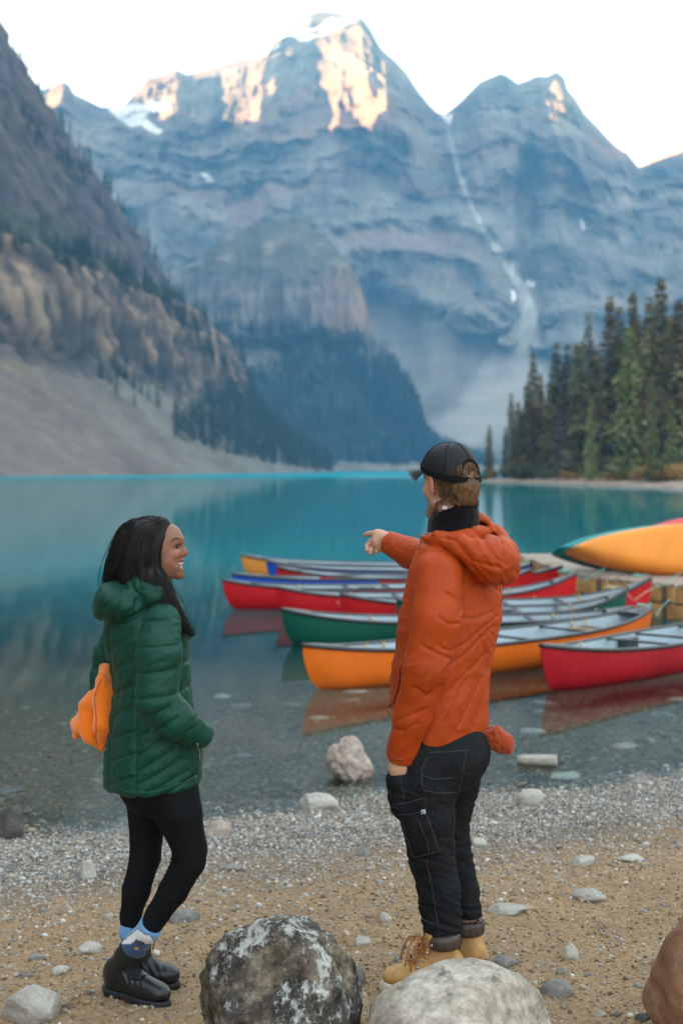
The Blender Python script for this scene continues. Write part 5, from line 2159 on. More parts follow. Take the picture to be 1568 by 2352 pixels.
# teeth, eyes, brows
for up in (0, 1):
    for k in range(-4, 5):
        a = k * 0.30
        pos = w(406.5 if up == 0 else 405.5, 1293.5 if up == 0 else 1301.5) + np.array([0.0195 * math.cos(a) - 0.001, 0.0235 * math.sin(a), 0])
        g = MB()
        g.box(pos, (0.005, 0.0062, 0.0076 if up == 0 else 0.0045), rz=a)
        g.build('tooth', M_TOOTH, woman)
for sy in (-1, 1):
    mk('eye', ICO[2][0] * np.array([0.0095, 0.0095, 0.0075]) + w(406.5, 1255, sy * 0.0335), ICO[2][1], M_EYE, woman)
sf = Surf([woman])
for nm, pts_, rr in (('eyebrow', [(393, 1246), (397, 1240), (403, 1236.5), (409, 1236.5), (413, 1239)], [0.0006, 0.0016, 0.0022, 0.0022, 0.0012]),
                     ('eyelash', [(397, 1259), (401, 1255), (405, 1251.5), (410, 1251), (412, 1253)], [0.0006, 0.0018, 0.0022, 0.002, 0.001]),
                     ('eyelash', [(400, 1259), (405, 1259.5), (410, 1258)], [0.0006, 0.0012, 0.0006])):
    pp = np.array([sf.at(x, y, 0.0008)[0] for x, y in pts_])
    pm = pp * np.array([1, -1, 1]) + np.array([0, 2 * YW, 0])
    for q in (pp, pm):
        g = MB()
        g.tube(q, rr, 6)
        g.build(nm, M_BROWH, woman, True)

# --- jacket
secs = torso_secs([(1372, 350, 44, 0.085), (1398, 340, 76, 0.14), (1425, 334, 92, 0.175), (1460, 334, 97, 0.185), (1520, 342, 93, 0.18), (1560, 347, 88, 0.172), (1600, 348, 90, 0.175),
                   (1640, 350, 97, 0.182), (1700, 354, 106, 0.195), (1766, 350, 110, 0.20), (1800, 348, 108, 0.20), (1836, 346, 104, 0.195)])
_torso_w = s_loft(secs, TH, 2.25, 0.03)
AR_W = [w(374, 1428, -0.150), w(366, 1500, -0.20), w(360, 1606, -0.225), w(404, 1656, -0.225), w(460, 1688, -0.165)]
AR_R = [0.062, 0.067, 0.063, 0.056, 0.043]
_arm_w = s_chain(AR_W, AR_R, 0.02)
AL_W = [w(294, 1432, 0.145), w(246, 1500, 0.17), w(228, 1572, 0.165), w(290, 1630, 0.20)]
_armL_w = s_chain(AL_W, [0.060, 0.044, 0.040, 0.045], 0.02)
_hood = s_union([
    s_ell(w(288, 1384, -0.045), (0.104, 0.13, 0.066), np.array(Matrix.Rotation(0.30, 3, 'Y')) @ np.eye(3)),
    s_ell(w(262, 1398, -0.01), (0.066, 0.115, 0.046), np.array(Matrix.Rotation(0.10, 3, 'Y'))),
    s_chain([w(318, 1348, -0.10), w(352, 1368, -0.125), w(388, 1392, -0.10), w(402, 1405, -0.02), w(392, 1388, 0.08), w(340, 1355, 0.12), w(300, 1345, 0.10)], [0.038, 0.034, 0.030, 0.028, 0.030, 0.034, 0.036], 0.01)], 0.03)
_hood = s_diff(_hood, s_ell(w(352, 1352), (0.052, 0.06, 0.07)), 0.02)
hem_cut = lambda f: s_cut(f, (0.10, 0, -1), w(332, 1803), 0.012)


def f_jacket_w(p):
    t = smin(_torso_w(p), _armL_w(p), 0.02)
    t = smin(t, _hood(p), 0.012)
    return smin(t, _arm_w(p), 0.010)


def arm_param(p, pts):
    best, par, acc = np.full(len(p), 9.0), np.zeros(len(p)), 0.0
    for a, b in zip(pts, pts[1:]):
        ab = b - a
        L = np.linalg.norm(ab)
        t = np.clip((p - a) @ ab / (L * L), 0, 1)
        d = np.linalg.norm(p - a - t[:, None] * ab, axis=1)
        m = d < best
        best = np.where(m, d, best)
        par = np.where(m, acc + t * L, par)
        acc += L
    return par


def z1(*pts):
    return [(156.8 + 0.2832 * a, 1163 + 0.2832 * b) for a, b in pts]


def field(px, py, lines):
    d = np.full(len(px), 1e3)
    for l in lines:
        d = np.minimum(d, dist_line(px, py, l))
    return d


Q_TORSO = [z1((375, 1350), (450, 1270), (570, 1185)), z1((375, 1530), (450, 1470), (580, 1390)), z1((400, 1680), (500, 1600), (605, 1560)), z1((385, 1855), (500, 1790), (610, 1745)),
           z1((360, 2045), (480, 1970), (605, 1915)), z1((365, 2220), (480, 2150), (610, 2095)), z1((265, 930), (310, 1060), (362, 1165), (420, 1110), (560, 985)),
           z1((375, 1350), (330, 1280)), z1((375, 1530), (340, 1480)), z1((400, 1680), (350, 1620)), z1((385, 1855), (320, 1790)), z1((360, 2045), (300, 1960)), z1((365, 2220), (290, 2130)),
           z1((620, 1930), (720, 1880), (850, 1800)), z1((615, 2065), (740, 1990), (900, 1890)), z1((618, 2160), (760, 2090), (960, 1970)), z1((625, 2260), (800, 2180), (1000, 2070)),
           z1((620, 1800), (700, 1750)), z1((600, 1530), (612, 1700), (612, 2000), (620, 2330)), z1((365, 960), (362, 1165), (378, 1400), (400, 1680), (372, 1850), (360, 2230)),
           z1((930, 1250), (985, 1230)), z1((900, 1480), (985, 1430)), z1((280, 2190), (400, 2270), (620, 2290), (850, 2230), (1060, 2110))]
Q_ARM = [z1((560, 1110), (700, 1068), (930, 1058)), z1((560, 1280), (700, 1268), (920, 1240)), z1((570, 1470), (720, 1452), (930, 1428)), z1((560, 930), (640, 900), (720, 880), (860, 868)),
         z1((600, 1640), (700, 1600), (900, 1520)), z1((740, 1760), (830, 1680), (960, 1600)), z1((880, 1880), (960, 1790), (1060, 1690))]
Q_HOOD = [z1((300, 560), (250, 680), (240, 800)), z1((505, 620), (470, 720), (440, 870)), z1((350, 790), (420, 720), (520, 640)), z1((330, 830), (310, 920)), z1((540, 560), (580, 640), (640, 700)),
          z1((640, 830), (560, 860), (430, 920)), z1((640, 640), (600, 760), (590, 850))]


def disp_jacket_w(V, N):
    da, dt, dh, dl = _arm_w(V), _torso_w(V), _hood(V), _armL_w(V)
    px = CX + V[:, 0] / YW * F
    py = HZ - (V[:, 2] - CAMH) / YW * F
    near = V[:, 1] < YW + 0.1
    wv = noise(V * 9, 3) * 5
    # stitch lines of the near side, the other side gets a regular herringbone
    d = field(px, py, Q_TORSO)
    qt = 0.0042 * (1 - np.exp(-(d / 9) ** 2)) - 0.0050 * np.exp(-(d / 2.6) ** 2) + 0.001
    wv = noise(V * 9, 3) * 5
    lin = (py - 0.7 * (px - 330) + wv) / 48.0
    qt = np.where(V[:, 1] > YW + 0.03, quilt(lin), qt)
    da_ = field(px, py, Q_ARM)
    dh_ = field(px, py, Q_HOOD)
    par = arm_param(V, AR_W)
    qa = np.where(V[:, 1] < YW - 0.2, 0.0042 * (1 - np.exp(-(da_ / 9) ** 2)) - 0.0050 * np.exp(-(da_ / 2.6) ** 2) + 0.001, quilt((par + 0.012) / 0.076))
    hh = 0.005 * (1 - np.exp(-(dh_ / 10) ** 2)) - 0.0055 * np.exp(-(dh_ / 3) ** 2)
    ql = quilt((arm_param(V, AL_W) + 0.02) / 0.07)
    m = np.stack([da, dt, dh, dl])
    k = np.argmin(m, 0)
    out = np.choose(k, [qa, qt, hh, ql])
    two = np.sort(m, 0)
    out = out * sstep(0, 0.014, two[1] - two[0])
    fold = fbm(V * np.array([30, 30, 16]), 3, 3) * 0.004 + fbm(np.stack([px * 0.02 + py * 0.05, V[:, 1] * 14, py * 0.012 - px * 0.012], -1), 3, 8, ridged=True) * 0.003
    return out + fold


jk = blob('jacket', hem_cut(f_jacket_w), [xw(190), 4.52, zw(1860)], [xw(500), 5.25, zw(1300)], 0.0040, M_GREENJ, woman, smooth_n=1, disp=disp_jacket_w)
sj = Surf([jk])
g = tubes([sj.line([(453, 1707), (457, 1725), (459, 1752)], 0.002)], 0.0022)
g.build('zip', M_STEEL, jk, True)
g = tubes([sj.line([(240, 1783), (262, 1806), (290, 1820), (335, 1822), (380, 1812), (420, 1798), (452, 1784)], -0.004)], 0.008, 8)
g.build('hem', M_GREENJ, jk, True)

# --- leggings
_nl = s_chain([w(388, 1770, -0.08), w(410, 1865, -0.08), w(436, 1950, -0.062), w(434, 1978, -0.06), w(398, 2046, -0.04), w(362, 2100, -0.025), w(342, 2136, -0.02)], [0.094, 0.078, 0.058, 0.055, 0.0495, 0.040, 0.0365], 0.012)
_fl = s_chain([w(335, 1780, 0.08), w(338, 1880, 0.08), w(334, 1968, 0.08), w(313, 2045, 0.09), w(300, 2105, 0.10), w(297, 2140, 0.10)], [0.086, 0.064, 0.053, 0.048, 0.036, 0.031], 0.012)


def f_leg_w(p):
    d = smin(_nl(p), _fl(p), 0.012)
    d = smin(d, s_ell(w(356, 1785), (0.128, 0.165, 0.135))(p), 0.03)
    ax = w(342, 2136) - w(398, 2046)
    near = np.maximum(_nl(p), (p - w(345, 2131)) @ (ax / np.linalg.norm(ax)))
    far_ = np.maximum(_fl(p), (w(0, 2135, 0.10)[2] - p[:, 2]))
    up = np.maximum(d, zw(2060) - p[:, 2])
    return np.minimum(np.minimum(up, near), far_)


def disp_leg_w(V, N):
    k = np.exp(-((V - w(400, 1978, -0.08)) / np.array([0.05, 0.08, 0.022])).__pow__(2).sum(1))
    return 0.004 * k * np.sin(V[:, 2] * 420 + V[:, 0] * 120) + fbm(V * 14, 2, 4) * 0.0012


lg = blob('leggings', f_leg_w, [xw(250), 4.6, zw(2160)], [xw(500), 5.15, zw(1680)], 0.0065, M_LEG, woman, smooth_n=1, disp=disp_leg_w)

# --- socks with the knitted mountain picture
tS = NT('knit_sock')
aS = tS.n('Attribute', attribute_name='Col')
tS.base(aS.outputs['Color']).set(Roughness=0.95, Sheen_Weight=0.3)
tS.bump(tS.noise(300, 2, stretch=(1, 1, 3)), 0.5, 0.003)
M_SOCK = tS.m


def sock_col(V):
    px = CX + V[:, 0] / V[:, 1] * F
    py = HZ - (V[:, 2] - CAMH) / V[:, 1] * F
    c = np.tile(np.array([0.125, 0.29, 0.50]), (len(V), 1))
    jag = noise(np.stack([px * 0.22, py * 0 + 3, py * 0], -1), 2) * 7
    ridge = 2134 + np.abs(px - 316) * 0.85 - 9 * np.exp(-((px - 345) / 8) ** 2)
    navy = py > ridge - 2.5
    c[navy] = (0.010, 0.022, 0.075)
    c[(py > ridge) & (py < ridge + 22 - 0.12 * np.abs(px - 318) + jag)] = (0.74, 0.75, 0.78)
    c[py > 2168] = (0.012, 0.05, 0.16)
    c[(np.hypot(px - 314, (py - 2179) * 1.3) < 4.5)] = (0.62, 0.36, 0.04)
    return c


def ray_ground(px, py):
    c = hit(px, py)
    return c


def foot_frame(heel, toe):
    e1 = np.array([toe[0] - heel[0], toe[1] - heel[1], 0.0])
    L = np.linalg.norm(e1)
    e1 /= L
    e2 = np.array([-e1[1], e1[0], 0])
    return L, np.stack([e1, e2, np.array([0, 0, 1.0])])


def chelsea(heel, toe, lean, tabs=True, label_c=(0.55, 0.42, 0.26)):
    heel, toe = np.array(heel, float), np.array(toe, float)
    L, R = foot_frame(heel, toe)
    base = heel.copy()

    def g_(a, b, c):
        return base + R.T @ np.array([a, b, c])
    # local coordinates: along, across, up
    def loc(f):
        return lambda p: f((p - base) @ R.T)
    k = L / 0.285
    sh = [(0.075 * k, 0, 0.085), (0.075 * k + lean * 0.05, 0, 0.135), (0.075 * k + lean * 0.105, 0, 0.190)]
    up = s_union([
        s_ell((0.072 * k, 0, 0.070), (0.066, 0.040, 0.062)),
        s_chain(sh, [0.047, 0.0465, 0.050], 0.01),
        s_round((0.09 * k, 0, 0.09), (0.19 * k, 0, 0.055), 0.044, 0.034),
        s_ell((0.215 * k, 0, 0.050), (0.066 * k, 0.044, 0.036)),
        s_ell((0.13 * k, 0, 0.045), (0.10 * k, 0.038, 0.035)),
    ], 0.022)
    axis = np.array(sh[2]) - np.array(sh[1])
    up = s_cut(up, axis, np.array(sh[2]) - 0.012 * axis / np.linalg.norm(axis), 0.004)
    up = s_diff(up, s_round(np.array(sh[1]) + 0.3 * axis, np.array(sh[2]) + 0.3 * axis, 0.042, 0.045), 0.003)
    up = s_cut(up, (0, 0, -1), (0, 0, 0.022), 0.004)
    boot = empty_part('boot', woman)

    def dsp(V, N):
        q = (V - base) @ R.T
        cr = np.exp(-(((q - np.array([0.15 * k, 0, 0.085])) / np.array([0.045, 0.06, 0.03])) ** 2).sum(1))
        return cr * 0.003 * np.sin(q[:, 0] * 260 + q[:, 2] * 160) + fbm(V * 22, 2, 3) * 0.0008
    pad = 0.06
    cs = np.array([g_(a, b, c) for a in (-0.06, L + 0.03) for b in (-0.07, 0.07) for c in (0, 0.27)])
    lo_, hi_ = cs.min(0) - 0.02, cs.max(0) + 0.02 + np.array([0.10, 0, 0])
    u = blob('upper', loc(up), lo_, hi_, 0.0042, M_BOOT, boot, smooth_n=1, disp=dsp)
    # sole with a heel block
    out = s_union([s_ell((0.072 * k, 0, 0.016), (0.064 * k, 0.037, 0.06)), s_ell((0.203 * k, 0, 0.016), (0.080 * k, 0.044, 0.06)), s_box((0.13 * k, 0, 0.016), (0.08 * k, 0.033, 0.06))], 0.03)
    sole = lambda p: np.maximum(np.maximum(out(p), np.abs(p[:, 2] - 0.014) - 0.014), -s_box((0.118 * k, 0, 0.0), (0.016, 0.2, 0.009), None, 0.003)(p))
    blob('sole', loc(sole), lo_ - 0.02, hi_ * np.array([1, 1, 0]) + np.array([0.02, 0.02, base[2] + 0.06]), 0.0036, M_SOLE, boot, smooth_n=1)
    su = Surf([u])
    return boot, su, g_, sh


hn, tn = ray_ground(236, 2276), ray_ground(391, 2313)
hn[2] = tn[2] = min(hn[2], tn[2]) + 0.002
hn = hn + (hn - tn) * 0.01
bt1, su1, gg1, sh1 = chelsea(hn, tn, 0.74)
hf = np.array([tn[0] - 0.245 + 0.038, 5.02, 0])
tf = ray_ground(416, 2268)
hf[2] = tf[2] = min(tf[2], gz(hf[0], hf[1])) + 0.002
bt2, su2, gg2, sh2 = chelsea(hf, tf, 0.14)
ax_near = gg1(*sh1[2]) - w(352, 2112, -0.02)
sk1 = blob('sock', s_cut(s_chain([w(354, 2108, -0.02), w(342, 2136, -0.02), gg1(*sh1[2]), gg1(*sh1[0])], [0.0385, 0.0395, 0.0445, 0.042], 0.01), -ax_near, w(350, 2118, -0.02), 0.003),
           [xw(240), 4.70, zw(2260)], [xw(410), 5.05, zw(2080)], 0.004, M_SOCK, woman, colf=sock_col)
sk2 = blob('sock', s_cut(s_chain([w(298, 2108, 0.10), w(297, 2140, 0.10), gg2(*sh2[2]), gg2(*sh2[0])], [0.032, 0.0345, 0.043, 0.042], 0.01), (0, 0, 1), w(297, 2120, 0.1), 0.003),
           [xw(220), 4.80, zw(2260)], [xw(360), 5.2, zw(2080)], 0.004, M_SOCK, woman, colf=sock_col)
# elastic side panel and stitched edge of the near boot
quad = [(354 - 3, 2190), (398 - 18, 2196), (384 - 9, 2253), (346, 2250)]
quad = [(296, 2192), (334, 2196), (322, 2254), (296, 2250)]
Vp, Fp = su1.patch(quad, 7, 9, 0.0022)
mk('elastic_panel', Vp, Fp, M_ELAST, bt1)
tubes([su1.line([(286, 2270), (246, 2272)], 0.001)], 0.001).build('seam', M_SOLE, bt1, True)
for bt, gg, sh in ((bt1, gg1, sh1), (bt2, gg2, sh2)):
    top = np.array(sh[2])
    for sgn, nm, mt in ((-1, 'pull_tab', M_ST_PALE), (1, 'pull_tab', M_ELAST)):
        c0 = np.array([top[0] + sgn * 0.049, 0, top[2] - 0.030])
        g = MB()
        pts = [c0 + np.array([0, 0, -0.02]), c0 + np.array([sgn * 0.006, 0, 0.018]), c0 + np.array([sgn * 0.004, 0, 0.040]), c0 + np.array([-sgn * 0.004, 0, 0.044]), c0 + np.array([-sgn * 0.008, 0, 0.012])]
        pts = [gg(*q) for q in curve_pts(pts, 12)]
        for a, b in zip(pts, pts[1:]):
            pass
        g.tube(pts, 0.0065, 6, flat=0.35)

        o_ = mk(nm, np.concatenate(g.v), g.f, M_ELAST if sgn > 0 else M_SOLE, bt)
        if sgn < 0:
            g2 = MB()
            lb = [q + (gg(-0.003, 0, 0) - gg(0, 0, 0)) for q in pts[2:7]]
            g2.tube(lb, 0.0052, 6, flat=0.4)
            mk('woven_label', np.concatenate(g2.v), g2.f, simple('woven_label', (0.50, 0.38, 0.22), 0.8, 0.5, 400), bt)

# --- hair
HL = [  # guide points, radii, strand share
    ([w(338, 1212, -0.025), w(306, 1224, -0.045), w(280, 1272, -0.05), w(262, 1315, -0.045), w(250, 1352, -0.04), w(247, 1392, -0.045)], [0.030, 0.040, 0.034, 0.026, 0.017, 0.004], 1.0),
    ([w(350, 1206, -0.025), w(334, 1222, -0.06), w(318, 1272, -0.075), w(305, 1318, -0.08), w(300, 1342, -0.085)], [0.030, 0.045, 0.045, 0.034, 0.012], 1.2),
    ([w(362, 1205, -0.02), w(346, 1224, -0.058), w(338, 1275, -0.080), w(340, 1318, -0.09), w(362, 1358, -0.115), w(390, 1400, -0.135), w(418, 1434, -0.13), w(444, 1462, -0.12)], [0.030, 0.036, 0.042, 0.040, 0.032, 0.027, 0.018, 0.003], 2.2),
    ([w(376, 1203, -0.012), w(360, 1222, -0.050), w(355, 1268, -0.068), w(356, 1310, -0.075), w(372, 1350, -0.10), w(396, 1396, -0.125), w(414, 1440, -0.12)], [0.022, 0.026, 0.028, 0.032, 0.026, 0.020, 0.004], 1.6),
    ([w(340, 1212, 0.03), w(310, 1235, 0.06), w(296, 1290, 0.07), w(300, 1340, 0.075)], [0.03, 0.045, 0.045, 0.03], 0.5),
    ([w(362, 1206, 0.025), w(362, 1240, 0.065), w(360, 1300, 0.078), w(376, 1345, 0.075), w(386, 1400, 0.07)], [0.026, 0.03, 0.028, 0.02, 0.006], 0.6),
    ([w(318, 1222, 0.0), w(294, 1265, 0.0), w(282, 1318, -0.005), w(280, 1345, -0.01)], [0.05, 0.052, 0.045, 0.02], 0.7),
]
_scalp = s_ell(w(347, 1256), (0.100, 0.084, 0.0985))
_scalp = s_cut(_scalp, (0.957, 0, -0.30), w(384, 1236), 0.012)
_locks = s_union([s_chain(curve_pts(p_, 9), np.interp(np.linspace(0, 1, 9), np.linspace(0, 1, len(r_)), r_)) for p_, r_, _ in HL], 0.012)
f_hair = lambda p: s_diff(s_union([_scalp, _locks], 0.016), s_union([s_ell(w(404, 1268), (0.052, 0.0585, 0.085)), s_ell(w(394, 1266), (0.04, 0.063, 0.05))], 0.02), 0.008)(p)


def disp_hair(V, N):
    px = (V[:, 0] / SW)
    q = np.stack([V[:, 0] * 150 + V[:, 2] * 30, V[:, 1] * 150, V[:, 2] * 9], -1)
    return fbm(q, 3, 6, ridged=True) * 0.0035 - 0.001


hr = blob('hair', f_hair, [xw(215), 4.6, zw(1480)], [xw(470), 5.05, zw(1165)], 0.0042, M_HAIRB, woman, smooth_n=1, disp=disp_hair)
Vs, Fs = strands(HL, 190, 0.0009, 3, 0.012, 16)
mk('loose_strands', Vs, Fs, M_HAIRB, hr)
Vs, Fs = strands([(p_, [a * 1.16 + 0.004 for a in r_], c_) for p_, r_, c_ in HL], 22, 0.0007, 13, 0.022, 14)
mk('flyaway_strands', Vs, Fs, M_HAIRB, hr)

# --- orange fleece blanket under her far arm
_bl = s_union([
    s_ell(w(242, 1610, 0.03), (0.030, 0.055, 0.105), np.array(Matrix.Rotation(-0.12, 3, 'Y'))),
    s_chain([w(246, 1545, 0.06), w(240, 1600, 0.02), w(238, 1670, 0.01), w(232, 1728, 0.01)], [0.022, 0.036, 0.036, 0.006], 0.02),
    s_chain([w(240, 1575, 0.07), w(212, 1620, 0.07), w(190, 1668, 0.07)], [0.020, 0.040, 0.032], 0.02),
    s_chain([w(210, 1620, 0.09), w(180, 1662, 0.10), w(176, 1690, 0.10)], [0.024, 0.022, 0.014], 0.02),
    s_chain([w(200, 1650, 0.05), w(208, 1690, 0.05), w(226, 1716, 0.04)], [0.026, 0.024, 0.012], 0.02),
], 0.014)
_bl2 = s_union([s_ell(w(245, 1543, 0.09), (0.026, 0.05, 0.030)), s_round(w(238, 1532, 0.08), w(236, 1556, 0.08), 0.012, 0.014)], 0.01)


def disp_bl(V, N):
    q = np.stack([V[:, 0] * 16 + V[:, 2] * 10, V[:, 1] * 10, V[:, 2] * 4 - V[:, 0] * 3], -1)
    return fbm(q, 2, 12, ridged=True) * 0.008 - 0.003 + fbm(V * 160, 2, 3) * 0.0008


bl = blob('blanket', lambda p: smin(_bl(p), _bl2(p), 0.008), [xw(140), 4.74, zw(1760)], [xw(285), 5.1, zw(1505)], 0.0042, M_FLEECE, None, smooth_n=1, disp=disp_bl, loc=tuple(w(220, 1640, 0.05)))
tag(bl, 'orange fleece blanket folded under the woman\'s far arm', 'blanket')
sb = Surf([bl])
g = tubes([sb.line([(232, 1560), (218, 1600), (222, 1650), (221, 1690), (232, 1732)], 0.001, 4)], 0.0028, 6)
g.build('stitched_edge', simple('orange_yarn', (0.62, 0.12, 0.012), 0.9, 0.3, 300), bl, True)

# ---------------------------------------------------------------- the man
YM = 4.97
SM = YM / F


def v(px, py, dy=0.0):
    return P(px, py, YM + dy)


def zv(py):
    return CAMH - (py - HZ) / F * YM


def xv(px):
    return (px - CX) / F * YM


M_SKIN_M = skin('fair_skin', None, 0.12)
M_RUST = fabric('rust_nylon', (0.37, 0.047, 0.004), 0.55, 600, 0.35, 0.0, 0.10, 24, 0.2)
M_DENIM = fabric('black_denim', (0.0105, 0.011, 0.013), 0.85, 800, 0.35, 0.0, 0.35, 50, 0.15)
M_RIB = fabric('black_rib', (0.006, 0.007, 0.010), 0.95, 800, 0.3, 0.1, 0.2, 200, 0.1)
M_FLB = fabric('black_fleece', (0.006, 0.006, 0.0075), 0.95, 700, 0.4, 0.15, 0.3, 200, 0.1)
M_CAP = simple('black_cap_cloth', (0.0055, 0.006, 0.007), 0.75, 0.2, 200, 0.2, 400, 0.002, spec=0.15)
M_HAIRM = simple('brown_hair', (0.115, 0.062, 0.028), 0.55, 0.5, 90, 0.0, spec=0.3)
M_TAN = simple('tan_nubuck', (0.46, 0.245, 0.085), 0.75, 0.22, 22, 0.3, 90, 0.004)
M_COLL = simple('brown_padding', (0.055, 0.035, 0.027), 0.5, 0.25, 40, 0.3, 60, 0.004)
M_CREAMSOLE = simple('cream_sole', (0.58, 0.48, 0.36), 0.6, 0.15, 40)
M_LACE = simple('rust_lace', (0.33, 0.125, 0.03), 0.8, 0.3, 200, 0.4, 400, 0.002)
M_STITCH = simple('grey_stitch', (0.055, 0.058, 0.064), 0.8, 0.3, 300)
M_WHITE = simple('white_print', (0.62, 0.64, 0.68), 0.7)
M_KNIT = fabric('rust_knit', (0.33, 0.055, 0.016), 0.95, 500, 0.5, 0.4, 0.15, 120, 0.1)

FM = np.array([-0.74, 0.67, 0.0])
FM /= np.linalg.norm(FM)
THM = math.atan2(FM[1], FM[0])
man_origin = (xv(1040), YM, gz(xv(1040), YM))

# --- head in its own frame: x forward, y left, z up
HF = np.array([-0.60, 0.80, 0.0])
HL_ = np.array([-0.80, -0.60, 0.0])
HR = np.stack([HF, HL_, np.array([0, 0, 1.0])])           # rows
HC = v(1033, 1096)


def hw_(a, b, c):
    return HC + HR.T @ np.array([a, b, c], float)


_mh = s_union([
    s_ell((-0.004, 0, 0.012), (0.100, 0.077, 0.100)),
    s_ell((0.045, 0, -0.035), (0.052, 0.062, 0.092)),
    s_ell((0.068, 0, 0.012), (0.030, 0.055, 0.040)),
    s_round((0.010, 0.054, -0.088), (0.082, 0.014, -0.128), 0.024, 0.018), s_round((0.010, -0.054, -0.088), (0.082, -0.014, -0.128), 0.024, 0.018),
    s_round((0.090, -0.012, -0.126), (0.090, 0.012, -0.126), 0.016, 0.016),
    s_round((0.058, 0.042, -0.045), (0.058, -0.042, -0.045), 0.024, 0.024),
    s_round((-0.02, 0, -0.08), (-0.042, 0.0, -0.19), 0.058, 0.056),
], 0.018)
_mn = s_union([s_round((0.096, 0, 0.006), (0.116, 0, -0.034), 0.007, 0.011), s_round((0.104, 0.012, -0.042), (0.104, -0.012, -0.042), 0.009, 0.009)], 0.008)
_ears = []
for sy in (1, -1):
    e = s_ell((0.0, sy * 0.086, -0.026), (0.022, 0.008, 0.036), np.array(Matrix.Rotation(0.18, 3, 'Y') @ Matrix.Rotation(-sy * 0.42, 3, 'Z')))
    e = s_diff(e, s_ell((0.006, sy * 0.097, -0.024), (0.013, 0.006, 0.022)), 0.004)
    _ears.append(e)
_mlip = s_union([s_ell((0.098, 0, -0.072), (0.009, 0.023, 0.006)), s_ell((0.096, 0, -0.084), (0.009, 0.020, 0.0065))], 0.004)


def f_mhead(p):
    q = (p - HC) @ HR.T
    d = smin(smin(_mh(q), _mn(q), 0.008), _mlip(q), 0.006)
    for sy in (1, -1):
        d = -smin(-d, s_ell((0.100, sy * 0.033, -0.004), (0.014, 0.013, 0.009))(q), 0.008)
    for e in _ears:
        d = smin(d, e(q), 0.004)
    return d


# pointing hand: index straight, the others curled, thumb folded along the far side
YH = 5.56


def h(px, py, dy=0.0):
    """hand frame: the 1568 x 1004 close-up of the pointing hand, one unit there = 0.1042 measuring px"""
    return P(816.7 + px * 0.1042, 1202 + py * 0.1042, YH + dy)


_hand = s_union([
    s_round(h(800, 400, -0.02), h(690, 380, -0.01), 0.029, 0.031),
    s_round(h(690, 370, 0.0), h(500, 300, 0.012), 0.032, 0.027), s_round(h(690, 420, -0.005), h(480, 430, 0.0), 0.030, 0.026), s_round(h(700, 450, -0.005), h(530, 520, -0.006), 0.024, 0.019),
    s_round(h(560, 250, 0.012), h(470, 225, 0.02), 0.018, 0.017),
], 0.012)
_fing = [
    s_chain([h(490, 225, 0.02), h(390, 232, 0.045), h(300, 225, 0.072), h(215, 252, 0.090)], [0.0145, 0.0118, 0.0108, 0.0092], 0.002),
    s_chain([h(470, 330, 0.012), h(350, 400, 0.03), h(262, 500, 0.030), h(262, 610, 0.012)], [0.0145, 0.0128, 0.0122, 0.0105], 0.003),
    s_chain([h(480, 420, 0.002), h(405, 510, 0.012), h(360, 590, 0.002), h(325, 660, -0.012)], [0.0135, 0.0122, 0.0118, 0.0102], 0.003),
    s_chain([h(540, 500, -0.008), h(505, 560, -0.004), h(460, 635, -0.016)], [0.0120, 0.0110, 0.0092], 0.003),
    s_chain([h(640, 330, 0.035), h(500, 350, 0.045), h(400, 430, 0.042)], [0.015, 0.013, 0.011], 0.003),
]
_handL = s_union([s_round(v(921, 1725, -0.15), v(915, 1762, -0.15), 0.031, 0.034), s_round(v(915, 1762, -0.15), v(922, 1792, -0.125), 0.035, 0.030),
                  s_round(v(903, 1752, -0.165), v(906, 1782, -0.16), 0.013, 0.012)], 0.012)
AL_M = [v(1006, 1318, -0.150), v(1000, 1420, -0.205), v(976, 1535, -0.215), v(945, 1645, -0.190), v(918, 1738, -0.155)]
ALR_M = [0.083, 0.088, 0.076, 0.062, 0.047]
AR_M = [v(1085, 1300, 0.17), v(1010, 1290, 0.33), P(940, 1270, 5.46), P(893, 1246, 5.53)]
ARR_M = [0.085, 0.066, 0.056, 0.045]
_rest_m = s_union([
    s_round(v(1048, 1262, 0.01), v(1042, 1320), 0.062, 0.085), s_round(v(1040, 1320), v(1022, 1560), 0.085, 0.08), s_round(v(1022, 1560), v(1020, 1720), 0.08, 0.08),
    s_chain(AL_M, [a * 0.6 for a in ALR_M]), s_chain(AR_M + [h(800, 395, -0.02)], [a * 0.68 for a in ARR_M] + [0.028]),
    s_chain([v(972, 1790, -0.08), v(985, 1960, -0.075), v(1010, 2080, -0.07), v(1018, 2185, -0.066)], [0.080, 0.050, 0.040, 0.030]),
    s_chain([v(1058, 1790, 0.09), v(1040, 1950, 0.085), v(1062, 2060, 0.085), v(1078, 2135, 0.09)], [0.062, 0.045, 0.036, 0.028]),
], 0.03)


def f_body_m(p):
    d = smin(f_mhead(p), _rest_m(p), 0.02)
    d = smin(d, _hand(p), 0.008)
    fg = _fing[0](p)
    for g_ in _fing[1:]:
        fg = np.minimum(fg, g_(p))
    d = smin(d, fg, 0.0035)
    return smin(d, _handL(p), 0.006)


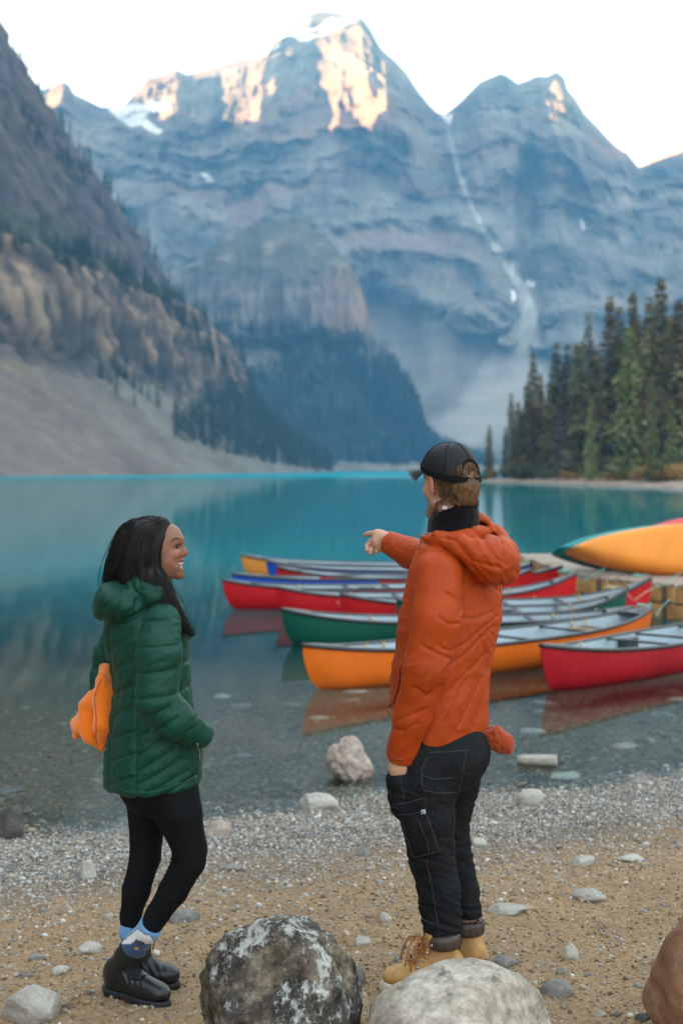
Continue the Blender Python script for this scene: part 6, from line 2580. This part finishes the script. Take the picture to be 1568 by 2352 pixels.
def skin_col_m(V):
    c = np.tile(np.array([0.52, 0.285, 0.185]), (len(V), 1))
    q = (V - HC) @ HR.T
    ear = (np.abs(q[:, 1]) > 0.074) & (np.abs(q[:, 2] + 0.022) < 0.045) & (np.abs(q[:, 0]) < 0.04)
    c[ear] = (0.56, 0.20, 0.135)
    beard = sstep(-0.060, -0.085, q[:, 2]) * sstep(-0.025, 0.012, q[:, 0]) * sstep(-0.16, -0.14, q[:, 2])
    beard = np.maximum(beard, sstep(-0.005, 0.02, q[:, 0]) * sstep(0.032, 0.012, q[:, 0]) * sstep(-0.09, -0.02, -np.abs(q[:, 2] + 0.05)) * 0.5)
    c = lerp(c, np.array([0.20, 0.105, 0.062]), (0.72 * beard * np.clip(0.75 + 0.8 * noise(V * 420, 2), 0, 1))[:, None])
    hand = V[:, 1] > 5.4
    red = np.clip(0.5 + noise(V * 45, 4) * 1.2, 0, 1)[:, None] * 0.55
    c[hand] = lerp(c[hand], np.array([0.56, 0.215, 0.15]), red[hand])
    return c


man = blob('person', f_body_m, [xv(830) - 0.1, 4.70, man_origin[2]], [xv(1130), 5.72, zv(1005)], 0.013, M_SKIN_M, None,
           dense=(((xv(945), xv(1110), 0.0034), (xv(800), xv(925), 0.0027)), ((4.85, 5.12, 0.0045), (5.44, 5.70, 0.0032)), ((zv(1280), zv(1040), 0.0030), (zv(1800), zv(1700), 0.005))), smooth_n=1, loc=man_origin, colf=skin_col_m)
tag(man, 'tall man in a rust orange hooded jacket, black jeans and cap, pointing over the lake', 'person')

# --- jacket
def secs_m(rows):
    out = []
    st, ct = abs(FM[1]), abs(FM[0])
    for py, cx, hw, b in rows:
        hh = hw * SM
        a = math.sqrt(max(hh * hh - (b * st) ** 2, 0.0064)) / ct
        out.append((zv(py), xv(cx), YM, a, b))
    return out


_tm = s_loft(secs_m([(1205, 1056, 48, 0.07), (1228, 1056, 74, 0.13), (1255, 1054, 94, 0.185), (1300, 1048, 106, 0.215), (1360, 1042, 114, 0.225), (1423, 1036, 118, 0.225), (1530, 1014, 111, 0.205),
                     (1600, 1009, 109, 0.195), (1652, 1014, 104, 0.19), (1700, 1024, 94, 0.185), (1745, 1028, 92, 0.18)]), THM, 2.2, 0.03)
_al = s_chain(AL_M, ALR_M, 0.02)
_ar = s_chain(AR_M, ARR_M, 0.02)
_hd = s_union([
    s_chain([v(978, 1246, -0.06), v(1008, 1240, -0.13), v(1052, 1252, -0.165), v(1095, 1275, -0.155), v(1128, 1298, -0.115)], [0.020, 0.028, 0.038, 0.050, 0.060], 0.012),
    s_chain([v(1100, 1208, 0.02), v(1128, 1238, 0.0), v(1150, 1275, -0.03), v(1152, 1305, -0.06)], [0.040, 0.052, 0.056, 0.058], 0.012),
    s_chain([v(1096, 1200, 0.05), v(1050, 1215, 0.12), v(1000, 1232, 0.12), v(976, 1244, 0.02)], [0.032, 0.030, 0.024, 0.018], 0.012),
    s_ell(v(1120, 1285, -0.08), (0.095, 0.11, 0.085)),
], 0.028)
_hd = s_diff(_hd, s_union([s_ell(v(1098, 1222, -0.02), (0.040, 0.085, 0.040), np.array(Matrix.Rotation(0.5, 3, 'Y'))), s_ell(v(1128, 1240, -0.04), (0.014, 0.05, 0.024), np.array(Matrix.Rotation(0.6, 3, 'Y')))], 0.03), 0.012)
_hd = s_diff(_hd, s_ell(v(1040, 1185), (0.072, 0.082, 0.085)), 0.01)
ax_l = AL_M[-1] - AL_M[-2]
ax_r = AR_M[-1] - AR_M[-2]
_al = s_cut(_al, ax_l, AL_M[-1] + 0.012 * ax_l / np.linalg.norm(ax_l), 0.006)
_ar = s_cut(_ar, ax_r, AR_M[-1] + 0.006 * ax_r / np.linalg.norm(ax_r), 0.006)
_al = s_diff(_al, s_round(AL_M[-1] - 0.1 * ax_l, AL_M[-1] + 0.4 * ax_l, 0.038, 0.042), 0.003)
_ar = s_diff(_ar, s_round(AR_M[-1] - 0.15 * ax_r, AR_M[-1] + 0.6 * ax_r, 0.036, 0.040), 0.003)
_tmc = s_cut(_tm, (0.30, 0, -1), v(1044, 1714, -0.1), 0.012)
_neckhole = s_ell(v(1040, 1185), (0.066, 0.078, 0.09))


def f_jacket_m(p):
    t = s_diff(_tmc, _neckhole, 0.01)(p)
    t = smin(t, _ar(p), 0.03)
    t = smin(t, _hd(p), 0.010)
    return smin(t, _al(p), 0.007)


def z2(*pts):
    return [(810.2 + 0.3056 * a, 980 + 0.3056 * b) for a, b in pts]


FOLDS = [z2((700, 1250), (780, 1290), (830, 1320)), z2((830, 1290), (815, 1380), (790, 1440)), z2((650, 1430), (720, 1490), (800, 1480)), z2((525, 1650), (600, 1690), (730, 1745)),
         z2((640, 1640), (690, 1680), (730, 1680)), z2((470, 1960), (560, 2030), (650, 1950)), z2((330, 2210), (430, 2170), (560, 2120)), z2((300, 2270), (380, 2290), (480, 2230)),
         z2((730, 1790), (850, 1700), (1050, 1500)), z2((730, 1690), (850, 1620), (1090, 1420)), z2((1040, 1850), (970, 2060), (900, 2260)), z2((960, 1880), (850, 2130), (760, 2290)),
         z2((850, 1900), (760, 2080), (690, 2230)), z2((1000, 1700), (850, 1850), (720, 2000)), z2((720, 2060), (640, 2200), (560, 2280)),
         z2((900, 1040), (960, 1130), (1080, 1225)), z2((790, 900), (900, 1010), (1100, 1060)), z2((860, 740), (980, 850), (1060, 980), (1150, 1040)), z2((1040, 690), (1110, 860), (1140, 1040)),
         z2((640, 830), (760, 850), (860, 930)), z2((1100, 1240), (1110, 1150), (1190, 1080)), z2((450, 1250), (420, 1420), (390, 1700), (340, 2000)),
         z2((340, 830), (360, 900), (420, 960)), z2((420, 850), (480, 930)), z2((820, 1440), (930, 1440), (1040, 1390))]


def disp_jacket_m(V, N):
    px = CX + V[:, 0] / V[:, 1] * F
    py = HZ - (V[:, 2] - CAMH) / V[:, 1] * F
    da, dt, dh = _al(V), _tmc(V), _hd(V)
    crease = field(px, py, FOLDS)
    cz = 0.002 * (1 - np.exp(-(crease / 22) ** 2)) - 0.0052 * np.exp(-(crease / 3.6) ** 2)
    # folds hang from the armpit and fan out to the hem
    ang = np.arctan2(py - 1395, px - 1085)
    rad = np.hypot(py - 1395, px - 1085)
    warp = noise(V * 6, 5)
    fan = fbm(np.stack([ang * 4.2 + warp, rad * 0.006, V[:, 1] * 2], -1), 3, 21, ridged=True)
    tor = (fan + 0.1) * 0.021 * sstep(20, 120, rad) * sstep(1330, 1420, py)
    diag = fbm(np.stack([(px * 0.55 + py) * 0.020 + warp * 0.5, (py * 0.5 - px) * 0.005, V[:, 1] * 2], -1), 3, 25, ridged=True)
    tor = tor + diag * 0.010
    par = arm_param(V, AL_M)
    elbow = np.exp(-((par - 0.33) / 0.10) ** 2) + 0.7 * np.exp(-((par - 0.62) / 0.09) ** 2) + 0.5 * np.exp(-((par - 0.08) / 0.06) ** 2)
    sl = fbm(np.stack([par * 15 + (px - 1000) * 0.020 + noise(V * 7, 8) * 1.2, V[:, 1] * 9, px * 0.006], -1), 3, 31, ridged=True)
    arm = sl * (0.005 + 0.017 * elbow) + fbm(np.stack([par * 3, px * 0.02, V[:, 1] * 6], -1), 2, 35) * 0.005
    hd = fbm(np.stack([(px * 0.8 + py * 0.9) * 0.012 + warp, (px - py) * 0.028, V[:, 1] * 8], -1), 3, 41, ridged=True) * 0.014
    ft = fbm(V * np.array([14, 14, 14]), 3, 45, ridged=True) * 0.006
    m = np.stack([da, dt, dh, _ar(V)])
    k = np.argmin(m, 0)
    nr = (V[:, 1] < YM + 0.05)
    out = np.choose(k, [arm * 0.42 + cz * nr, tor * 0.42 + cz * nr, hd * 0.6 + cz * nr, ft])
    two = np.sort(m, 0)
    return out * (0.35 + 0.65 * sstep(0, 0.02, two[1] - two[0])) - 0.002


jm = blob('jacket', f_jacket_m, [xv(868), 4.66, zv(1760)], [xv(1215), 5.62, zv(1165)], 0.0052, M_RUST, man, smooth_n=1, disp=disp_jacket_m)
sjm = Surf([jm])
M_SEAM = simple('rust_seam', (0.25, 0.034, 0.004), 0.7, 0.2, 300)
tubes([sjm.line([(957, 1308), (985, 1294), (1020, 1302), (1052, 1322), (1088, 1352)], 0.000),
       sjm.line([(1088, 1352), (1090, 1300), (1085, 1270)], 0.0), sjm.line([(1056, 1415), (1090, 1418), (1125, 1402), (1156, 1380)], 0.0),
       sjm.line([(930, 1440), (924, 1520), (920, 1600)], 0.0), sjm.line([(965, 1702), (1000, 1708), (1045, 1709), (1090, 1690), (1124, 1660)], 0.0)], 0.0009).build('seam', M_SEAM, jm, True)
tubes([sjm.line([(922, 1515), (918, 1560), (906, 1612)], 0.0035)], 0.0035).build('pocket_zip', M_SEAM, jm, True)
g = MB()
g.tube([sjm.at(906, 1612, 0.004)[0], sjm.at(902, 1618, 0.010)[0], sjm.at(899, 1622, 0.012)[0]], 0.004, 6)
g.build('zip_pull', M_SEAM, jm, True)
tubes([sjm.line([(896, 1733), (905, 1741), (918, 1746), (934, 1742)], 0.0)], 0.003).build('cuff', M_SEAM, jm, True)
g = MB()
g.tube([v(992, 1243, -0.10), v(978, 1238, -0.115), v(968, 1232, -0.12), v(961, 1228, -0.12)], [0.010, 0.009, 0.006, 0.004], 8, flat=0.6)
g.build('collar_tab', M_RUST, jm, True)

# --- fleece collar under the jacket
NC = v(1040, 1193, 0.0)


def f_coll(p):
    q = p - NC
    zz = q[:, 2] + 0.34 * -q[:, 0] * -1.0 - 0.0
    zz = q[:, 2] - 0.30 * q[:, 0] + 0.22 * q[:, 1]
    r = np.sqrt((q[:, 0] / 1.0) ** 2 + (q[:, 1] / 1.08) ** 2)
    rad = 0.079 - 0.10 * zz
    d = np.hypot(np.maximum(np.abs(r - rad) - 0.004, 0), np.maximum(np.abs(zz + 0.032) - 0.056, 0)) - 0.006
    return d


blob('fleece_collar', f_coll, [xv(960), 4.83, zv(1260)], [xv(1115), 5.11, zv(1135)], 0.0045, M_FLB, man, smooth_n=1, disp=lambda V, N: fbm(V * 40, 3, 2) * 0.004)
g = MB()
g.box(v(1021, 1166, -0.076), (0.016, 0.003, 0.012), ry=0.3)
g.build('shirt_label', M_WHITE, man)

# --- hair and cap
_sk = s_ell((-0.006, 0, 0.008), (0.104, 0.081, 0.103))


def f_mhair(p):
    q = (p - HC) @ HR.T
    d = smin(_sk(q), s_round((-0.075, 0, -0.04), (-0.072, 0, -0.088), 0.052, 0.040)(q), 0.03)
    d = np.maximum(d, q[:, 0] + 0.030 - 0.10 * q[:, 2])                 # back half
    d = np.maximum(d, -0.112 - q[:, 2] - 0.16 * q[:, 0])
    d = np.maximum(d, -(s_round((0.030, 0.085, -0.10), (-0.020, 0.085, -0.10), 0.05, 0.038)(q)))
    d = np.maximum(d, -(s_round((0.030, -0.085, -0.10), (-0.020, -0.085, -0.10), 0.05, 0.038)(q)))
    return d


def disp_mhair(V, N):
    q = (V - HC) @ HR.T
    return fbm(np.stack([q[:, 0] * 70 + q[:, 2] * 20, q[:, 1] * 80, q[:, 2] * 22], -1), 3, 9, ridged=True) * 0.008 - 0.002


hm = blob('hair', f_mhair, HC - 0.16, HC + 0.14, 0.0045, M_HAIRM, man, smooth_n=1, disp=disp_mhair)
rg = np.random.default_rng(5)
lk = []
for _ in range(190):
    a = rg.uniform(-1.25, 1.25)
    b0 = np.array([-0.092 * math.cos(a), 0.086 * math.sin(a), rg.uniform(-0.085, 0.012)])
    tip = b0 * np.array([1.02, 1.04, 1]) + np.array([rg.uniform(-0.012, 0.008), rg.uniform(-0.008, 0.008), -rg.uniform(0.012, 0.026)])
    mid = (b0 + tip) / 2 * np.array([1.05, 1.05, 1])
    lk.append(([hw_(*b0), hw_(*mid), hw_(*tip)], [0.006, 0.005, 0.001], 1))
Vs, Fs = strands(lk, 9, 0.0013, 8, 0.004, 7)
mk('hair_tufts', Vs, Fs, M_HAIRM, hm)
lk = []
for _ in range(40):         # tuft in the cap's opening
    a = rg.uniform(-0.5, 0.5)
    b0 = np.array([-0.107 * math.cos(a), 0.10 * math.sin(a), rg.uniform(0.0, 0.045)])
    tip = b0 + np.array([rg.uniform(-0.008, 0.0), rg.uniform(0.0, 0.02), -rg.uniform(0.015, 0.04)])
    lk.append(([hw_(*b0), hw_(*((b0 + tip) / 2 * np.array([1.03, 1, 1]))), hw_(*tip)], [0.005, 0.004, 0.001], 1))
Vs, Fs = strands(lk, 8, 0.0013, 9, 0.003, 7)
mk('hair_tufts', Vs, Fs, M_HAIRM, hm)

# cap: fine horizontal mesh ribs, six panels, arch at the back, brim, button
tc = NT('cap_mesh')
wv_ = tc.n('TexWave')
wv_.wave_type = 'BANDS'
wv_.bands_direction = 'Z'
wv_.inputs['Scale'].default_value = 62
wv_.inputs['Distortion'].default_value = 0.6
tc.l(tc.co(), wv_.inputs['Vector'])
tc.base(tc.ramp(wv_.outputs['Fac'], [(0.2, (0.004, 0.004, 0.005)), (0.8, (0.013, 0.0135, 0.016))])).set(Roughness=0.6, Specular_IOR_Level=0.3)
tc.bump(wv_.outputs['Fac'], 0.25, 0.0015)
NT_, NP_ = 96, 26
cap = empty_part('cap', man)


def cap_pt(th, ph, lift=0.0):
    """th 0 = front, pi = back; ph 0 = top, 1 = rim"""
    a = ph * math.pi / 2 * 1.0
    rx, ry, rz = 0.113 + lift, 0.092 + lift, 0.112 + lift
    k = math.sin(a) ** 0.86
    x = rx * k * math.cos(th) - 0.004
    y = ry * k * math.sin(th)
    z = rz * math.cos(a) ** 0.92 * 1.0 + 0.008
    z += -0.032 * ph * ph * (0.5 - 0.5 * math.cos(th)) + 0.030 * ph * ph * (0.5 + 0.5 * math.cos(th)) ** 1.5 + 0.002 * ph
    seam = abs(math.sin(3 * (th + math.pi / 6 * 0)))
    r = 1 + 0.004 * min(1, seam * 5) * ph
    return np.array([x * r, y * r, z])


ths = np.linspace(0, 2 * math.pi, NT_, endpoint=False)
phs = np.linspace(0.02, 1.02, NP_)
Vc = np.array([[hw_(*cap_pt(t, p)) for t in ths] for p in phs])
Vi = np.array([[hw_(*cap_pt(t, p, -0.003)) for t in ths] for p in phs])
gf = grid_faces(NP_, NT_, True)


def in_arch(t, p):
    return ((t - math.pi) / 0.42) ** 2 + ((p - 0.90) / 0.26) ** 2 < 1 and p < 0.90


keep = [f for f in gf.tolist() if not in_arch(float(np.mean([ths[i % NT_] for i in f])) if max(i % NT_ for i in f) - min(i % NT_ for i in f) < 5 else 0.0, float(np.mean([phs[i // NT_] for i in f])))]
keep = np.array(keep)
n_ = NT_ * NP_
Vall = np.concatenate([Vc.reshape(-1, 3), Vi.reshape(-1, 3), [hw_(*cap_pt(0, 0))]])
fl = keep[:, ::-1].tolist() + (keep + n_).tolist() + [[i, (i + 1) % NT_, 2 * n_] for i in range(NT_)]
mk('crown', Vall, fl, tc.m, cap)
g = MB()
for k in range(6):
    t = k * math.pi / 3 + (math.pi / 6 if False else 0)
    if abs(t - math.pi) < 0.1:
        ps = np.linspace(0.05, 0.60, 14)
    else:
        ps = np.linspace(0.05, 1.0, 20)
    g.tube([hw_(*cap_pt(t, p, 0.0008)) for p in ps], 0.0016, 5)
g.build('panel_seam', M_CAP, cap, True)
g = MB()
g.tube([hw_(*cap_pt(math.pi + 0.42 * math.sin(u) * 1.04, 0.90 - 0.26 * math.cos(u) * 1.04, 0.001)) for u in np.linspace(-1.55, 1.55, 20)], 0.0048, 6, flat=0.7)
g.build('arch_binding', M_CAP, cap, True)
g = MB()
for dz_ in (0.0, 0.0045, 0.009, 0.0135):
    g.tube([hw_(*(cap_pt(t, 0.985, 0.0015) + np.array([0, 0, dz_]))) for t in np.linspace(0, 2 * math.pi, 60)], 0.0040, 6, flat=1.2)
g.build('sweatband', M_CAP, cap, True)
g = MB()
g.tube([hw_(-0.004, 0, 0.118), hw_(-0.004, 0, 0.123), hw_(-0.004, 0, 0.1255)], [0.010, 0.009, 0.003], 10)
g.build('button', M_COLL, cap, True)
rows = []
for u in np.linspace(-1, 1, 21):
    r_ = []
    for q in np.linspace(0, 1, 8):
        t = u * 1.12
        b = cap_pt(t, 1.0, -0.002)
        out = np.array([b[0] + q * 0.092 * math.cos(u * 1.25) ** 0.6, b[1] * (1 + 0.02 * q), b[2] - 0.004 * q - 0.026 * abs(u) ** 2 * q])
        r_.append(out)
    rows.append(r_)
rows = np.array(rows)
up_ = rows.reshape(-1, 3)
dn_ = up_ - np.array([0, 0, 0.0035])
gf = grid_faces(21, 8)
m_ = 21 * 8
rim = [8 * k + 7 for k in range(21)]
fs = gf.tolist() + (gf[:, ::-1] + m_).tolist() + [[a, b, b + m_, a + m_] for a, b in zip(rim, rim[1:])]
mk('brim', np.array([hw_(*q) for q in np.concatenate([up_, dn_])]), fs, simple('cap_brim', (0.016, 0.019, 0.024), 0.45, 0.2, 80, 0.3, 300, 0.002), cap)

# --- jeans
_nm = s_chain([v(968, 1740, -0.075), v(972, 1800, -0.08), v(981, 1876, -0.085), v(991, 1968, -0.08), v(1006, 2042, -0.075), v(1012, 2100, -0.07), v(1017, 2160, -0.068), v(1018, 2192, -0.068)],
              [0.113, 0.112, 0.094, 0.0765, 0.072, 0.066, 0.059, 0.051], 0.012)
_fm = s_chain([v(1058, 1735, 0.085), v(1046, 1800, 0.09), v(1032, 1900, 0.085), v(1038, 1952, 0.085), v(1060, 2050, 0.085), v(1070, 2105, 0.09), v(1078, 2138, 0.09)],
              [0.097, 0.080, 0.067, 0.065, 0.060, 0.052, 0.043], 0.012)
_pelvis = s_union([s_ell(v(1030, 1735, 0.0), (0.130, 0.175, 0.13)), s_ell(v(1068, 1722, 0.0), (0.088, 0.14, 0.095))], 0.03)


def f_jeans(p):
    n_cut = np.maximum(_nm(p), zv(2176) - p[:, 2])
    f_cut = np.maximum(_fm(p), zv(2122) - p[:, 2])
    d = smin(n_cut, f_cut, 0.010)
    d = smin(d, np.maximum(s_chain([v(916, 1790, -0.14), v(928, 1850, -0.11)], [0.046, 0.05])(p), (p - v(914, 1769, -0.15)) @ np.array([-0.12, -0.1, 0.98])), 0.012)
    return smin(d, np.maximum(_pelvis(p), p[:, 2] - zv(1640)), 0.03)


def disp_jeans(V, N):
    px = CX + V[:, 0] / V[:, 1] * F
    py = HZ - (V[:, 2] - CAMH) / V[:, 1] * F
    k = np.exp(-((py - 1960) / 45) ** 2) + np.exp(-((py - 2090) / 60) ** 2) + 0.8 * np.exp(-((py - 1830) / 30) ** 2) + np.exp(-((py - 2150) / 24) ** 2)
    r = fbm(np.stack([px * 0.012 + py * 0.006, V[:, 1] * 7, py * 0.050 - px * 0.016], -1), 3, 51, ridged=True)
    return r * (0.003 + 0.008 * np.clip(k, 0, 1.2)) + fbm(V * 9, 2, 3) * 0.003 - 0.002


jn = blob('jeans', f_jeans, [xv(868), 4.70, zv(2200)], [xv(1150), 5.22, zv(1630)], 0.0055, M_DENIM, man, smooth_n=1, disp=disp_jeans)
sjn = Surf([jn])


def rib_cuff(c0, c1, r0, r1, n=34):
    V, nr = [], 7
    for i in range(nr):
        t = i / (nr - 1)
        c = lerp(c0, c1, t)
        r = lerp(r0, r1, t) * (1 + 0.05 * math.sin(math.pi * t))
        for k in range(n * 2):
            a = k * math.pi / n
            q = r + (0.0022 if k % 2 else -0.0012)
            V.append(c + np.array([q * math.cos(a), q * math.sin(a), 0]))
    mk('ankle_cuff', np.array(V), grid_faces(nr, n * 2, True), M_RIB, man)


rib_cuff(v(1018, 2166, -0.068), v(1018, 2206, -0.066), 0.0555, 0.046)
rib_cuff(v(1077, 2112, 0.09), v(1079, 2146, 0.09), 0.047, 0.039)
# stitched seams and pockets
seams = [[(1070, 1727), (1062, 1775), (1052, 1822)], [(984, 1728), (1026, 1727), (1078, 1723)], [(968, 1790), (972, 1815), (1008, 1822), (1045, 1820)], [(980, 1738), (968, 1770), (966, 1800)],
         [(890, 1735), (893, 1758), (905, 1772), (918, 1775), (928, 1768), (935, 1752)], [(918, 1776), (922, 1806), (930, 1840)],
         [(960, 1882), (980, 1935), (986, 1956)], [(978, 1975), (990, 2030), (998, 2080), (1006, 2130), (1012, 2172)], [(968, 2110), (1000, 2125)], [(966, 1780), (1000, 1790), (1040, 1786)]]
tubes([sjn.line(s_, 0.0004, 5) for s_ in seams], 0.0011, 4).build('stitching', M_STITCH, jn, True)
Vp, Fp = sjn.patch([(916, 1868), (976, 1856), (1014, 1960), (946, 1974)], 9, 11, 0.010)
mk('cargo_pocket', Vp, Fp, M_DENIM, jn)
sjn2 = Surf([jn, bpy.data.objects[jn.children[-1].name]])
Vp, Fp = sjn2.patch([(908, 1846), (974, 1830), (977, 1866), (914, 1874)], 9, 5, 0.008)
fl = mk('pocket_flap', Vp, Fp, M_DENIM, jn)
sfl = Surf([fl] + [c for c in jn.children if c.name.startswith('cargo')] + [jn])
tubes([sfl.line([(911, 1872), (940, 1870), (974, 1863)], 0.0008, 4), sfl.line([(976, 1833), (978, 1862)], 0.0008, 4), sfl.line([(922, 1880), (936, 1930), (948, 1970)], 0.0008, 4),
       sfl.line([(958, 1880), (980, 1930), (986, 1962)], 0.0008, 4), sfl.line([(980, 1872), (1008, 1955), (950, 1970)], 0.0008, 4), sfl.line([(908, 1848), (940, 1842), (974, 1832)], 0.0008, 4)], 0.0010, 4).build('stitching', M_STITCH, jn, True)
g = MB()
g.tube([sfl.at(903, 1851, 0.004)[0], sfl.at(908, 1853, 0.006)[0], sfl.at(914, 1856, 0.004)[0]], 0.006, 6)
g.build('flap_tab', M_DENIM, jn, True)
Vp, Fp = sfl.patch([(966, 1861), (976, 1859), (977, 1869), (967, 1871)], 3, 3, 0.002)
lb = mk('woven_badge', Vp, Fp, M_WHITE, jn)
sl_ = Surf([lb, fl, jn])
M_BLK = simple('black_print', (0.01, 0.01, 0.012), 0.8)
tubes([sl_.line([(967.5, 1869.5), (975.5, 1860.5)], 0.0006, 2), sl_.line([(968, 1863), (971, 1863)], 0.0006, 1), sl_.line([(972, 1868), (975.5, 1867.5)], 0.0006, 1)], 0.0011, 4).build('badge_mark', M_BLK, lb)

# --- boots
def work_boot(heel, toe, shaft_top, name_col=True, logo=False):
    heel, toe = np.array(heel, float), np.array(toe, float)
    L, R = foot_frame(heel, toe)
    k = L / 0.30
    base = heel.copy()

    def G_(a, b, c):
        return base + R.T @ np.array([a, b, c])

    def loc(f):
        return lambda p: f((p - base) @ R.T)
    b = empty_part('boot', man)
    up = s_union([
        s_ell((0.070 * k, 0, 0.072), (0.066, 0.042, 0.060)),
        s_chain([(0.078 * k, 0, 0.09), (0.085 * k, 0, 0.135), (0.092 * k, 0, 0.165)], [0.050, 0.049, 0.050], 0.01),
        s_round((0.10 * k, 0, 0.10), (0.195 * k, 0, 0.062), 0.046, 0.036),
        s_ell((0.228 * k, 0, 0.055), (0.070 * k, 0.048, 0.037)),
        s_ell((0.14 * k, 0, 0.050), (0.10 * k, 0.042, 0.036)),
    ], 0.022)
    up = s_cut(s_cut(up, (0, 0, 1), (0, 0, 0.168), 0.004), (0, 0, -1), (0, 0, 0.024), 0.004)
    cs = np.array([G_(x, y, z) for x in (-0.05, L + 0.05) for y in (-0.08, 0.08) for z in (0, 0.26)])
    lo_, hi_ = cs.min(0) - 0.01, cs.max(0) + 0.01

    def dsp(V, N):
        q = (V - base) @ R.T
        cr = np.exp(-(((q - np.array([0.165 * k, 0, 0.085])) / np.array([0.04, 0.06, 0.03])) ** 2).sum(1))
        return cr * 0.0035 * np.sin(q[:, 0] * 220 + q[:, 2] * 130) + fbm(V * 18, 2, 3) * 0.001
    u = blob('upper', loc(up), lo_, hi_, 0.0045, M_TAN, b, smooth_n=1, disp=dsp)
    col = s_union([s_chain([(0.092 * k + 0.050 * math.cos(a), 0.050 * math.sin(a), 0.176 - 0.004 * math.cos(a)) for a in np.linspace(0.75, 2 * math.pi - 0.75, 12)], [0.0155] * 12, 0.01),
                   s_chain([(0.090 * k + 0.050 * math.cos(a), 0.050 * math.sin(a), 0.158) for a in np.linspace(0.75, 2 * math.pi - 0.75, 12)], [0.0135] * 12, 0.01)], 0.014)
    blob('padded_collar', loc(col), lo_, hi_, 0.0045, M_COLL, b, smooth_n=1)
    tongue = s_union([s_round((0.155 * k, 0, 0.105), (0.138 * k, 0, 0.195), 0.012, 0.010), s_round((0.150 * k, 0.02, 0.115), (0.136 * k, 0.022, 0.188), 0.009, 0.008), s_round((0.150 * k, -0.02, 0.115), (0.136 * k, -0.022, 0.188), 0.009, 0.008)], 0.012)
    blob('tongue', loc(tongue), lo_, hi_, 0.0045, M_TAN, b, smooth_n=1)
    out = s_union([s_ell((0.068 * k, 0, 0.016), (0.074 * k, 0.046, 0.08)), s_ell((0.215 * k, 0, 0.016), (0.092 * k, 0.055, 0.08)), s_box((0.14 * k, 0, 0.016), (0.08 * k, 0.036, 0.08))], 0.03)
    blob('sole', loc(lambda p: np.maximum(out(p), np.abs(p[:, 2] - 0.018 - 0.10 * np.maximum(p[:, 0] / k - 0.24, 0)) - 0.018)), lo_, hi_, 0.004, M_CREAMSOLE, b, smooth_n=1)
    # laces criss-cross over the tongue and hang in loops
    g = MB()
    for i in range(5):
        t = i / 4
        x = lerp(0.205, 0.150, t) * k
        z = lerp(0.098, 0.172, t)
        for s_ in (-1, 1):
            g.tube([G_(x, s_ * 0.030, z - 0.012), G_(x + 0.004, s_ * 0.012, z + 0.004), G_(x - 0.006, -s_ * 0.012, z + 0.010), G_(x - 0.012 * k, -s_ * 0.031, z + 0.006)], 0.0032, 5)
    for s_, dx in ((1, 0.0), (-1, 0.01), (1, 0.02), (-1, -0.01)):
        g.tube(curve_pts([G_(0.158 * k, 0.0, 0.182), G_(0.185 * k + dx, s_ * 0.030, 0.175), G_(0.205 * k + dx, s_ * 0.046, 0.130), G_(0.212 * k + dx, s_ * 0.050, 0.085 + dx)], 10), 0.0034, 5)
    g.build('lace', M_LACE, b, True)
    for s_ in (-1, 1):
        for i in range(4):
            t = i / 3
            g = MB()
            c0 = np.array([lerp(0.185, 0.138, t) * k, s_ * (0.040 + 0.004 * t), lerp(0.092, 0.165, t)])
            g.tube([G_(*(c0 - np.array([0, s_ * 0.004, 0]))), G_(*(c0 + np.array([0, s_ * 0.004, 0])))], 0.0048, 8)
            g.build('eyelet', M_STEEL, b, True)
    if logo:
        sf_ = Surf([u])
        # the maker's two letters pressed into the heel
        ln = [[(1098, 2205), (1099, 2219)], [(1104, 2204), (1105, 2218)], [(1098.5, 2212), (1104.5, 2211)], [(1108, 2203), (1109, 2217)], [(1114, 2202), (1115, 2216)], [(1108.5, 2210), (1114.5, 2209)]]
        tubes([sf_.line(q, 0.0006, 3) for q in ln], 0.0024, 4).build('pressed_logo', M_COLL, b)
    return b


zb = gz(xv(1000), 4.86) + 0.002
toe_n = P(876, 2268, 4.84)
heel_n = np.array([toe_n[0] + 0.297, 4.90, zb])
toe_n[2] = zb
work_boot(heel_n, toe_n, None)
hx = P(1121, 2228, 5.065)
zb2 = gz(hx[0], 5.07) + 0.004
d_ = np.array([-0.80, 0.60, 0])
heel_f = np.array([hx[0] - 0.006, 5.015, zb2])
work_boot(heel_f, heel_f + d_ * 0.30, None, logo=True)

# --- knitted hat stuffed into his back pocket
_kn = s_union([s_chain([v(1118, 1690, -0.01), v(1138, 1692, -0.02), v(1158, 1706, -0.02), v(1164, 1718, -0.02)], [0.030, 0.034, 0.033, 0.024], 0.012), s_round(v(1122, 1706, -0.02), v(1150, 1720, -0.02), 0.020, 0.018)], 0.014)
kn = blob('knit_hat', _kn, [xv(1085), 4.85, zv(1760)], [xv(1200), 5.06, zv(1645)], 0.004, M_KNIT, None, smooth_n=1, loc=tuple(v(1140, 1705, -0.02)),
          disp=lambda V, N: fbm(np.stack([V[:, 0] * 30 + V[:, 2] * 20, V[:, 1] * 30, V[:, 2] * 40 - V[:, 0] * 12], -1), 2, 3, ridged=True) * 0.008 - 0.003 + 0.0008 * np.sin((V[:, 0] * 0.8 + V[:, 2]) * 1500))
tag(kn, 'rust red knitted hat sticking out of the man\'s back pocket', 'hat')
